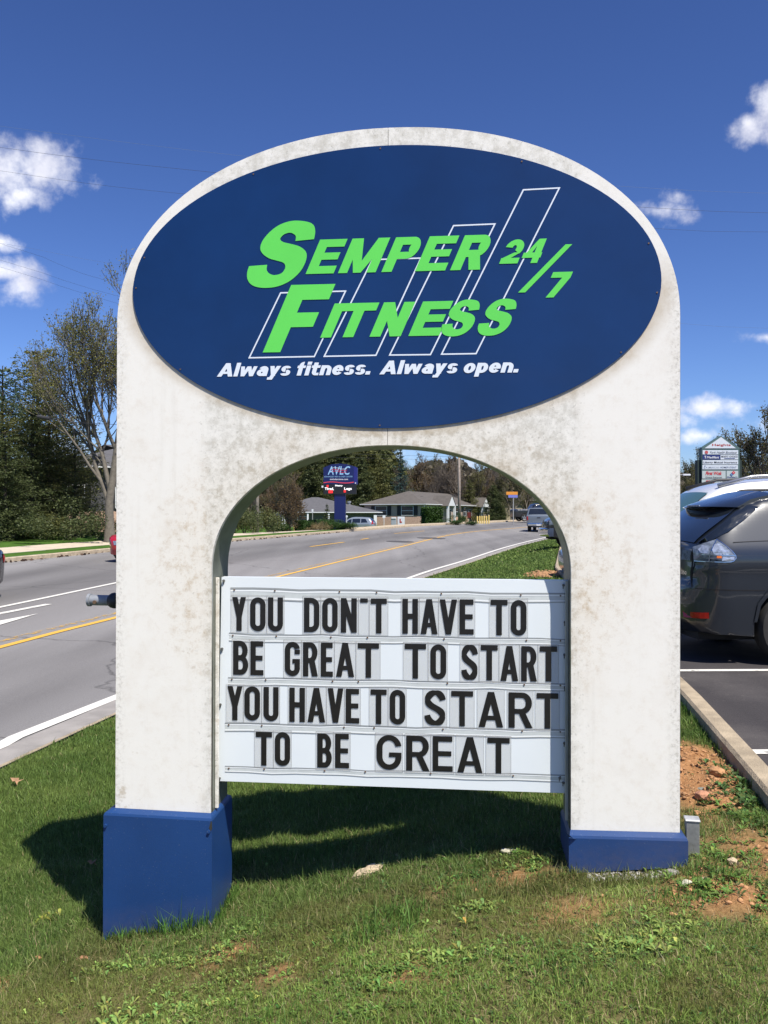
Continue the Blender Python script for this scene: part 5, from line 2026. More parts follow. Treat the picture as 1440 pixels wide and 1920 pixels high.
def house(label, loc, rotz, Lx, Ly, eave, ridge, roof_m, hip0=None, band=.9, lower=M_BRICKL, upper=M_SIDING, over=.45, name='house'):
    """hip-roofed single storey building: x along the front (front faces -y), y depth"""
    root = thing(name, label, 'building', loc, rotz)
    lw = MB()
    lw.box(0, 0, -1.2, Lx, Ly, band)
    lw.build('brick_base', lower, root)
    uw = MB()
    uw.box(.02, .02, band, Lx - .02, Ly - .02, eave)
    uw.build('wall', upper, root)
    h = (Ly / 2 + over) if hip0 is None else hip0
    V = [(-over, -over, eave), (Lx + over, -over, eave), (Lx + over, Ly + over, eave), (-over, Ly + over, eave),
         (-over, -over, eave + .16), (Lx + over, -over, eave + .16), (Lx + over, Ly + over, eave + .16), (-over, Ly + over, eave + .16),
         (h, Ly / 2, ridge), (Lx - h, Ly / 2, ridge)]
    V = [(x, y, z - .07) if k_ in (4, 5, 6, 7) else (x, y, z) for k_, (x, y, z) in enumerate(V)]
    MB().add([V[i] for i in (4, 5, 6, 7, 8, 9)], [(0, 1, 5, 4), (1, 2, 5), (2, 3, 4, 5), (3, 0, 4)]).build('roof', roof_m, root)
    fa = MB().add(V[:8], [(0, 3, 2, 1), (0, 1, 5, 4), (1, 2, 6, 5), (2, 3, 7, 6), (3, 0, 4, 7)])
    fa.build('fascia', M_TRIMW, root)
    return root


def window(root, x, z, w_, h, y=0, side=None, shutters=True, M=None):
    """window with frame, pane and shutters on the wall y=const (front) """
    I = M if M is not None else Matrix.Identity(4)
    mb = MB()
    t = .06
    for a, b, c, d in ((x - t, z - t, x + w_ + t, z), (x - t, z + h, x + w_ + t, z + h + t), (x - t, z, x, z + h), (x + w_, z, x + w_ + t, z + h), (x, z + h / 2 - .025, x + w_, z + h / 2 + .025)):
        mb.box(a, y - .05, b, c, y + .02, d, M=I)
    fr = mb.build('window', M_TRIMW, root)
    MB().box(x, y - .02, z, x + w_, y + .02, z + h, M=I).build('pane', M_WIN, fr)
    if shutters:
        for a in (x - t - .02 - w_ * .34, x + w_ + t + .02):
            mb = MB()
            mb.box(a, y - .055, z - .05, a + w_ * .34, y - .01, z + h + .05, M=I)
            mb.build('shutter', M_DARKW, fr)
    return fr


# centre building (brick offices) : corner nearest the road at px 795
cx0, cy0 = (795 - 720) / 1600 * 105, 105.0
hd = R(25)
gz0 = .42
# local frame: origin at near corner, +x along the road-side front
B2 = house('single-storey brick office building with brown hip roof and white-gabled porches beyond the road', (cx0, cy0, gz0), 0, 25.0, 8.2, 2.62, 4.45, M_ROOF, band=1.18)
B2.rotation_euler = (0, 0, R(90) - hd)
# after rotation the building extends along (sin25,cos25) and its depth to the left
# front (road side) faces -y local: windows, doors, porches
for x in (1.3, 3.8):
    window(B2, x + .5, 1.25, .75, 1.1)
for x in (11.2, 14.4):
    window(B2, x, 1.25, .9, 1.1)
for x in (8.4, 16.6, 20.2):
    mb = MB()
    mb.box(x, -.04, -.1, x + .95, .03, 2.05)
    d = mb.build('door', M_DARKW, B2)
    MB().box(x - .1, -.03, -.1, x, .04, 2.15).box(x + .95, -.03, -.1, x + 1.05, .04, 2.15).box(x, -.03, 2.05, x + .95, .04, 2.15).build('door_frame', M_TRIMW, d)
# end wall (faces left/back of the road = -x local)
ME = Matrix(((0, 1, 0, 0), (-1, 0, 0, 8.2), (0, 0, 1, 0), (0, 0, 0, 1)))
for x in (1.25, 4.85):
    window(B2, x + .35, 1.33, 1.55, 1.10, M=ME)
# porches: small white gables on two posts
for (x, wd) in ((5.1, 2.6), (18.9, 3.0)):
    mb = MB()
    mb.poly_prism([(x, 2.52), (x + wd, 2.52), (x + wd / 2, 3.75)], -1.3, -1.12)
    g = mb.build('porch_gable', M_TRIMW, B2, fix=True)
    MB().add([(x - .15, -1.35, 2.50), (x + wd / 2, -1.35, 3.88), (x + wd + .15, -1.35, 2.50), (x - .15, 1.2, 2.50), (x + wd / 2, 1.2, 3.88), (x + wd + .15, 1.2, 2.50)], [(0, 1, 4, 3), (1, 2, 5, 4)]).build('porch_roof', M_ROOF, B2)
    for q in (x + .12, x + wd - .12):
        MB().box(q - .14, -1.3, -.4, q + .14, -1.04, 2.52).build('porch_post', M_TRIMW, B2)
MB().box(-.12, -.12, -.4, .0, .0, 2.5).build('downpipe', M_TRIMW, B2)
MB().box(15.9, -.1, .95, 17.1, -.03, 1.75).build('wall_sign', mat('dark_red_sign', (.12, .02, .02), .6), B2)
mb = MB().box(4.2, 2.2, 3.58, 4.9, 2.6, 3.75)
mb.build('roof_vent', M_DARKW, B2)

# left building with the deep porch
b1o = at(497, 975, 98)
B1 = house('low grey-roofed building with a dark porch and white posts behind the hedge', (-14.0, 97, -.55), R(9), 13.2, 11, 2.55, 4.45, M_ROOF2, band=.8, lower=mat('olive_wall', (.13, .12, .095), .9, var=.2), upper=mat('olive_wall', (.13, .12, .095), .9), over=.7)
for x in (1.0, 4.2):
    window(B1, x, .9, 1.0, 1.2, shutters=False)
for x in (.1, 2.6, 5.2, 7.6):
    MB().box(x, -.62, -.8, x + .18, -.44, 2.5).build('porch_post', M_TRIMW, B1)
mb = MB()
mb.tube([(10.4, 2.6, 3.1), (10.4, 2.6, 3.75)], .16, 8)
mb.tube([(10.4, 2.6, 3.75), (10.4, 2.6, 3.95)], .24, 8)
mb.build('roof_flue', mat('flue_metal', (.35, .36, .38), .4, metal=.5), B1)
mb = MB().box(12.9, -.55, 1.1, 13.25, -.4, 2.3)
mb.build('wall_panel', M_TRIMW, B1)

# brick house behind the left trees: each course of the sunlit brick base is too small to see
B3o = at(150, 990, 52)
B3 = house('two-tone brick house with grey siding half hidden behind the left trees', (-19.6, 49.5, Z(-17, 50) - .1), R(12), 7.2, 8, 3.9, 5.6, M_ROOF2, band=1.35, upper=mat('dark_grey_siding', (.085, .085, .095), .85, var=.2))
for x in (1.2, 3.9, 5.8):
    window(B3, x, 1.55, .9, 1.3, y=0)

# beige house and flat-roofed building far right in the arch
B4 = house('beige house with dark garage doors far up the road', (at(948, 970, 128).x, 128, .55), R(-12), 5.2, 6, 3.4, 4.6, M_ROOF2, band=.3, upper=mat('beige_stucco', (.42, .35, .25), .9), lower=mat('beige_stucco', (.42, .35, .25), .9))
MB().box(.8, -.05, -.5, 4.4, .02, 1.95).build('garage_door', M_DARKW, B4)
B5 = house('low building with a pale flat roof edge behind the grey pickup', (at(1001, 942, 135).x, 135, .6), R(-12), 9, 6, 2.9, 3.3, M_TRIMW, band=.3, upper=mat('shadowy_wall', (.08, .07, .06), .9), lower=mat('shadowy_wall', (.08, .07, .06), .9))

# ------------------------------------------------------------------ roadside furniture
# blue pylon sign with message display
M_PBLUE = mat('royal_blue_panel', (.006, .012, .090), .35)
M_LBLUE = mat('light_blue_print', (.26, .48, .72), .5)
M_PINK = mat('red_print', (.55, .05, .09), .5)
M_OFFW = mat('off_white_print', (.62, .64, .68), .5)
py_ = 62.0
k = py_ / 1600
pc = at(638, 985, py_)
pyl = thing('pylon_sign', 'royal blue pylon sign lettered AVLC over a black message display on one post', 'sign', (pc.x, py_, Z(pc.x, py_)), R(-2))
zb = pyl.location.z


def pz(y): return 1.6 + (968 - y) * k - zb


def pxx(x): return (x - 638) * k


MB().box(pxx(627), -.15, -.3, pxx(648), .35, pz(925), ch=.01).build('post', M_PBLUE, pyl, fix=True)
head = MB()
hp = [(pxx(607), pz(908)), (pxx(607), pz(877)), (pxx(612), pz(875)), (pxx(622), pz(871)), (pxx(637), pz(869.5)), (pxx(652), pz(871)), (pxx(664), pz(874.5)), (pxx(664), pz(908))]
head.poly_prism(hp, -.25, .35)
HD = head.build('sign_cabinet', M_PBLUE, pyl, fix=True)
side = MB()
side.poly_prism([(pxx(664) + .001, pz(908)), (pxx(664) + .001, pz(874.5)), (pxx(670), pz(877)), (pxx(670), pz(908))], -.2, .55)
side.build('sign_side', mat('royal_blue_side', (.014, .018, .16), .4), pyl, fix=True)
DS = MB().box(pxx(607), -.24, pz(926.5), pxx(668), .35, pz(908.3)).build('message_display', mat('black_led_face', (.012, .012, .016), .3), pyl)
put_text('lettering', HD, M_LBLUE, 'AVLC', pxx(636), pz(890), 42 * k, 15.5 * k, -.262, bold=.012, shear=.18, center=True)
put_text('lettering', HD, M_LBLUE, 'ADVANCED VEIN & LASER CENTER', pxx(635), pz(895.2), 53 * k, 2.6 * k, -.262, bold=.0, center=True)
put_text('lettering', HD, M_OFFW, 'weindergone.com', pxx(636), pz(900.2), 34 * k, 3.0 * k, -.262, bold=.02, center=True)
for (a, b, y0, y1, m_, th) in ((607, 664, 904.5, 903.5, M_PINK, 1.7), (621, 651, 881, 881.3, M_PINK, .9), (622, 651, 878, 878.3, M_OFFW, .7), (623, 650, 884.2, 884.8, M_PINK, .8)):
    V = []
    for i in range(17):
        t = i / 16
        x = a + (b - a) * t
        y = y0 + (y1 - y0) * t + math.sin(t * 2 * math.pi) * -1.3
        V += [(pxx(x), -.268 if m_ is not M_OFFW else -.266, pz(y)), (pxx(x), -.268 if m_ is not M_OFFW else -.266, pz(y + th))]
    MB().add(V, [(2 * i, 2 * i + 1, 2 * i + 3, 2 * i + 2) for i in range(16)]).build('wave_stripe', m_, HD)


def emat(name, col, s):
    if name in MATS:
        return MATS[name]
    m = bpy.data.materials.new(name)
    m.use_nodes = True
    b = m.node_tree.nodes['Principled BSDF']
    b.inputs['Base Color'].default_value = (*col, 1)
    setp(b, 'Emission Color', (*col, 1))
    setp(b, 'Emission Strength', s)
    MATS[name] = m
    return m


M_LEDW = emat('lit_white_led', (.8, .8, .8), .55)
M_LEDR = emat('lit_red_led', (.75, .02, .02), .45)
put_text('lettering', DS, M_LEDW, 'Tired,', pxx(609.5), pz(918.6), 17 * k, 4.4 * k, -.252, bold=.03)
put_text('lettering', DS, M_LEDW, 'Legs', pxx(646), pz(918.4), 14 * k, 4.4 * k, -.252, bold=.03)
put_text('lettering', DS, M_LEDW, 'Heavy', pxx(636), pz(912.0), 14 * k, 3.0 * k, -.252, bold=.03, center=True)
for (a, b, c, d) in ((613, 909.5, 616.5, 914), (616.5, 919.6, 624.5, 924.8), (645, 919, 649, 923.5)):
    MB().box(pxx(a), -.249, pz(d), pxx(c), -.2455, pz(b)).build('led_block', M_LEDR, DS)
MB().box(pxx(603.5), -.249, pz(914.5), pxx(606.8), -.1, pz(910.8)).build('corner_lamp', M_OFFW, pyl)
MB().box(pxx(666), -.249, pz(907), pxx(668), -.2, pz(905)).build('corner_lamp', M_OFFW, pyl)

# plaza directory sign behind the parked cars
M_PG = mat('green_grey_frame', (.075, .13, .125), .5)
M_PWH = mat('sign_face_white', (.58, .63, .68), .45, var=.04)
M_PGR = mat('sign_face_greyish', (.42, .48, .47), .45)
M_PRED = mat('dark_red_print', (.36, .05, .04), .5)
M_PNAVY = mat('navy_print', (.016, .028, .15), .5)
M_PGREYT = mat('grey_print', (.16, .18, .21), .5)
M_PDK = mat('dark_print', (.05, .055, .065), .5)
hy = 48.0
k2 = hy / 1600
hs = thing('plaza_sign', 'tall directory sign with a pointed top lettered Heights above rows of shop panels', 'sign', (at(1350, 968, hy).x, hy, float(zlot(48))), R(0))
zb2 = hs.location.z


def qz(y): return 1.6 + (968 - y) * k2 - zb2


def qx(x): return (x - 1350) * k2


mb = MB()
mb.box(qx(1316), .0, qz(916) - 1.4, qx(1387), .42, qz(841))
mb.build('frame', M_PG, hs)
mb = MB()
mb.poly_prism([(qx(1316), qz(842.5)), (qx(1388), qz(842.5)), (qx(1386), qz(839)), (qx(1352), qz(817)), (qx(1317), qz(839))], -.01, .42)
mb.build('gable_frame', M_PG, hs, fix=True)
for a in (1310, 1388):
    MB().box(qx(a), .15, -.5, qx(a + 5), .55, qz(862)).build('post', mat('dark_green_post', (.015, .03, .025), .6), hs)
mb = MB()
mb.poly_prism([(qx(1321), qz(840.6)), (qx(1380), qz(840.6)), (qx(1352), qz(819.5))], -.03, -.012)
tri = mb.build('gable_face', M_PWH, hs, fix=True)


def face(x0, y0, x1, y1, m_, y=-.02):
    return MB().box(qx(x0), y, qz(y1), qx(x1), -.001, qz(y0)).build('shop_panel', m_, hs)


def ptxt(par, m_, s, x0, x1, yb, h, bold=.01, shear=0, sp=1.05):
    return put_text('lettering', par, m_, s, qx(x0), qz(yb), (x1 - x0) * k2, h * k2, -.034, bold=bold, shear=shear, spacing=sp)


ptxt(tri, M_PRED, 'Heights', 1335, 1370, 836.2, 4.0, .03)
p = face(1317.5, 844, 1384, 852, M_PWH)
ptxt(p, M_PGREYT, 'York Health Boutique', 1331, 1381.5, 850.2, 4.2, .012, .35, .95)
mb = MB()
mb.tube([(qx(1324.5), -.036, qz(848)), (qx(1324.5), -.022, qz(848))], 3.2 * k2, 10)
mb.build('flower_logo', mat('soft_red_print', (.42, .08, .08), .5), p)
p = face(1317.5, 853.2, 1350.5, 861.5, M_PNAVY)
ptxt(p, M_OFFW, 'Medifast', 1325, 1348, 859.4, 4.0, .025, .2)
MB().box(qx(1320.5), -.036, qz(855.8), qx(1324), -.022, qz(854.8)).box(qx(1321.7), -.036, qz(859.6), qx(1322.8), -.022, qz(855.8)).build('logo', M_OFFW, p)
p = face(1351, 853.2, 1384, 861.5, M_PWH)
ptxt(p, M_PDK, 'MARTS CHOICE', 1352.5, 1383, 857.6, 3.2, .01)
MB().box(qx(1358), -.034, qz(859.8), qx(1378), -.022, qz(859.0)).build('rule', M_PNAVY, p)
p = face(1317.5, 862.7, 1384, 870.7, M_PWH)
ptxt(p, M_PDK, 'Liberty Mutual Insurance', 1319, 1382, 868.5, 3.6, .012)
p = face(1317.0, 871.9, 1383.5, 880, M_PWH)
ptxt(p, mat('pale_grey_print', (.42, .46, .52), .5), 'AMERICAN', 1326, 1348.5, 877.8, 3.4, .008)
ptxt(p, mat('mid_grey_print', (.22, .26, .34), .5), 'HOMEPATIENT', 1350.5, 1381, 877.8, 3.4, .012)
mb = MB()
for a in (100, 220, 340):
    cxx, czz = qx(1322), qz(876)
    P = [(cxx + math.cos(R(a - 40)) * 2.6 * k2, -.034, czz + math.sin(R(a - 40)) * 2.6 * k2), (cxx + math.cos(R(a)) * 2.9 * k2, -.034, czz + math.sin(R(a)) * 2.9 * k2), (cxx + math.cos(R(a + 40)) * 2.6 * k2, -.034, czz + math.sin(R(a + 40)) * 2.6 * k2), (cxx + math.cos(R(a)) * 1.3 * k2, -.034, czz + math.sin(R(a)) * 1.3 * k2)]
    mb.add(P, [(0, 1, 2, 3)])
mb.build('logo', mat('blue_print', (.03, .08, .2), .5), p)
p = face(1316.5, 882.8, 1360.5, 897.3, M_PGR)
ptxt(p, mat('bright_red_print', (.48, .04, .045), .5), 'First Wok', 1322.5, 1353.5, 890.3, 6.2, .03, .3, .95)
ptxt(p, M_PDK, 'Chinese Restaurant', 1322.5, 1353.5, 895.9, 2.6, .01)
p = face(1362.3, 882.8, 1384, 897.3, M_PGR)
ptxt(p, M_PNAVY, "Domino's", 1363.5, 1382.5, 895.8, 2.8, .02)
for (cxp, czp, m_) in ((1375.2, 886.2, mat('logo_red', (.50, .03, .04), .5)), (1371.4, 890.0, mat('logo_blue', (.02, .10, .26), .5))):
    s_ = 3.5
    MB().add([(qx(cxp + dx * s_), -.034, qz(czp + dy * s_)) for dx, dy in ((0, -1), (1, 0), (0, 1), (-1, 0))], [(0, 3, 2, 1)]).build('domino_logo', m_, p)
MB().add([(qx(1375.2 + dx), -.038, qz(886.2 + dy)) for dx, dy in ((0, -.8), (.8, 0), (0, .8), (-.8, 0))] + [(qx(1370.6 + dx), -.038, qz(889.2 + dy)) for dx, dy in ((0, -.7), (.7, 0), (0, .7), (-.7, 0))] + [(qx(1372.4 + dx), -.038, qz(891.0 + dy)) for dx, dy in ((0, -.7), (.7, 0), (0, .7), (-.7, 0))], [(0, 3, 2, 1), (4, 7, 6, 5), (8, 11, 10, 9)]).build('domino_dots', M_OFFW, p)
p = face(1315.8, 899, 1384, 905.4, M_PGR)
ptxt(p, MATS['bright_red_print'], 'snap', 1323, 1342.5, 903.6, 4.2, .04, .15)
ptxt(p, M_PDK, 'FITNESS', 1344, 1368, 903.4, 3.0, .01, .15)

# street name sign
sy = 84.0
so = at(962.5, 977, sy)
sgn_ = thing('street_name_sign', 'street corner sign with an orange plate over a blue plate on a thin post', 'sign', (so.x, sy, Z(so.x, sy)), 0)
zz_ = 1.6 + (968 - 930) / 1600 * sy - sgn_.location.z
mb = MB().tube([(0, 0, -.2), (0, 0, zz_ + .45)], .05, 6)
mb.build('post', mat('grey_post', (.30, .30, .30), .6), sgn_)
mb = MB().box(-.35 - .35, -.06, zz_ + .12, .42 + .0, -.03, zz_ + .42)
p1 = mb.build('name_plate', mat('orange_plate', (.62, .25, .03), .5), sgn_)
mb = MB().box(-.5, -.06, zz_ - .16, .42, -.03, zz_ + .10)
p2 = mb.build('name_plate', mat('blue_plate', (.16, .18, .50), .5), sgn_)

# utility poles
M_POLE = mat('weathered_pole_wood', (.38, .33, .275), .9, var=.3, scale=6, bump=.3)
pp = at(481.5, 995, 54)
gp = Z(pp.x, 54)
pole = thing('utility_pole', 'weathered wooden utility pole at the sidewalk left of the bare tree', 'utility pole', (pp.x, 54, gp), 0)
mb = MB().tube([(0, 0, -.3), (.02, 0, 4), (.10, 0, 9.3)], [.135, .125, .09], 10)
mb.build('shaft', M_POLE, pole, smooth=True)
mb = MB().box(-.9, -.06, 8.4, 1.1, .06, 8.52)
mb.build('crossarm', M_POLE, pole)
pp = at(474.5, 994, 60)
pole = thing('utility_pole', 'thin dark pole standing just behind the weathered utility pole', 'utility pole', (pp.x, 60, Z(pp.x, 60) - .1), 0)
MB().tube([(0, 0, -.3), (.12, 0, 8.0)], [.075, .06], 8).build('shaft', mat('dark_pole', (.075, .065, .055), .9), pole, smooth=True)
pp = at(861.5, 973, 92)
pole = thing('utility_pole', 'tall pale utility pole in front of the brick office building', 'utility pole', (pp.x, 92, Z(pp.x, 92) - .2), 0)
MB().tube([(0, 0, -.3), (-.03, 0, 5), (-.10, 0, 10.5)], [.165, .15, .11], 10).build('shaft', mat('pale_pole_wood', (.31, .26, .225), .9, var=.25, scale=5), pole, smooth=True)
MB().box(-1.3, -.06, 9.6, 1.2, .06, 9.72).build('crossarm', M_POLE, pole)


# overhead wires
M_WIRE = mat('dark_wire', (.03, .032, .04), .6)
M_WIREL = mat('pale_wire', (.13, .17, .26), .5)


def wire(pts, Y, r, label, m_=M_WIRE):
    P = [at(x, y, Y) for x, y in pts]
    rs = resample([tuple(p) for p in P], 1.2)
    mb = MB().tube([tuple(p) for p in rs], r * .62, 4, cap=False)
    o = mb.build('overhead_wire', m_, None)
    o['label'] = label
    o['category'] = 'wire'
    o['group'] = 'overhead wires'
    return o


wire([(-700, 140), (0, 235), (455, 291), (820, 322), (1180, 349), (1440, 361), (2000, 372)], 34, .0065, 'highest of the thin wires crossing the upper sky behind the sign', M_WIREL)
wire([(-700, 165), (0, 275), (390, 321), (800, 360), (1230, 389), (1440, 398), (2000, 408)], 34, .0085, 'thin wire crossing the big left cloud near its top')
wire([(-700, 205), (0, 319), (330, 361), (800, 398), (1255, 429), (1440, 434), (2000, 440)], 34, .0075, 'thin wire crossing the big left cloud at mid height')
wire([(-500, 380), (0, 455), (225, 496), (700, 556), (1275, 606), (1440, 615), (1900, 630)], 38, .0065, 'thin pale wire passing above the small left cloud and right of the sign', M_WIREL)
wire([(-500, 330), (0, 456), (110, 495), (218, 531), (520, 590)], 40, .0085, 'dark wire sloping down steeply to the crown of the tall left tree')
wire([(-500, 350), (0, 487), (170, 541), (420, 605)], 42, .0085, 'upper of two wires sloping over the small left cloud')
wire([(-500, 362), (0, 500), (160, 551), (420, 625)], 42, .0085, 'lower of two wires sloping over the small left cloud')
cb = wire([(-500, 640), (0, 734), (78, 783), (217, 796), (600, 812), (861, 816)], 31, .017, 'thick black cable with a splice case hanging in front of the left trees')
c0, c1 = at(70, 781, 31), at(93, 785, 31)
MB().tube([tuple(c0), tuple(c1)], .075, 10).build('splice_case', M_TRIM, cb, fix=True)
wire([(400, 846), (700, 852), (861, 856), (1100, 850)], 90, .022, 'upper wire between the trees seen under the arch')
wire([(400, 852), (700, 859), (861, 862), (1100, 857)], 90, .022, 'lower wire between the trees seen under the arch')

# lamp arm far right above the white car
la = at(1288, 890, 40)
LP = thing('street_lamp', 'thin lamp arm reaching right behind the white leg', 'street lamp', (la.x - 2.6, 40, float(zlot(40))), 0)
zz_ = la.z - LP.location.z
MB().tube([(0, 0, -.2), (0, 0, zz_ - .1), (.1, 0, zz_), (2.5, 0, zz_)], [.07, .06, .03, .02], 8).build('pole', mat('grey_post', (.30, .30, .30), .6), LP)
MB().box(2.4, -.08, zz_ - .05, 2.75, .08, zz_ + .03, ch=.01).build('lamp_head', M_OFFW, LP, fix=True)

# yellow bollards
def bollard(px, pb, pt, Y, lean=0, label='', group=None, r=.075):
    b = at(px, pb, Y)
    h = (pb - pt) / 1600 * Y
    t = thing('bollard', label, 'bollard', (b.x, Y, b.z), 0, group)
    t.rotation_euler = (0, lean, 0)
    MB().tube([(0, 0, -.5), (0, 0, h - .03), (0, 0, h)], [r, r, r * .6], 10).build('post', M_YPOST, t, smooth=False)
    return t


for i, (px_, pt) in enumerate(((895, 968), (899.5, 967.5), (903.5, 967.5), (907.5, 967.5), (912, 967.5), (916.5, 966))):
    bollard(px_, 979.5, pt, 86, 0, ['leftmost of the six slim yellow bollards before the right porch', 'second yellow bollard from the left before the right porch', 'third yellow bollard from the left before the right porch', 'fourth yellow bollard from the left before the right porch', 'fifth yellow bollard from the left, beside the porch post', 'rightmost and tallest of the six yellow bollards'][i], 'yellow bollards at the office porch', .075)
bollard(552.5, 992, 984, 66, R(-3), 'thicker leaning yellow bollard, left of a pair by the hedge', 'yellow bollards by the hedge', .10)
bollard(555.5, 992, 985, 67, R(4), 'yellow bollard close behind the leaning one by the hedge', 'yellow bollards by the hedge', .09)
bollard(565, 992, 985, 66, R(-14), 'short yellow bollard tilted left at the hedge end', 'yellow bollards by the hedge', .09)
bollard(536, 993, 987, 66, 0, 'short pale yellow bollard under the bare tree', 'yellow bollards by the hedge', .07)

# blue banner-like sign by the left building
bo = at(521, 982, 72)
BS = thing('blue_sign', 'upright blue sign board with a round white emblem behind the bushes', 'sign', (bo.x, 72, bo.z - .5), R(-8))
MB().box(-.30, 0, .3, .31, .12, 1.38, ch=.01).build('board', mat('blue_board', (.02, .05, .25), .5), BS, fix=True)
MB().box(.33, .0, .0, .42, .14, 1.25).box(-.44, .0, .0, -.36, .14, 1.25).build('post', M_TRIMW, BS)
mb = MB()
for i in range(16):
    a0, a1 = 2 * math.pi * i / 16, 2 * math.pi * (i + 1) / 16
    mb.add([(r_ * math.cos(a), -.012, 1.03 + r_ * math.sin(a) * 1.15) for a, r_ in ((a0, .15), (a1, .15), (a1, .10), (a0, .10))], [(0, 1, 2, 3)])
mb.add([(-.05, -.012, .97), (.06, -.012, .97), (.05, -.012, 1.09), (-.03, -.012, 1.1)], [(0, 1, 2, 3)])
mb.add([(-.18, -.012, .62), (.20, -.012, .62), (.20, -.012, .70), (-.16, -.012, .70)], [(0, 1, 2, 3)])
mb.build('emblem', M_OFFW, BS)

# small boxes by the brick building: post box, white ice-chest-like cabinet, parking signs
def box_thing(name, label, cat, px0, px1, pt, pb, Y, m_, depth=.5, parts=()):
    b = at((px0 + px1) / 2, pb, Y)
    w_ = (px1 - px0) / 1600 * Y
    h = (pb - pt) / 1600 * Y
    t = thing(name, label, cat, (b.x, Y, b.z), R(-8))
    MB().box(-w_ / 2, 0, -.4, w_ / 2, depth, h, ch=.03).build('cabinet', m_, t, fix=True)
    return t, w_, h


t, w_, h = box_thing('vending_cabinet', 'white roadside cabinet with a red mark by the brick wall', 'cabinet', 745, 758, 969, 984, 88, M_OFFW, .6)
MB().box(-.12, -.02, h * .25, .0, -.003, h * .75).box(.0, -.02, h * .25, .12, -.003, h * .42).build('red_mark', M_PRED, t)
t, w_, h = box_thing('mailbox', 'grey mail collection box beside the white cabinet', 'mailbox', 733, 742.5, 974, 984, 87, mat('grey_box_metal', (.30, .33, .36), .4), .4)
MB().box(-.26, -.05, h, .26, .4, h + .22, ch=.05).build('hood', mat('silver_hood', (.45, .47, .48), .35), t, fix=True)
b = at(720, 983, 84)
t = thing('small_sign', 'small white sign on a thin post before the brick end wall', 'sign', (b.x, 84, b.z), 0)
MB().tube([(0, 0, -.5), (0, 0, .9)], .03, 6).build('post', M_TRIMW, t)
MB().box(-.14, -.03, .62, .14, 0, .86).build('plate', M_OFFW, t)
b = at(650, 975, 82)
t = thing('small_sign', 'white disc sign right of the blue pylon post', 'sign', (b.x, 82, b.z), 0)
MB().tube([(0, 0, -1), (0, 0, .3)], .03, 6).build('post', M_TRIMW, t)
MB().tube([(0, -.03, .35), (0, 0, .35)], .11, 10).build('plate', M_OFFW, t)
b = at(586, 977, 80)
t = thing('small_sign', 'thin white post sign in front of the dark porch', 'sign', (b.x, 80, b.z), 0)
MB().tube([(0, 0, -.8), (0, 0, .95)], .035, 6).build('post', mat('grey_post', (.30, .30, .30), .6), t)
MB().box(-.08, -.03, .8, .08, 0, 1.12).build('plate', M_OFFW, t)

# galvanised square post stub by the right leg
gp_ = sloc(1.262, .10)
zpb = Z(gp_[0], gp_[1])
GP = thing('post_stub', 'short galvanised square post stub beside the right blue skirt', 'post', (gp_[0], gp_[1], zpb), R(-12))
MB().box(-.028, -.025, -.1, .026, .028, .150, ch=.002).build('tube', mat('galvanised_steel', (.30, .31, .31), .4, metal=.45, var=.25, scale=25), GP, fix=True)
MB().box(-.032, -.029, .150, .030, .032, .158, ch=.002).build('cap', mat('galvanised_cap', (.50, .51, .51), .4, metal=.3, var=.3, scale=30), GP, fix=True)

# ------------------------------------------------------------------ trees
def grow(seed, H, r0, levels=4, spread=.6, up=.12, first=.25, nb=(5, 4, 4, 3), lenr=.62, trunk_frac=.55, lean=(0, 0), wob=.12, fork=False, nside=(8, 5, 4, 3, 3)):
    """branching skeleton -> list of (pts, radii, level) and twig nodes"""
    rg = random.Random(seed)
    out = []
    nodes = []
    stack = [(Vector((0, 0, -.2)), Vector((lean[0], lean[1], 1)).normalized(), H * trunk_frac, r0, 0)]
    while stack:
        p, d, L_, r, lv = stack.pop()
        n = 6 if lv == 0 else (5 if lv == 1 else 4)
        pts = [p.copy()]
        rad = [r * (1.35 if lv == 0 else 1)]
        dd = d.copy()
        for i in range(n):
            dd = (dd + Vector((rg.gauss(0, wob), rg.gauss(0, wob), rg.gauss(0, wob * .6) + up * (lv > 0)))).normalized()
            p = p + dd * (L_ / n)
            pts.append(p.copy())
            t = (i + 1) / n
            rad.append(max(r * (1 - .55 * t) if lv < levels else r * (1 - .8 * t), .004))
        out.append((pts, rad, lv))
        if lv >= levels:
            nodes += pts[1:]
            continue
        if lv == levels - 1:
            nodes += pts[3:]
        k = nb[min(lv, len(nb) - 1)]
        st = first if lv == 0 else .25
        for j in range(k):
            t = st + (1 - st) * (j + rg.random()) / k
            f = t * n
            i0 = min(int(f), n - 1)
            q = pts[i0].lerp(pts[i0 + 1], f - i0)
            base = (pts[i0 + 1] - pts[i0]).normalized()
            az = rg.random() * 2 * math.pi + j * 2.4
            o = base.orthogonal().normalized()
            o = Matrix.Rotation(az, 3, base) @ o
            a = spread * (.75 + .5 * rg.random()) * (1.0 if lv else 1.05)
            nd = (base * math.cos(a) + o * math.sin(a)).normalized()
            rr = r * (1 - .55 * t) * (.62 + .1 * rg.random())
            stack.append((q, nd, L_ * lenr * (1.15 - .45 * t) * (.8 + .4 * rg.random()), max(rr, .005), lv + 1))
        # leader goes on
        stack.append((pts[-1], dd, L_ * lenr * (1.0 if lv == 0 else .8), rad[-1], lv + 1))
    return out, nodes


def branch_mesh(name, br, m, nside=(8, 5, 4, 3, 3, 3), minr=0):
    mb = MB()
    for pts, rad, lv in br:
        mb.tube(pts, [max(q, minr) for q in rad], nside[min(lv, len(nside) - 1)], cap=False)
    return mb.mesh(name, m, smooth=True)


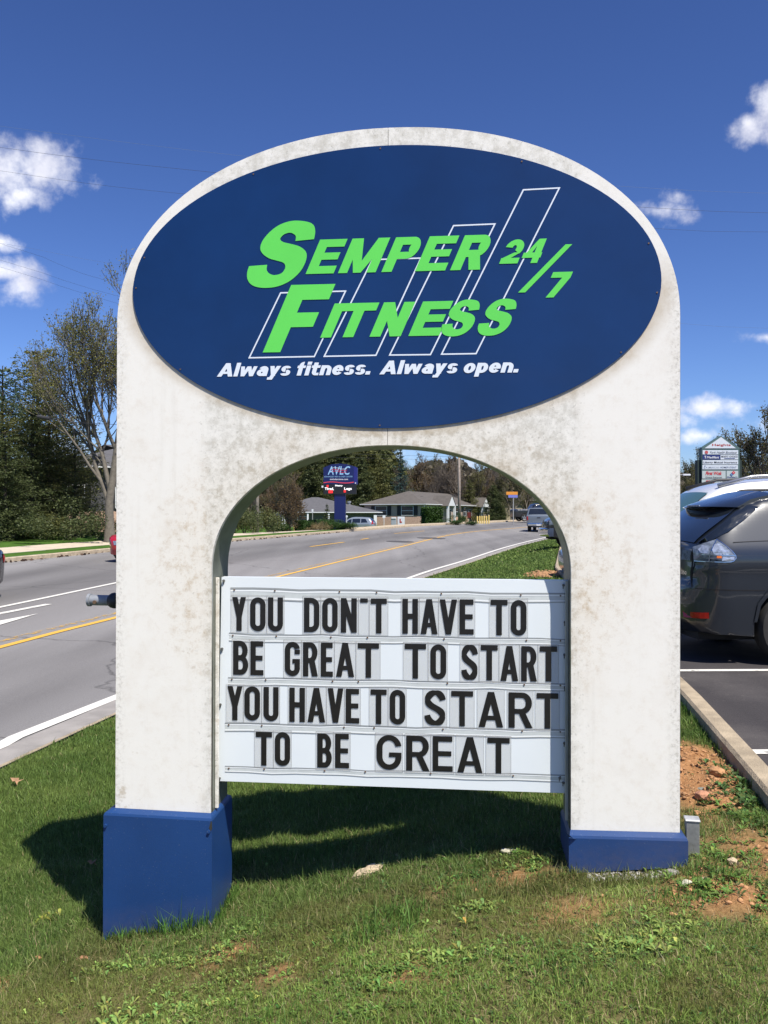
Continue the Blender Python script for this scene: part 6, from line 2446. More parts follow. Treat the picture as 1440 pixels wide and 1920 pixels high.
def leaf_mesh(name, C_, size, m, rg, asp=.55, flat=0.0, droop=0.0):
    """one bent-quad leaf per centre; C_ (n,3)"""
    n = len(C_)
    a = rg.normal(size=(n, 3))
    a[:, 2] *= (1 - flat)
    a[:, 2] -= droop
    a /= np.linalg.norm(a, axis=1)[:, None] + 1e-9
    b = rg.normal(size=(n, 3))
    if flat > 0:
        b[:, 2] *= .35
    b -= (a * b).sum(1)[:, None] * a
    b /= np.linalg.norm(b, axis=1)[:, None] + 1e-9
    s = size * rg.uniform(.6, 1.35, n)[:, None]
    V = np.stack([C_ - a * s * .5, C_ + b * s * asp * .5, C_ + a * s * .5, C_ - b * s * asp * .5], 1).reshape(-1, 3)
    Fq = np.arange(n * 4).reshape(n, 4)
    return raw_mesh(name, V, Fq, m, 4)


M_BARK = mat('grey_brown_bark', (.095, .075, .058), .95, var=.35, scale=9, bump=.6, bscale=30)
M_BARKD = mat('dark_bark', (.048, .038, .030), .95, var=.3, scale=9)
M_TWIG = mat('twig_bark', (.17, .142, .115), .95, var=.25, scale=6)
L_SPRING = leafmat('young_spring_leaves', (.13, .14, .035), (.27, .265, .075), .45)
L_OLIVE = leafmat('olive_bud_leaves', (.085, .085, .03), (.17, .16, .055), .4)
L_RUST = leafmat('rusty_bud_leaves', (.10, .062, .030), (.20, .14, .062), .4)
L_DARKG = leafmat('dark_evergreen_needles', (.042, .058, .022), (.115, .140, .050), .3)
L_DARKG2 = leafmat('brown_green_needles', (.058, .068, .022), (.165, .170, .055), .35)
L_BLUEG = leafmat('blue_green_needles', (.030, .062, .040), (.080, .130, .080), .3)
L_YELG = leafmat('yellow_green_needles', (.07, .08, .018), (.18, .18, .045), .35)
L_HEDGE = leafmat('hedge_leaves', (.020, .050, .010), (.055, .110, .022), .3)


def tree(name, label, loc, br_me, lf_me, cat='tree', group=None, rz=0, sc_=1.0, trunk_name='trunk'):
    t = thing(name, label, cat, loc, rz, group)
    t.scale = (sc_,) * 3
    link(trunk_name, br_me, t)
    if lf_me is not None:
        link('crown', lf_me, t)
    return t


def nodes_arr(nodes): return np.array([[p.x, p.y, p.z] for p in nodes])


# 1 the tall spring tree left of the sign
rgn = np.random.default_rng(21)
br, nd = grow(4, 12.4, .185, levels=5, spread=.55, up=.11, first=.22, nb=(8, 6, 4, 3, 2), lenr=.66, trunk_frac=.42, wob=.09)
bm_ = branch_mesh('tall_tree_branches', br, mat('pale_grey_bark', (.14, .125, .10), .95, var=.3, scale=9, bump=.5, bscale=30), minr=.009)
N_ = nodes_arr(nd)
C_ = N_[rgn.random(len(N_)) < .95]
C_ = np.repeat(C_, max(1, int(44000 / len(C_))), 0)
C_ = C_ + rgn.normal(size=C_.shape) * .11
print('tall tree', len(br), len(N_), len(C_), N_[:, 2].max(), np.abs(N_[:, 0]).max())
p = at(206, 1008, 38)
sc1 = ((968 - 520) / 1600 * 38 + 1.6 - Z(p.x, 38)) / N_[:, 2].max()
lf = leaf_mesh('tall_tree_leaves', C_, .064 / sc1, L_SPRING, rgn, .7)
tree('spring_tree', 'tall spreading tree with bare limbs and tiny new yellow-green leaves left of the sign', (p.x, 38, Z(p.x, 38)), bm_, lf, rz=R(40), sc_=sc1).scale = (sc1 * 1.2, sc1 * 1.2, sc1 * 1.16)


# evergreens -----------------------------------------------------------------
def conifer(seed, H, Rr, m_leaf, n_leaf=7000, size=.2, base=.08, layers=26, ragged=.35, droop=.1, shape=1.0):
    rg = random.Random(seed)
    g = np.random.default_rng(seed)
    br = [([Vector((0, 0, -.2)), Vector((0, 0, H * .5)), Vector((0, 0, H))], [H * .020, H * .012, .02], 0)]
    P = []
    Wt = []
    for i in range(layers):
        t = base + (1 - base) * (i + rg.random() * .6) / layers
        z = H * t
        Rl = Rr * ((1 - t) ** shape) * 1.0 + .12 * Rr * (1 - t) ** .3
        Rl *= min(1, .55 + t * 4)
        nb = rg.randint(5, 8)
        a0 = rg.random() * 6.28
        for j in range(nb):
            a = a0 + 6.28 * j / nb + rg.gauss(0, .25)
            L_ = Rl * (1 - ragged + ragged * 1.6 * rg.random())
            dz = rg.uniform(-.05, .25) * L_ - droop * L_
            pts = []
            for q in range(5):
                f = q / 4
                pts.append(Vector((math.cos(a) * L_ * f, math.sin(a) * L_ * f, z + dz * f - .10 * L_ * f * f + .12 * L_ * f)))
            br.append((pts, [.03 * (1 - f * .8) * (L_ / Rr + .3) for f in (0, .25, .5, .75, 1)], 1))
            k = max(3, int(L_ * 7))
            for q in range(k):
                f = .18 + .85 * (q + rg.random()) / k
                f0 = min(f, 1) * 4
                i0 = min(int(f0), 3)
                c = pts[i0].lerp(pts[i0 + 1], f0 - i0)
                P.append((c.x, c.y, c.z))
                Wt.append(L_ * (.25 + .28 * (1 - f)))
    P = np.array(P)
    Wt = np.array(Wt)
    idx_ = g.integers(0, len(P), n_leaf)
    sp_ = np.clip(Wt[idx_], .12, 1.0)[:, None]
    C_ = P[idx_] + g.normal(size=(n_leaf, 3)) * np.array([.38, .38, .20]) * sp_
    lf = leaf_mesh('conifer_needles', C_, size, m_leaf, g, .45, flat=.5, droop=.15)
    bm = branch_mesh('conifer_branches', br, M_BARKD, (6, 3))
    return bm, lf


CA = conifer(31, 10, 3.3, L_DARKG2, 20000, .16, base=.03, shape=.55, ragged=.5, droop=-.1)
CB = conifer(32, 10, 2.6, L_DARKG, 18000, .16, base=.03, ragged=.5, shape=.6)
CC = conifer(33, 8, 2.8, L_BLUEG, 11000, .15, ragged=.6, base=.05, droop=-.15, shape=.6)
CD = conifer(34, 8, 2.6, L_YELG, 14000, .14, ragged=.55, base=.1, shape=.5, droop=-.3)
left_ev = [
    ('dark_evergreen', 'dark green evergreen filling the lower left behind the sidewalk', 60, 1015, 40, CB, 6.2, 1.25),
    ('dark_evergreen', 'broad brown-green evergreen reaching below the small left cloud', 92, 1012, 43, CA, 7.9, 1.0),
    ('dark_evergreen', 'yellow-tipped evergreen top standing behind the broad brown-green one', 70, 1010, 47, CD, 10.0, 1.0),
    ('blue_pine', 'blue-green pine with open layered boughs at the left edge of the photo', 4, 1010, 44, CC, 8.6, 1.0),
    ('dark_evergreen', 'low dark evergreen between the leftmost pine and the sidewalk', 10, 1018, 37, CB, 4.6, 1.35),
    ('dark_evergreen', 'shaded evergreen just left of the spring tree trunk', 140, 1011, 41, CA, 5.2, .95),
    ('dark_evergreen', 'evergreen outside the left edge whose boughs reach into view', -60, 1018, 40, CA, 8.0, 1.2)]
for i, (nm, lb, px_, pb, Y, (bm, lf), H, wd) in enumerate(left_ev):
    q = at(px_, pb, Y)
    t = tree(nm, lb, (q.x, Y, Z(q.x, Y) - .1), bm, lf, rz=i * 1.3)
    h0 = 10 if bm in (CA[0], CB[0]) else 8
    s_ = H / h0
    t.scale = (s_ * wd, s_ * wd, s_)


def bush(seed, rx, ry, rz, n, size, m_leaf, lumps=9):
    g = np.random.default_rng(seed)
    cs = g.normal(size=(lumps, 3)) * np.array([rx * .5, ry * .5, rz * .30]) + np.array([0, 0, rz * .5])
    cs[:, 2] = np.abs(cs[:, 2])
    k = g.integers(0, lumps, n)
    d = g.normal(size=(n, 3))
    d /= np.linalg.norm(d, axis=1)[:, None]
    rr = (g.random(n) ** .35)[:, None]
    C_ = cs[k] + d * rr * np.array([rx * .42, ry * .42, rz * .38])
    C_ = C_[C_[:, 2] > -.05]
    return leaf_mesh('bush_leaves', C_, size, m_leaf, g, .6)


M_STEM = M_BARKD
stem = MB()
for i in range(7):
    a = i * .9
    stem.tube([(0, 0, -.2), (math.cos(a) * .25, math.sin(a) * .25, .5), (math.cos(a) * .5, math.sin(a) * .5, .9)], [.03, .02, .008], 4, cap=False)
STEM = stem.mesh('bush_stems', M_STEM)


def bushes(name, label, px_, pb, Y, me, group=None, sx=1, sz=1, rz=0, drop=0, cat='bush'):
    q = at(px_, pb, Y)
    t = thing(name, label, cat, (q.x, Y, Z(q.x, Y) - drop), rz, group)
    t.scale = (sx, sx, sz)
    link('stems', STEM, t)
    link('foliage', me, t)
    return t


BU1 = bush(1, 1.6, 1.3, 1.7, 4200, .11, L_DARKG2)
BU2 = bush(2, 1.7, 1.3, 1.5, 4200, .11, L_HEDGE)
BU3 = bush(3, 1.6, 1.3, 2.0, 4500, .11, L_DARKG)
bushes('bush', 'dark bushy shrub by the trunk of the spring tree in front of the brick house', 182, 1005, 43, BU3, sz=.42, sx=.7)
bushes('bush', 'dark shrub at the left edge of the photo under the pine', 20, 1015, 36.5, BU3, sz=.6)
bushes('bush', 'dark shrub low under the brown-green evergreen', 85, 1014, 38, BU1, sz=.65)
bushes('bush', 'dark shrub right of the low evergreens beside the sidewalk', 130, 1012, 38.5, BU3, sz=.7)
bushes('bush', 'dark green shrub beside the inner edge of the left leg', 436, 993, 52, BU3, sz=.85, sx=1.0)
bushes('bush', 'rounded green shrub just left of the weathered utility pole', 458, 993, 54, BU1, sz=.85, sx=.9)
bushes('bush', 'dark green shrub just right of the weathered utility pole', 503, 990, 57, BU1, sz=.9, sx=.9)
bushes('bush', 'low dark shrub in front of the blue sign board', 527, 990, 60, BU2, sz=.45, sx=.8)
g = np.random.default_rng(19)
n = 9000
C_ = np.stack([g.uniform(-.95, .95, n), g.uniform(-.7, .7, n), g.random(n) ** .8 * 1.75], 1)
C_ += g.normal(0, .04, C_.shape)
q = at(809.5, 981, 88)
TB = thing('trimmed_bush', 'dense block-shaped green bush at the corner of the brick office', 'bush', (q.x, 88, q.z - .1), R(20))
link('stems', STEM, TB)
link('foliage', leaf_mesh('trimmed_leaves', C_, .17, L_HEDGE, g, .65), TB)
bushes('bush', 'small dark bush between the office porches', 868, 978, 90, BU2, sz=.45, sx=.5)
bushes('bush', 'low spreading shrub at the foot of the pale utility pole', 856, 979, 80, BU2, sz=.30, sx=.7)
bushes('bush', 'low spreading shrub right of the pale utility pole', 885, 979, 80, BU2, sz=.25, sx=.7)
bushes('bush', 'low green shrub spreading round the foot of the blue pylon sign', 652, 986, 61, BU2, sz=.32, sx=.9)
bushes('bush', 'low mixed shrub left of the blue pylon sign', 622, 987, 60, BU2, sz=.35, sx=.7, rz=1)
TAN = bush(8, 1.2, .9, .7, 1600, .08, leafmat('dry_tan_stems', (.16, .12, .06), (.30, .23, .12), .3))
bushes('dry_shrub', 'dry tan clump of old stems by the hedge in the verge', 600, 990, 59, TAN, sz=.7, sx=.7)
# clipped hedge
q0, q1 = at(553, 985, 63), at(628, 984, 66)
g = np.random.default_rng(9)
n = 9000
t_ = g.random(n)
C_ = np.stack([(q1.x - q0.x) * t_ + g.uniform(-.1, .1, n), (q1.y - q0.y) * t_ + g.uniform(-.45, .45, n), g.random(n) ** .7 * 1.0 + g.normal(0, .03, n)], 1)
HG = thing('clipped_hedge', 'long clipped green hedge between the bare tree and the blue pylon', 'hedge', (q0.x, q0.y, Z(q0.x, q0.y) - .05), 0)
link('foliage', leaf_mesh('hedge_leaves', C_, .10, L_HEDGE, g, .6), HG)
sb = MB()
for i in range(9):
    f = i / 8
    sb.tube([((q1.x - q0.x) * f, (q1.y - q0.y) * f, -.1), ((q1.x - q0.x) * f + .1, (q1.y - q0.y) * f, .7)], [.03, .015], 4)
sb.build('stems', M_STEM, HG)
# small cone evergreen by the white sign
q = at(613, 983, 76)
cm = conifer(61, 3, .75, L_DARKG, 1500, .12, base=.02, layers=14, ragged=.1)
tree('cone_evergreen', 'small cone-shaped evergreen against the dark porch', (q.x, 76, Z(q.x, 76) - .2), *cm, sc_=.9)

# bare ornamental tree under the arch
br, nd = grow(12, 7.4, .13, levels=4, spread=.85, up=.05, first=.08, nb=(8, 6, 5, 4), lenr=.72, trunk_frac=.30, wob=.13)
N_ = nodes_arr(nd)
g = np.random.default_rng(3)
C_ = N_[g.random(len(N_)) < .85]
C_ = C_ + g.normal(size=C_.shape) * .12
q = at(545, 989, 62)
s_ = ((968 - 893) / 1600 * 62 + 1.6 - Z(q.x, 62)) / N_[:, 2].max()
tree('crabapple_tree', 'low spreading ornamental tree with rusty buds in front of the dark porch', (q.x, 62, Z(q.x, 62)), branch_mesh('crab_branches', br, M_BARKD, minr=.012), leaf_mesh('crab_buds', C_, .10, L_RUST, g, .7), sc_=s_)

# background: bare woods and dark conifers
BV = []
for sd_, m_ in ((41, L_OLIVE), (42, L_RUST), (43, L_OLIVE), (44, None)):
    br, nd = grow(sd_, 12, .20, levels=4, spread=.50, up=.10, first=.3, nb=(7, 5, 4, 4), lenr=.62, trunk_frac=.48, wob=.11)
    N_ = nodes_arr(nd)
    g = np.random.default_rng(sd_)
    if m_ is not None:
        C_ = N_[g.random(len(N_)) < .9]
        C_ = C_ + g.normal(size=C_.shape) * .15
        lf = leaf_mesh('woods_buds', C_, .17, m_, g, .7)
    else:
        lf = None
    BV.append((branch_mesh('woods_branches', br, M_TWIG, minr=.018), lf, N_[:, 2].max()))
CE = conifer(51, 12, 3.8, L_DARKG2, 15000, .30, base=.05, ragged=.5, shape=.6, droop=-.05)
CF = conifer(52, 12, 3.2, L_DARKG, 14000, .30, base=.05, ragged=.5, shape=.65)


ORD = ['leftmost', 'second from the left', 'third from the left', 'fourth from the left', 'fifth from the left', 'sixth from the left', 'seventh from the left', 'eighth from the left', 'ninth from the left', 'tenth from the left', 'eleventh from the left', 'twelfth from the left', 'thirteenth from the left', 'fourteenth from the left', 'fifteenth from the left']


def rank(vals):
    o = sorted(range(len(vals)), key=lambda i: vals[i])
    r_ = [0] * len(vals)
    for k_, i in enumerate(o):
        r_[i] = k_
    return r_


def put_con(lb, px_, top, Y, var, wd=1.0, grp=None, i=0, nm='tall_conifer'):
    q = at(px_, 968, Y)
    gz_ = Z(q.x, Y) - .2
    H = 1.6 + (968 - top) / 1600 * Y - gz_
    t = tree(nm, lb, (q.x, Y, gz_), var[0], var[1], rz=i * 1.7, group=grp)
    t.scale = (H / 12 * wd, H / 12 * wd, H / 12)
    return t


def put_bare(lb, px_, top, Y, v, wd=1.0, grp=None, i=0, nm='bare_tree'):
    q = at(px_, 968, Y)
    gz_ = Z(q.x, Y) - .2
    H = 1.6 + (968 - top) / 1600 * Y - gz_
    b = BV[v]
    t = tree(nm, lb, (q.x, Y, gz_), b[0], b[1], rz=i * 2.1, group=grp)
    s_ = H / b[2]
    t.scale = (s_ * wd, s_ * wd, s_)
    return t


con = [(590, 842, 116, CF, .85), (612, 825, 122, CE, .95), (640, 815, 120, CF, 1.0), (664, 808, 124, CE, 1.05), (690, 812, 119, CE, 1.0), (712, 820, 123, CF, .9), (735, 826, 126, CE, .8), (566, 858, 118, CE, .8), (676, 850, 114, CF, 1.0), (630, 868, 112, CE, .9)]
rk = rank([c[0] for c in con])
for i, (px_, top, Y, v, wd) in enumerate(con):
    put_con(ORD[rk[i]] + ' of the tall dark conifers behind the blue pylon sign', px_, top, Y, v, wd, 'dark conifers behind the pylon sign', i)
CG = conifer(53, 12, 2.0, leafmat('blue_needles', (.03, .06, .055), (.07, .12, .10), .2), 3500, .26, base=.2, ragged=.7, droop=-.15)
put_con('thin blue-green pine top against the sky under the crown of the arch', 751, 828, 112, CG, .9, None, 3, 'blue_pine')
put_con('dark evergreen behind the right porch of the brick office', 925, 905, 118, CF, .9, None, 5)
put_con('dark evergreen between the office porch and the beige house', 938, 918, 112, CF, .9, None, 7)
put_con('dark evergreen behind the pale utility pole', 880, 900, 122, CE, .8, None, 8)
rg_ = random.Random(77)
bare_l = [(770, 852), (790, 846), (806, 858), (822, 850), (838, 862), (850, 846), (868, 850), (884, 856), (900, 866), (915, 872), (760, 868), (780, 872), (830, 874), (860, 878), (895, 880)]
rk = rank([c[0] for c in bare_l])
for i, (px_, top) in enumerate(bare_l):
    Y = 128 + rg_.uniform(-6, 22)
    put_bare(ORD[rk[i]] + ' of the bare brown trees behind the brick office roof', px_, top, Y, [3, 1, 3, 0][i % 4], rg_.uniform(.7, 1.0), 'bare trees behind the brick office', i)
TL = [(945, 872, 120, 0), (968, 878, 112, 2), (990, 885, 116, 0), (1012, 890, 110, 2), (1030, 880, 124, 0), (958, 905, 106, 0), (985, 915, 118, 1)]
rk = rank([c[0] for c in TL])
for i, (px_, top, Y, v) in enumerate(TL):
    put_bare(ORD[rk[i]] + ' of the olive budding trees behind the street name sign', px_, top, Y, v, 1.0, 'budding trees by the beige house', i, 'budding_tree')
TL = [(430, 925, 92, 1), (450, 915, 96, 2), (470, 900, 90, 0), (500, 892, 100, 1), (520, 880, 96, 2), (548, 872, 108, 1), (408, 930, 100, 1)]
rk = rank([c[0] for c in TL])
for i, (px_, top, Y, v) in enumerate(TL):
    put_bare(ORD[rk[i]] + ' of the budding brown trees behind the left porch building', px_, top, Y, v, 1.0, 'budding trees behind the porch building', i, 'budding_tree')
# right side trees beyond the lot
for i, (px_, top, Y, v, wd, lb) in enumerate([(1412, 764, 62, 2, 1.15, 'broad budding tree rising right of the directory sign'), (1455, 775, 66, 0, 1.1, 'budding tree at the right edge of the photo behind the directory sign'), (1385, 800, 74, 0, .9, 'smaller budding tree just behind the directory sign'),
                                            (1298, 838, 80, 2, .9, 'olive tree left of the directory sign against the sky'), (1283, 868, 70, 0, .9, 'low olive tree beside the white leg'), (1325, 868, 84, 0, .9, 'low olive tree behind the left post of the directory sign')]):
    put_bare(lb, px_, top, Y, v, wd, None, i, 'budding_tree')
for i, (px_, top, Y, lb) in enumerate([(1395, 860, 82, 'dark evergreen behind the right post of the directory sign'), (1425, 850, 78, 'dark evergreen near the right edge of the photo'), (1460, 858, 80, 'dark evergreen just outside the right edge of the photo')]):
    put_con(lb, px_, top, Y, CF, 1.1, None, i)

# far woods that read as one mass
g = np.random.default_rng(88)
CC_ = []
for (px0, px1, top, Y0, Y1, n) in ((-200, 420, 905, 90, 150, 9000), (380, 1120, 885, 150, 190, 24000), (1120, 1900, 905, 110, 170, 13000)):
    px_ = g.uniform(px0, px1, n)
    Y = g.uniform(Y0, Y1, n)
    x = (px_ - 720) / 1600 * Y
    ht = 1.6 + (968 - top) / 1600 * Y
    prof = .72 + .38 * vnoise(px_, np.zeros(n), .022, 7) + .18 * vnoise(px_, np.zeros(n), .09, 8)
    z = zg(x, Y) + g.random(n) ** .75 * ht * prof
    CC_.append(np.stack([x, Y, z], 1))
CC_ = np.concatenate(CC_)
woods = leaf_mesh('woods', CC_, 1.25, leafmat('far_woods_brown', (.065, .055, .040), (.165, .145, .105), .25), g, .7)
DW = []
n = 14000
px_ = g.uniform(545, 762, n)
Y = g.uniform(124, 140, n)
x = (px_ - 720) / 1600 * Y
edge_ = np.clip((762 - px_) / 60, 0, 1) * .45 + .55
z = zg(x, Y) + g.random(n) ** .8 * (1.6 + (968 - 838) / 1600 * Y) * edge_ * (.85 + .3 * vnoise(px_, np.zeros(n), .05, 9))
dw = leaf_mesh('dark_woods', np.stack([x, Y, z], 1), .9, L_DARKG2, g, .7)
link('dark_woods', dw, label='dark evergreen woods filling in behind the conifers', cat='woods', kind='stuff')
link('woods', woods, label='mass of brown and olive woods on the horizon behind the buildings', cat='woods', kind='stuff')

# ------------------------------------------------------------------ grass, weeds, stones
rgr = np.random.default_rng(2024)
M_GRASS = leafmat('grass_blades', None, None, .30, attr=True)


def in_skirts(x, y):
    """inside the two legs / skirts"""
    dx, dy = x - .0505, y - 3.674
    u = dx * math.cos(SA) - dy * math.sin(SA)
    w_ = dx * math.sin(SA) + dy * math.cos(SA)
    a = (u > -1.288) & (u < -.802) & (w_ > -.032) & (w_ < .283)
    b = (u > .73) & (u < 1.21) & (w_ > -.032) & (w_ < .283)
    return a | b


def surf_z(x, y):
    z = zg(x, y)
    nr_ = y < 9
    bb = bare(x, y)
    z = z + np.where(nr_, (vnoise(x, y, 6, 3) - .5) * .03 + bb * ((vnoise(x, y, 14, 4) - .5) * .07 + .015), 0)
    return z


def blades(x, y, h, wd, tone, lean=.45, curl=.5):
    """5-vertex blades; x,y,h,wd arrays; tone (n,3)"""
    n = len(x)
    z = surf_z(x, y) - .004
    a = rgr.uniform(0, 2 * math.pi, n)
    f = rgr.uniform(0, 2 * math.pi, n)
    ln = np.abs(rgr.normal(0, lean, n))
    dx, dy = np.cos(a), np.sin(a)
    fx, fy = np.cos(f) * wd / 2, np.sin(f) * wd / 2
    m1 = .5 * h
    o1 = ln * m1 * .7
    o2 = ln * h * (1 + curl)
    z1 = z + m1 * np.cos(np.clip(ln * .6, 0, 1.2))
    z2 = z + h * np.cos(np.clip(ln, 0, 1.35))
    V = np.empty((n, 5, 3), np.float32)
    V[:, 0] = np.stack([x - fx, y - fy, z], 1)
    V[:, 1] = np.stack([x + fx, y + fy, z], 1)
    V[:, 2] = np.stack([x - fx * .8 + dx * o1, y - fy * .8 + dy * o1, z1], 1)
    V[:, 3] = np.stack([x + fx * .8 + dx * o1, y + fy * .8 + dy * o1, z1], 1)
    V[:, 4] = np.stack([x + dx * o2, y + dy * o2, z2], 1)
    k = np.arange(n)[:, None] * 5
    T_ = np.concatenate([k + np.array([0, 1, 3]), k + np.array([0, 3, 2]), k + np.array([2, 3, 4])], 1).reshape(-1, 3)
    return V.reshape(-1, 3), T_, np.repeat(tone, 5, 0)


def tones(x, y, n, base=(.060, .135, .018), alt=(.115, .19, .030), dry=(.34, .29, .15), pdry=.12, v=.25):
    t = vnoise(x, y, 1.6, 11) * .6 + vnoise(x, y, 5, 12) * .4
    t = np.clip((t - .3) * 2.0, 0, 1)[:, None]
    c = np.array(base) * (1 - t) + np.array(alt) * t
    c = c * np.exp(rgr.normal(0, v, (n, 1)))
    isd = rgr.random(n) < pdry
    c[isd] = np.array(dry) * np.exp(rgr.normal(0, .3, (isd.sum(), 1)))
    return np.clip(c, .005, .6)


def sample(y0, y1, dens, keep=lambda x, y: np.ones(len(x), bool), xmin=None, xmax=None):
    """uniform points on the lawn that can be in view (wedge of the camera plus a margin)"""
    ys_ = np.linspace(y0, y1, 60)
    lo = np.maximum(fN(ys_) + .05, -ys_ * .52 - .3)
    hi = np.minimum(fL(ys_) + .0, ys_ * .52 + .3)
    area = ((hi - lo).clip(0)).mean() * (y1 - y0)
    n = int(area * dens)
    y = rgr.uniform(y0, y1, n * 2)
    l_ = np.maximum(fN(y) + .05, -y * .52 - .3)
    h_ = np.minimum(fL(y) + .0, y * .52 + .3)
    wmax = (h_ - l_).max()
    ok = rgr.random(n * 2) < (h_ - l_) / wmax
    y, l_, h_ = y[ok], l_[ok], h_[ok]
    x = l_ + (h_ - l_) * rgr.random(len(y))
    if len(x) > n:
        x, y = x[:n], y[:n]
    m = keep(x, y) & ~in_skirts(x, y)
    return x[m], y[m]


VV, TT, CCc = [], [], []
voff = 0


def addb(x, y, h, wd, tone, **kw):
    global voff
    V, T_, c = blades(x, y, h, wd, tone, **kw)
    VV.append(V)
    TT.append(T_ + voff)
    CCc.append(c)
    voff += len(V)


def keepf(x, y):
    rz_ = rough_zone(x, y)
    thin = vnoise(x, y, 4.2, 21) * .5 + vnoise(x, y, 11, 22) * .5
    dx_, dy_ = x - .0505, y - 3.674
    uu = dx_ * math.cos(SA) - dy_ * math.sin(SA)
    ww = dx_ * math.sin(SA) + dy_ * math.cos(SA)
    strip_ = ((uu > .80) & (uu < 1.15) & (ww > -.10) & (ww < .0)) * .7
    p = 1 - strip_ - bare(x, y) * 1.2 - rz_ * np.clip((.45 - thin) * 2.4, 0, .6)
    return rgr.random(len(x)) < p


for (y0, y1, dens, hm, wm, pd) in ((1.9, 3.4, 27000, .027, .0029, .09), (3.4, 5.0, 23000, .036, .0029, .07), (5.0, 7.5, 12000, .036, .0042, .015), (7.5, 11, 5600, .038, .0068, .01), (11, 18, 1500, .042, .013, .01), (18, 30, 420, .048, .026, .01), (30, 60, 90, .06, .055, .01)):
    x, y = sample(y0, y1, dens, keepf)
    n = len(x)
    rz_ = rough_zone(x, y)
    tall = 1 + .5 * np.clip(vnoise(x, y, 2.3, 31) - .5, 0, 1) * 2 * rz_
    h = hm * tall * np.exp(rgr.normal(0, .30, n)) * (1 - .15 * rz_)
    tn = tones(x, y, n, pdry=pd, base=(.102, .168, .038), alt=(.158, .225, .056)) if y0 > 3.3 else tones(x, y, n, pdry=pd, base=(.135, .220, .042), alt=(.245, .325, .078))
    # patches of olive, dry thatch in the rough zone
    olv = (vnoise(x, y, 3.1, 41) > .56)[:, None] * rz_[:, None]
    tn = tn * (1 - olv * .5) + np.array([.15, .135, .045]) * olv * .5
    addb(x, y, h, wm * rgr.uniform(.7, 1.3, n), tn, lean=.55 if y0 < 5 else .4)
    print('grass', y0, n)
# dead straw lying flat in the thin spots
x, y = sample(1.9, 5.0, 1500)
m = rough_zone(x, y) > .4
x, y = x[m], y[m]
n = len(x)
addb(x, y, rgr.uniform(.018, .042, n), np.full(n, .0019), np.clip(np.array([.32, .26, .15]) * np.exp(rgr.normal(0, .35, (n, 1))), 0, .6), lean=1.4)
# tall tufts along the skirts and in clumps
def tuft(cx, cy, r, n, h, tone=(.06, .15, .02), lean=.35, wd=.0032):
    a = rgr.uniform(0, 6.28, n)
    rr = r * np.sqrt(rgr.random(n))
    x = cx + np.cos(a) * rr
    y = cy + np.sin(a) * rr
    k = ~in_skirts(x, y)
    x, y = x[k], y[k]
    n = len(x)
    addb(x, y, h * np.exp(rgr.normal(0, .28, n)), wd * rgr.uniform(.7, 1.4, n), np.clip(np.array(tone) * np.exp(rgr.normal(0, .3, (n, 1))), 0, .6), lean=lean)


for i in range(34):
    u = -1.27 + .47 * i / 33
    q = sloc(u, -.05 - rgr.random() * .02)
    tuft(q[0], q[1], .022, 9, .05 + .03 * (i > 16), (.07, .16, .025))
for i in range(16):
    q = sloc(-.785, -.02 + .3 * i / 15)
    tuft(q[0], q[1], .03, 12, .06, (.08, .17, .03))
for i in range(8):
    q = sloc(.74 + .46 * rgr.random(), -.11 - rgr.random() * .03)
    tuft(q[0], q[1], .03, 8, .028, (.08, .16, .03))
for (cx, cy, r, n_, h_) in ((.03, 3.36, .12, 340, .085), (.10, 3.44, .10, 240, .08), (-.10, 3.30, .10, 220, .075), (-.62, 3.62, .1, 160, .06), (1.12, 3.24, .10, 160, .065), (1.30, 3.42, .08, 160, .075), (-.35, 2.75, .14, 240, .06), (.55, 2.8, .14, 240, .06), (-.25, 4.33, .16, 220, .075), (-.55, 4.40, .16, 220, .08), (.10, 4.30, .13, 160, .07), (-.80, 4.5, .14, 180, .07),
                           (1.80, 6.1, .12, 260, .09), (2.0, 6.5, .12, 260, .09), (1.66, 5.8, .1, 160, .08), (2.02, 6.1, .08, 160, .08)):
    tuft(cx, cy, r, int(n_ * .6), h_ * .85, (.085, .165, .032), lean=.55)
for i in range(46):      # shaggy fringe against the curb
    yq = 3.2 + i * .16
    tuft(float(fL(yq)) - .03, yq, .05, 16 if yq > 5.4 else 5, .06, (.05, .13, .02))
V = np.concatenate(VV)
T_ = np.concatenate(TT)
Cc = np.concatenate(CCc).astype(np.float32)
me = raw_mesh('grass', V, T_, M_GRASS, 3)
ca = me.color_attributes.new('tone', 'FLOAT_COLOR', 'POINT')
ca.data.foreach_set('color', np.concatenate([Cc, np.ones((len(Cc), 1), np.float32)], 1).ravel())
link('grass', me, label='spring grass, mown behind the sign and patchy in front of it', cat='grass', kind='stuff')
print('grass tris', len(T_))

# broad-leaved weeds: rosettes of folded leaves
VV, TT, CCc = [], [], []
voff = 0


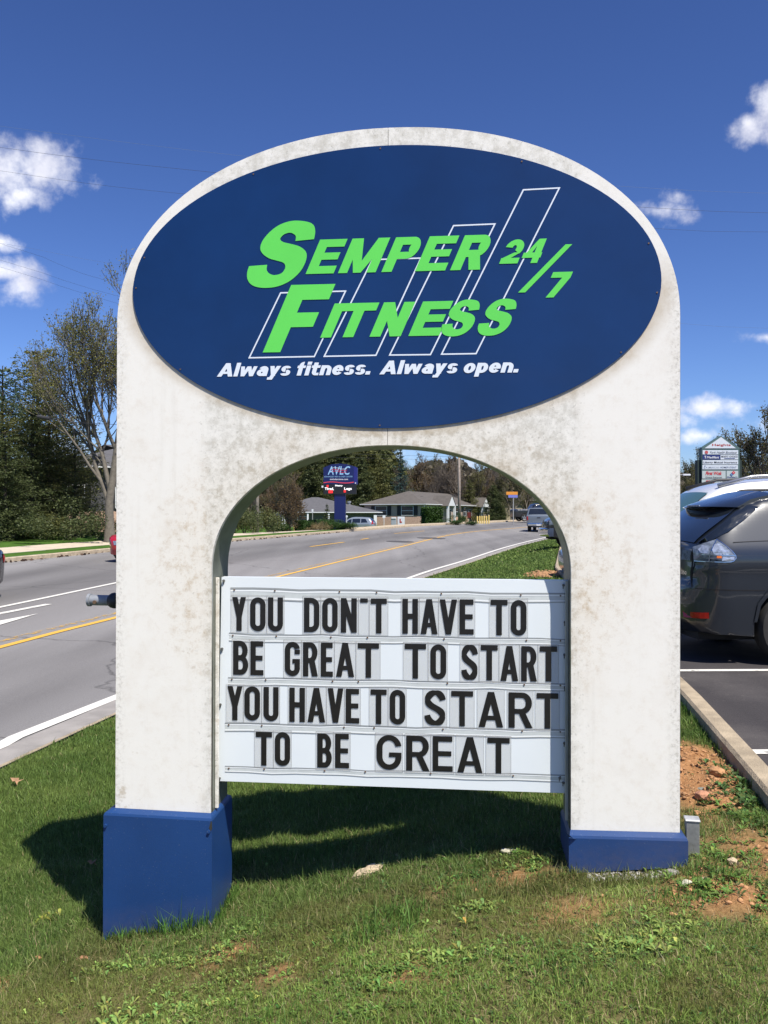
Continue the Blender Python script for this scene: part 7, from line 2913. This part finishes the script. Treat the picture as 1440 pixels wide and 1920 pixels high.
def rosette(cx, cy, r, k, tone, up=.35, asp=.34):
    global voff
    z0 = float(surf_z(np.array([cx]), np.array([cy]))[0])
    a0 = rgr.random() * 6.28
    for j in range(k):
        a = a0 + 6.28 * j / k + rgr.normal(0, .3)
        L_ = r * rgr.uniform(.6, 1.2)
        el = up * rgr.uniform(.4, 1.7)
        c, s = math.cos(a), math.sin(a)
        px_, py2 = -s, c
        w_ = L_ * asp * rgr.uniform(.8, 1.2)
        pts = []
        for f, ww, lift in ((.05, .10, 0), (.35, .55, .06), (.68, 1.0, .05), (.9, .6, -.02), (1.02, .02, -.10)):
            hx = cx + c * L_ * f * math.cos(el)
            hy = cy + s * L_ * f * math.cos(el)
            hz = z0 + .004 + L_ * f * math.sin(el) + lift * L_
            pts.append((hx - px_ * w_ * ww / 2, hy - py2 * w_ * ww / 2, hz + w_ * ww * .18))
            pts.append((hx, hy, hz))
            pts.append((hx + px_ * w_ * ww / 2, hy + py2 * w_ * ww / 2, hz + w_ * ww * .18))
        F_ = []
        for i in range(4):
            b = i * 3
            F_ += [(b, b + 1, b + 4), (b, b + 4, b + 3), (b + 1, b + 2, b + 5), (b + 1, b + 5, b + 4)]
        VV.append(np.array(pts, np.float32))
        TT.append(np.array(F_) + voff)
        t = np.clip(np.array(tone) * np.array([math.exp(rgr.normal(0, .18)), 1, 1]) * math.exp(rgr.normal(0, .26)), 0, .6)
        CCc.append(np.repeat(t[None], 15, 0))
        voff += 15


def patch_w(cx, cy, rx, ry, n, r, tone, up=.35, asp=.34, k=(4, 8)):
    n = int(n * 2.4)
    r = r * .60
    rx, ry = rx * 1.12, ry * 1.35
    tone = tuple(c * .86 for c in tone)
    for _ in range(n):
        a = rgr.random() * 6.28
        q = abs(rgr.normal(0, .62))
        x, y = cx + rx * q * math.cos(a), cy + ry * q * math.sin(a)
        if in_skirts(np.array([x]), np.array([y]))[0] or x > float(fL(y)) - .02:
            continue
        rosette(x, y, r * rgr.uniform(.6, 1.3), rgr.integers(*k), tone, up, asp)


LG = (.23, .335, .08)
MG = (.14, .245, .05)
DG = (.075, .15, .04)
patch_w(1.83, 4.22, .18, .26, 95, .055, DG, .5, .45)        # weeds against the curb
patch_w(1.72, 4.05, .12, .12, 26, .05, MG, .5, .45)
patch_w(1.90, 4.50, .10, .3, 30, .05, DG, .6, .45)
patch_w(1.42, 3.62, .22, .18, 40, .045, MG, .5, .35)
patch_w(1.25, 3.32, .22, .15, 40, .045, MG, .4)
patch_w(1.55, 3.2, .4, .3, 60, .040, DG, .4)
patch_w(.60, 3.80, .32, .12, 55, .040, MG, .5)
patch_w(.40, 3.70, .3, .12, 30, .036, DG, .5)
patch_w(.63, 3.70, .2, .1, 20, .042, LG, .5)
patch_w(.35, 3.36, .12, .07, 22, .045, LG, .5)
patch_w(-.15, 3.50, .5, .16, 60, .034, MG, .4)
patch_w(-.45, 3.55, .2, .12, 30, .035, MG, .4)
patch_w(-.60, 3.60, .16, .1, 20, .04, LG, .5)
patch_w(-.85, 3.42, .25, .08, 34, .036, LG, .5)
patch_w(-.72, 3.05, .35, .12, 46, .036, LG, .45)
patch_w(-.95, 2.98, .12, .08, 14, .055, LG, .5)
patch_w(-.80, 2.82, .25, .1, 26, .045, LG, .4)
patch_w(-1.0, 2.68, .2, .06, 14, .05, LG, .4)
patch_w(-1.08, 3.48, .14, .05, 14, .05, LG, .6)
patch_w(.22, 3.02, .14, .07, 18, .045, LG, .5)
patch_w(-.02, 2.92, .12, .07, 12, .04, MG, .5)
patch_w(.05, 3.0, .9, .35, 120, .030, MG, .35)
patch_w(.85, 2.92, .16, .08, 20, .05, LG, .45)
patch_w(.98, 3.02, .10, .08, 14, .045, LG, .45)
patch_w(.62, 2.9, .5, .3, 60, .032, MG, .35)
patch_w(-.05, 2.75, .12, .05, 12, .045, MG, .4)
patch_w(-1.75, 3.75, .5, .35, 26, .03, MG, .4)
patch_w(-1.62, 4.15, .10, .05, 8, .05, (.22, .28, .05), .7)
patch_w(-.5, 2.6, 1.2, .3, 90, .032, MG, .4)
patch_w(0, 3.0, 1.3, .55, 260, .026, MG, .45)
patch_w(.9, 2.9, .6, .5, 120, .026, DG, .45)
patch_w(-.6, 3.2, .6, .25, 110, .028, LG, .45)
patch_w(-.1, 4.42, .5, .12, 20, .04, LG, .6)
V = np.concatenate(VV)
T_ = np.concatenate(TT)
Cc = np.concatenate(CCc).astype(np.float32)
me = raw_mesh('weeds', V, T_, M_GRASS, 3)
ca = me.color_attributes.new('tone', 'FLOAT_COLOR', 'POINT')
ca.data.foreach_set('color', np.concatenate([Cc, np.ones((len(Cc), 1), np.float32)], 1).ravel())
link('weeds', me, label='broad-leaved weeds and clover growing through the thin turf', cat='weeds', kind='stuff')


def rock_mesh(seed, sx, sy, sz, m_, sub=2, rough=.22):
    rg = random.Random(seed)
    bm = bmesh.new()
    bmesh.ops.create_icosphere(bm, subdivisions=sub, radius=1)
    offs = [Vector((rg.gauss(0, 1), rg.gauss(0, 1), rg.gauss(0, 1))).normalized() for _ in range(9)]
    lim = [rg.uniform(.55, .9) for _ in offs]
    for v in bm.verts:
        for o, l in zip(offs, lim):
            d = v.co.dot(o)
            if d > l:
                v.co -= o * (d - l) * .9
        v.co *= 1 + rg.uniform(-rough, rough) * .2
        v.co = Vector((v.co.x * sx, v.co.y * sy, v.co.z * sz))
    me = bpy.data.meshes.new('rock')
    bm.to_mesh(me)
    bm.free()
    me.materials.append(m_)
    return me


def rock(label, x, y, s3, m_, seed, rot=(0, 0, 0), name='stone', sink=.35, cat='stone'):
    z = float(surf_z(np.array([x]), np.array([y]))[0])
    o = link(name, rock_mesh(seed, s3[0], s3[1], s3[2], m_, 3 if seed in (1, 2) else 2, 1.1 if seed in (1, 2) else .3), None, (x, y, z + s3[2] * (1 - sink)), None, label, cat)
    o.rotation_euler = rot
    return o


M_ST1 = mat('pale_buff_stone', (.50, .40, .27), .9, var=.3, scale=30, bump=.5, bscale=60)
M_ST2 = mat('pink_clay_stone', (.45, .22, .13), .9, var=.25, scale=20, bump=.5, bscale=60)
M_ST3 = mat('grey_green_slate', (.24, .25, .21), .8, var=.25, scale=20, bump=.3, bscale=60)
M_ST4 = mat('ochre_stone', (.50, .33, .13), .9, var=.25, scale=20, bump=.4)
M_ST5 = mat('chalky_stone', (.52, .50, .38), .9, var=.3, scale=25, bump=.5)
M_CLOD = mat('orange_clay_clod', (.42, .225, .105), .95, var=.35, scale=18, bump=.6, bscale=50)
rock('long pale chunk of broken concrete in the grass at the edge of the sign shadow', -.074, 3.955, (.075, .035, .018), M_ST1, 1, (.1, -.3, R(25)))
rock('cream crumbly stone in the weeds near the right blue skirt', .57, 3.85, (.055, .03, .012), M_ST5, 2, (0, .1, .2))
rock('rounded pink stone lying on the clay patch', 1.59, 4.27, (.044, .035, .026), M_ST2, 3, (0, 0, .3))
rock('flat grey-green slate fragment on the clay patch', 1.67, 4.47, (.045, .025, .009), M_ST3, 4, (.15, -.2, -.5))
rock('ochre stone at the right edge of the photo in the weeds', 1.85, 4.05, (.05, .04, .035), M_ST4, 5)
rock('tan wedge-shaped stone in front of the right blue skirt', 1.28, 3.40, (.022, .020, .014), M_ST1, 6, (0, .4, .8))
rock('small chalky stone in front of the tan wedge', 1.18, 3.335, (.024, .015, .012), M_ST5, 7, (0, 0, .3))
rock('grey stone tucked under the right blue skirt', 1.17, 3.475, (.028, .020, .016), mat('grey_stone', (.25, .24, .21), .9, var=.2, scale=30), 8)
rock('buff clod beside the post stub', 1.45, 3.56, (.030, .026, .020), M_ST1, 9, (.2, .4, .3))
rock('reddish clod in the grass at the lower left', -1.475, 3.66, (.022, .016, .012), M_CLOD, 10)
rock('dull pink flat stone by the lower left corner of the left skirt', -1.27, 3.60, (.028, .018, .010), M_ST2, 11)
rock('big clay lump against the curb', 1.80, 4.62, (.05, .045, .03), M_CLOD, 12)
# loose clay clods and pebbles nobody could count
mb_v, mb_f = [], []
base_r = []
for sd_ in range(5):
    m_ = rock_mesh(100 + sd_, 1, .8, .6, M_CLOD, sub=1, rough=.5)
    base_r.append((np.array([tuple(v.co) for v in m_.vertices]), np.array([tuple(p.vertices) for p in m_.polygons])))


def scatter_rocks(name, n, area, size, m_, label, prob=None, smax=2.2):
    VV_, FF_ = [], []
    o = 0
    k = 0
    while k < n:
        x, y = area()
        if prob is not None and rgr.random() > prob(x, y):
            k += .2
            continue
        k += 1
        V0, F0 = base_r[rgr.integers(0, 5)]
        s = size * min(smax, math.exp(rgr.normal(0, .5)))
        a = rgr.random() * 6.28
        c, s_ = math.cos(a), math.sin(a)
        Rm = np.array([[c, -s_, 0], [s_, c, 0], [0, 0, 1]])
        z = float(surf_z(np.array([x]), np.array([y]))[0])
        VV_.append((V0 * s) @ Rm.T + np.array([x, y, z + s * .15]))
        FF_.append(F0 + o)
        o += len(V0)
    me = raw_mesh(name, np.concatenate(VV_), np.concatenate(FF_), m_, 3)
    link(name, me, label=label, cat=name.replace('_', ' '), kind='stuff')


bp_ = lambda x, y: float(bare(np.array([x]), np.array([y]))[0])
scatter_rocks('clay_clods', 1700, lambda: (rgr.uniform(1.0, 2.1), rgr.uniform(3.0, 6.2)), .0085, M_CLOD, 'orange clay crumbs and clods scattered over the bare soil', bp_)
scatter_rocks('clay_crumbs', 350, lambda: (rgr.uniform(-1.9, 1.2), rgr.uniform(2.5, 4.2)), .006, M_CLOD, 'small clay crumbs in the thin turf before the sign', bp_)
scatter_rocks('wood_chips', 700, lambda: (rgr.uniform(3.1, 4.3), rgr.uniform(18.6, 21.2)), .032, mat('orange_chips', (.36, .20, .10), .9, var=.3, scale=6), 'orange soil and chips heaped by the far end of the lawn', bp_)
scatter_rocks('gravel', 420, lambda: sloc(rgr.uniform(.80, 1.16), rgr.uniform(-.10, -.005))[:2], .0058, mat('pale_gravel', (.36, .35, .32), .9, var=.5, scale=60), 'pale gravel spilling from under the right blue skirt', None, 1.6)

# fallen leaves
def dry_leaf(label, x, y, s, rz_):
    z = float(surf_z(np.array([x]), np.array([y]))[0]) + .045
    P = []
    for i in range(10):
        a = 2 * math.pi * i / 10
        r_ = s * (1 if i % 2 == 0 else .38)
        P.append((math.cos(a) * r_, math.sin(a) * r_, .012 * math.cos(3 * a) + .006))
    P.append((0, 0, 0))
    o = MB().add(P, [(i, (i + 1) % 10, 10) for i in range(10)]).build('dry_leaf', mat('dry_brown_leaf', (.34, .20, .11), .8, var=.3, scale=30), None)
    o.location = (x, y, z)
    o.rotation_euler = (.3, .1, rz_)
    o['label'] = label
    o['category'] = 'leaf'


dry_leaf('curled brown star-shaped leaf on the lawn by the road edge at left', -2.80, 6.50, .055, .3)
dry_leaf('small brown leaf on the lawn just left of the left leg', -1.62, 4.75, .03, 1.2)
# leaf litter along the far gutter
q = np.random.default_rng(6)
VV_ = []
for _ in range(160):
    y = q.uniform(26, 60)
    x = float(fF(y)) + abs(q.normal(0, .12)) + .03
    VV_.append((x, y, Z(x, y) + .03))
link('leaf_litter', leaf_mesh('leaf_litter', np.array(VV_), .16, mat('dark_litter', (.07, .04, .025), .9), q, .6, flat=.7), label='dark leaf litter lying along the far curb', cat='leaf litter', kind='stuff')
print('objects', len(bpy.data.objects))
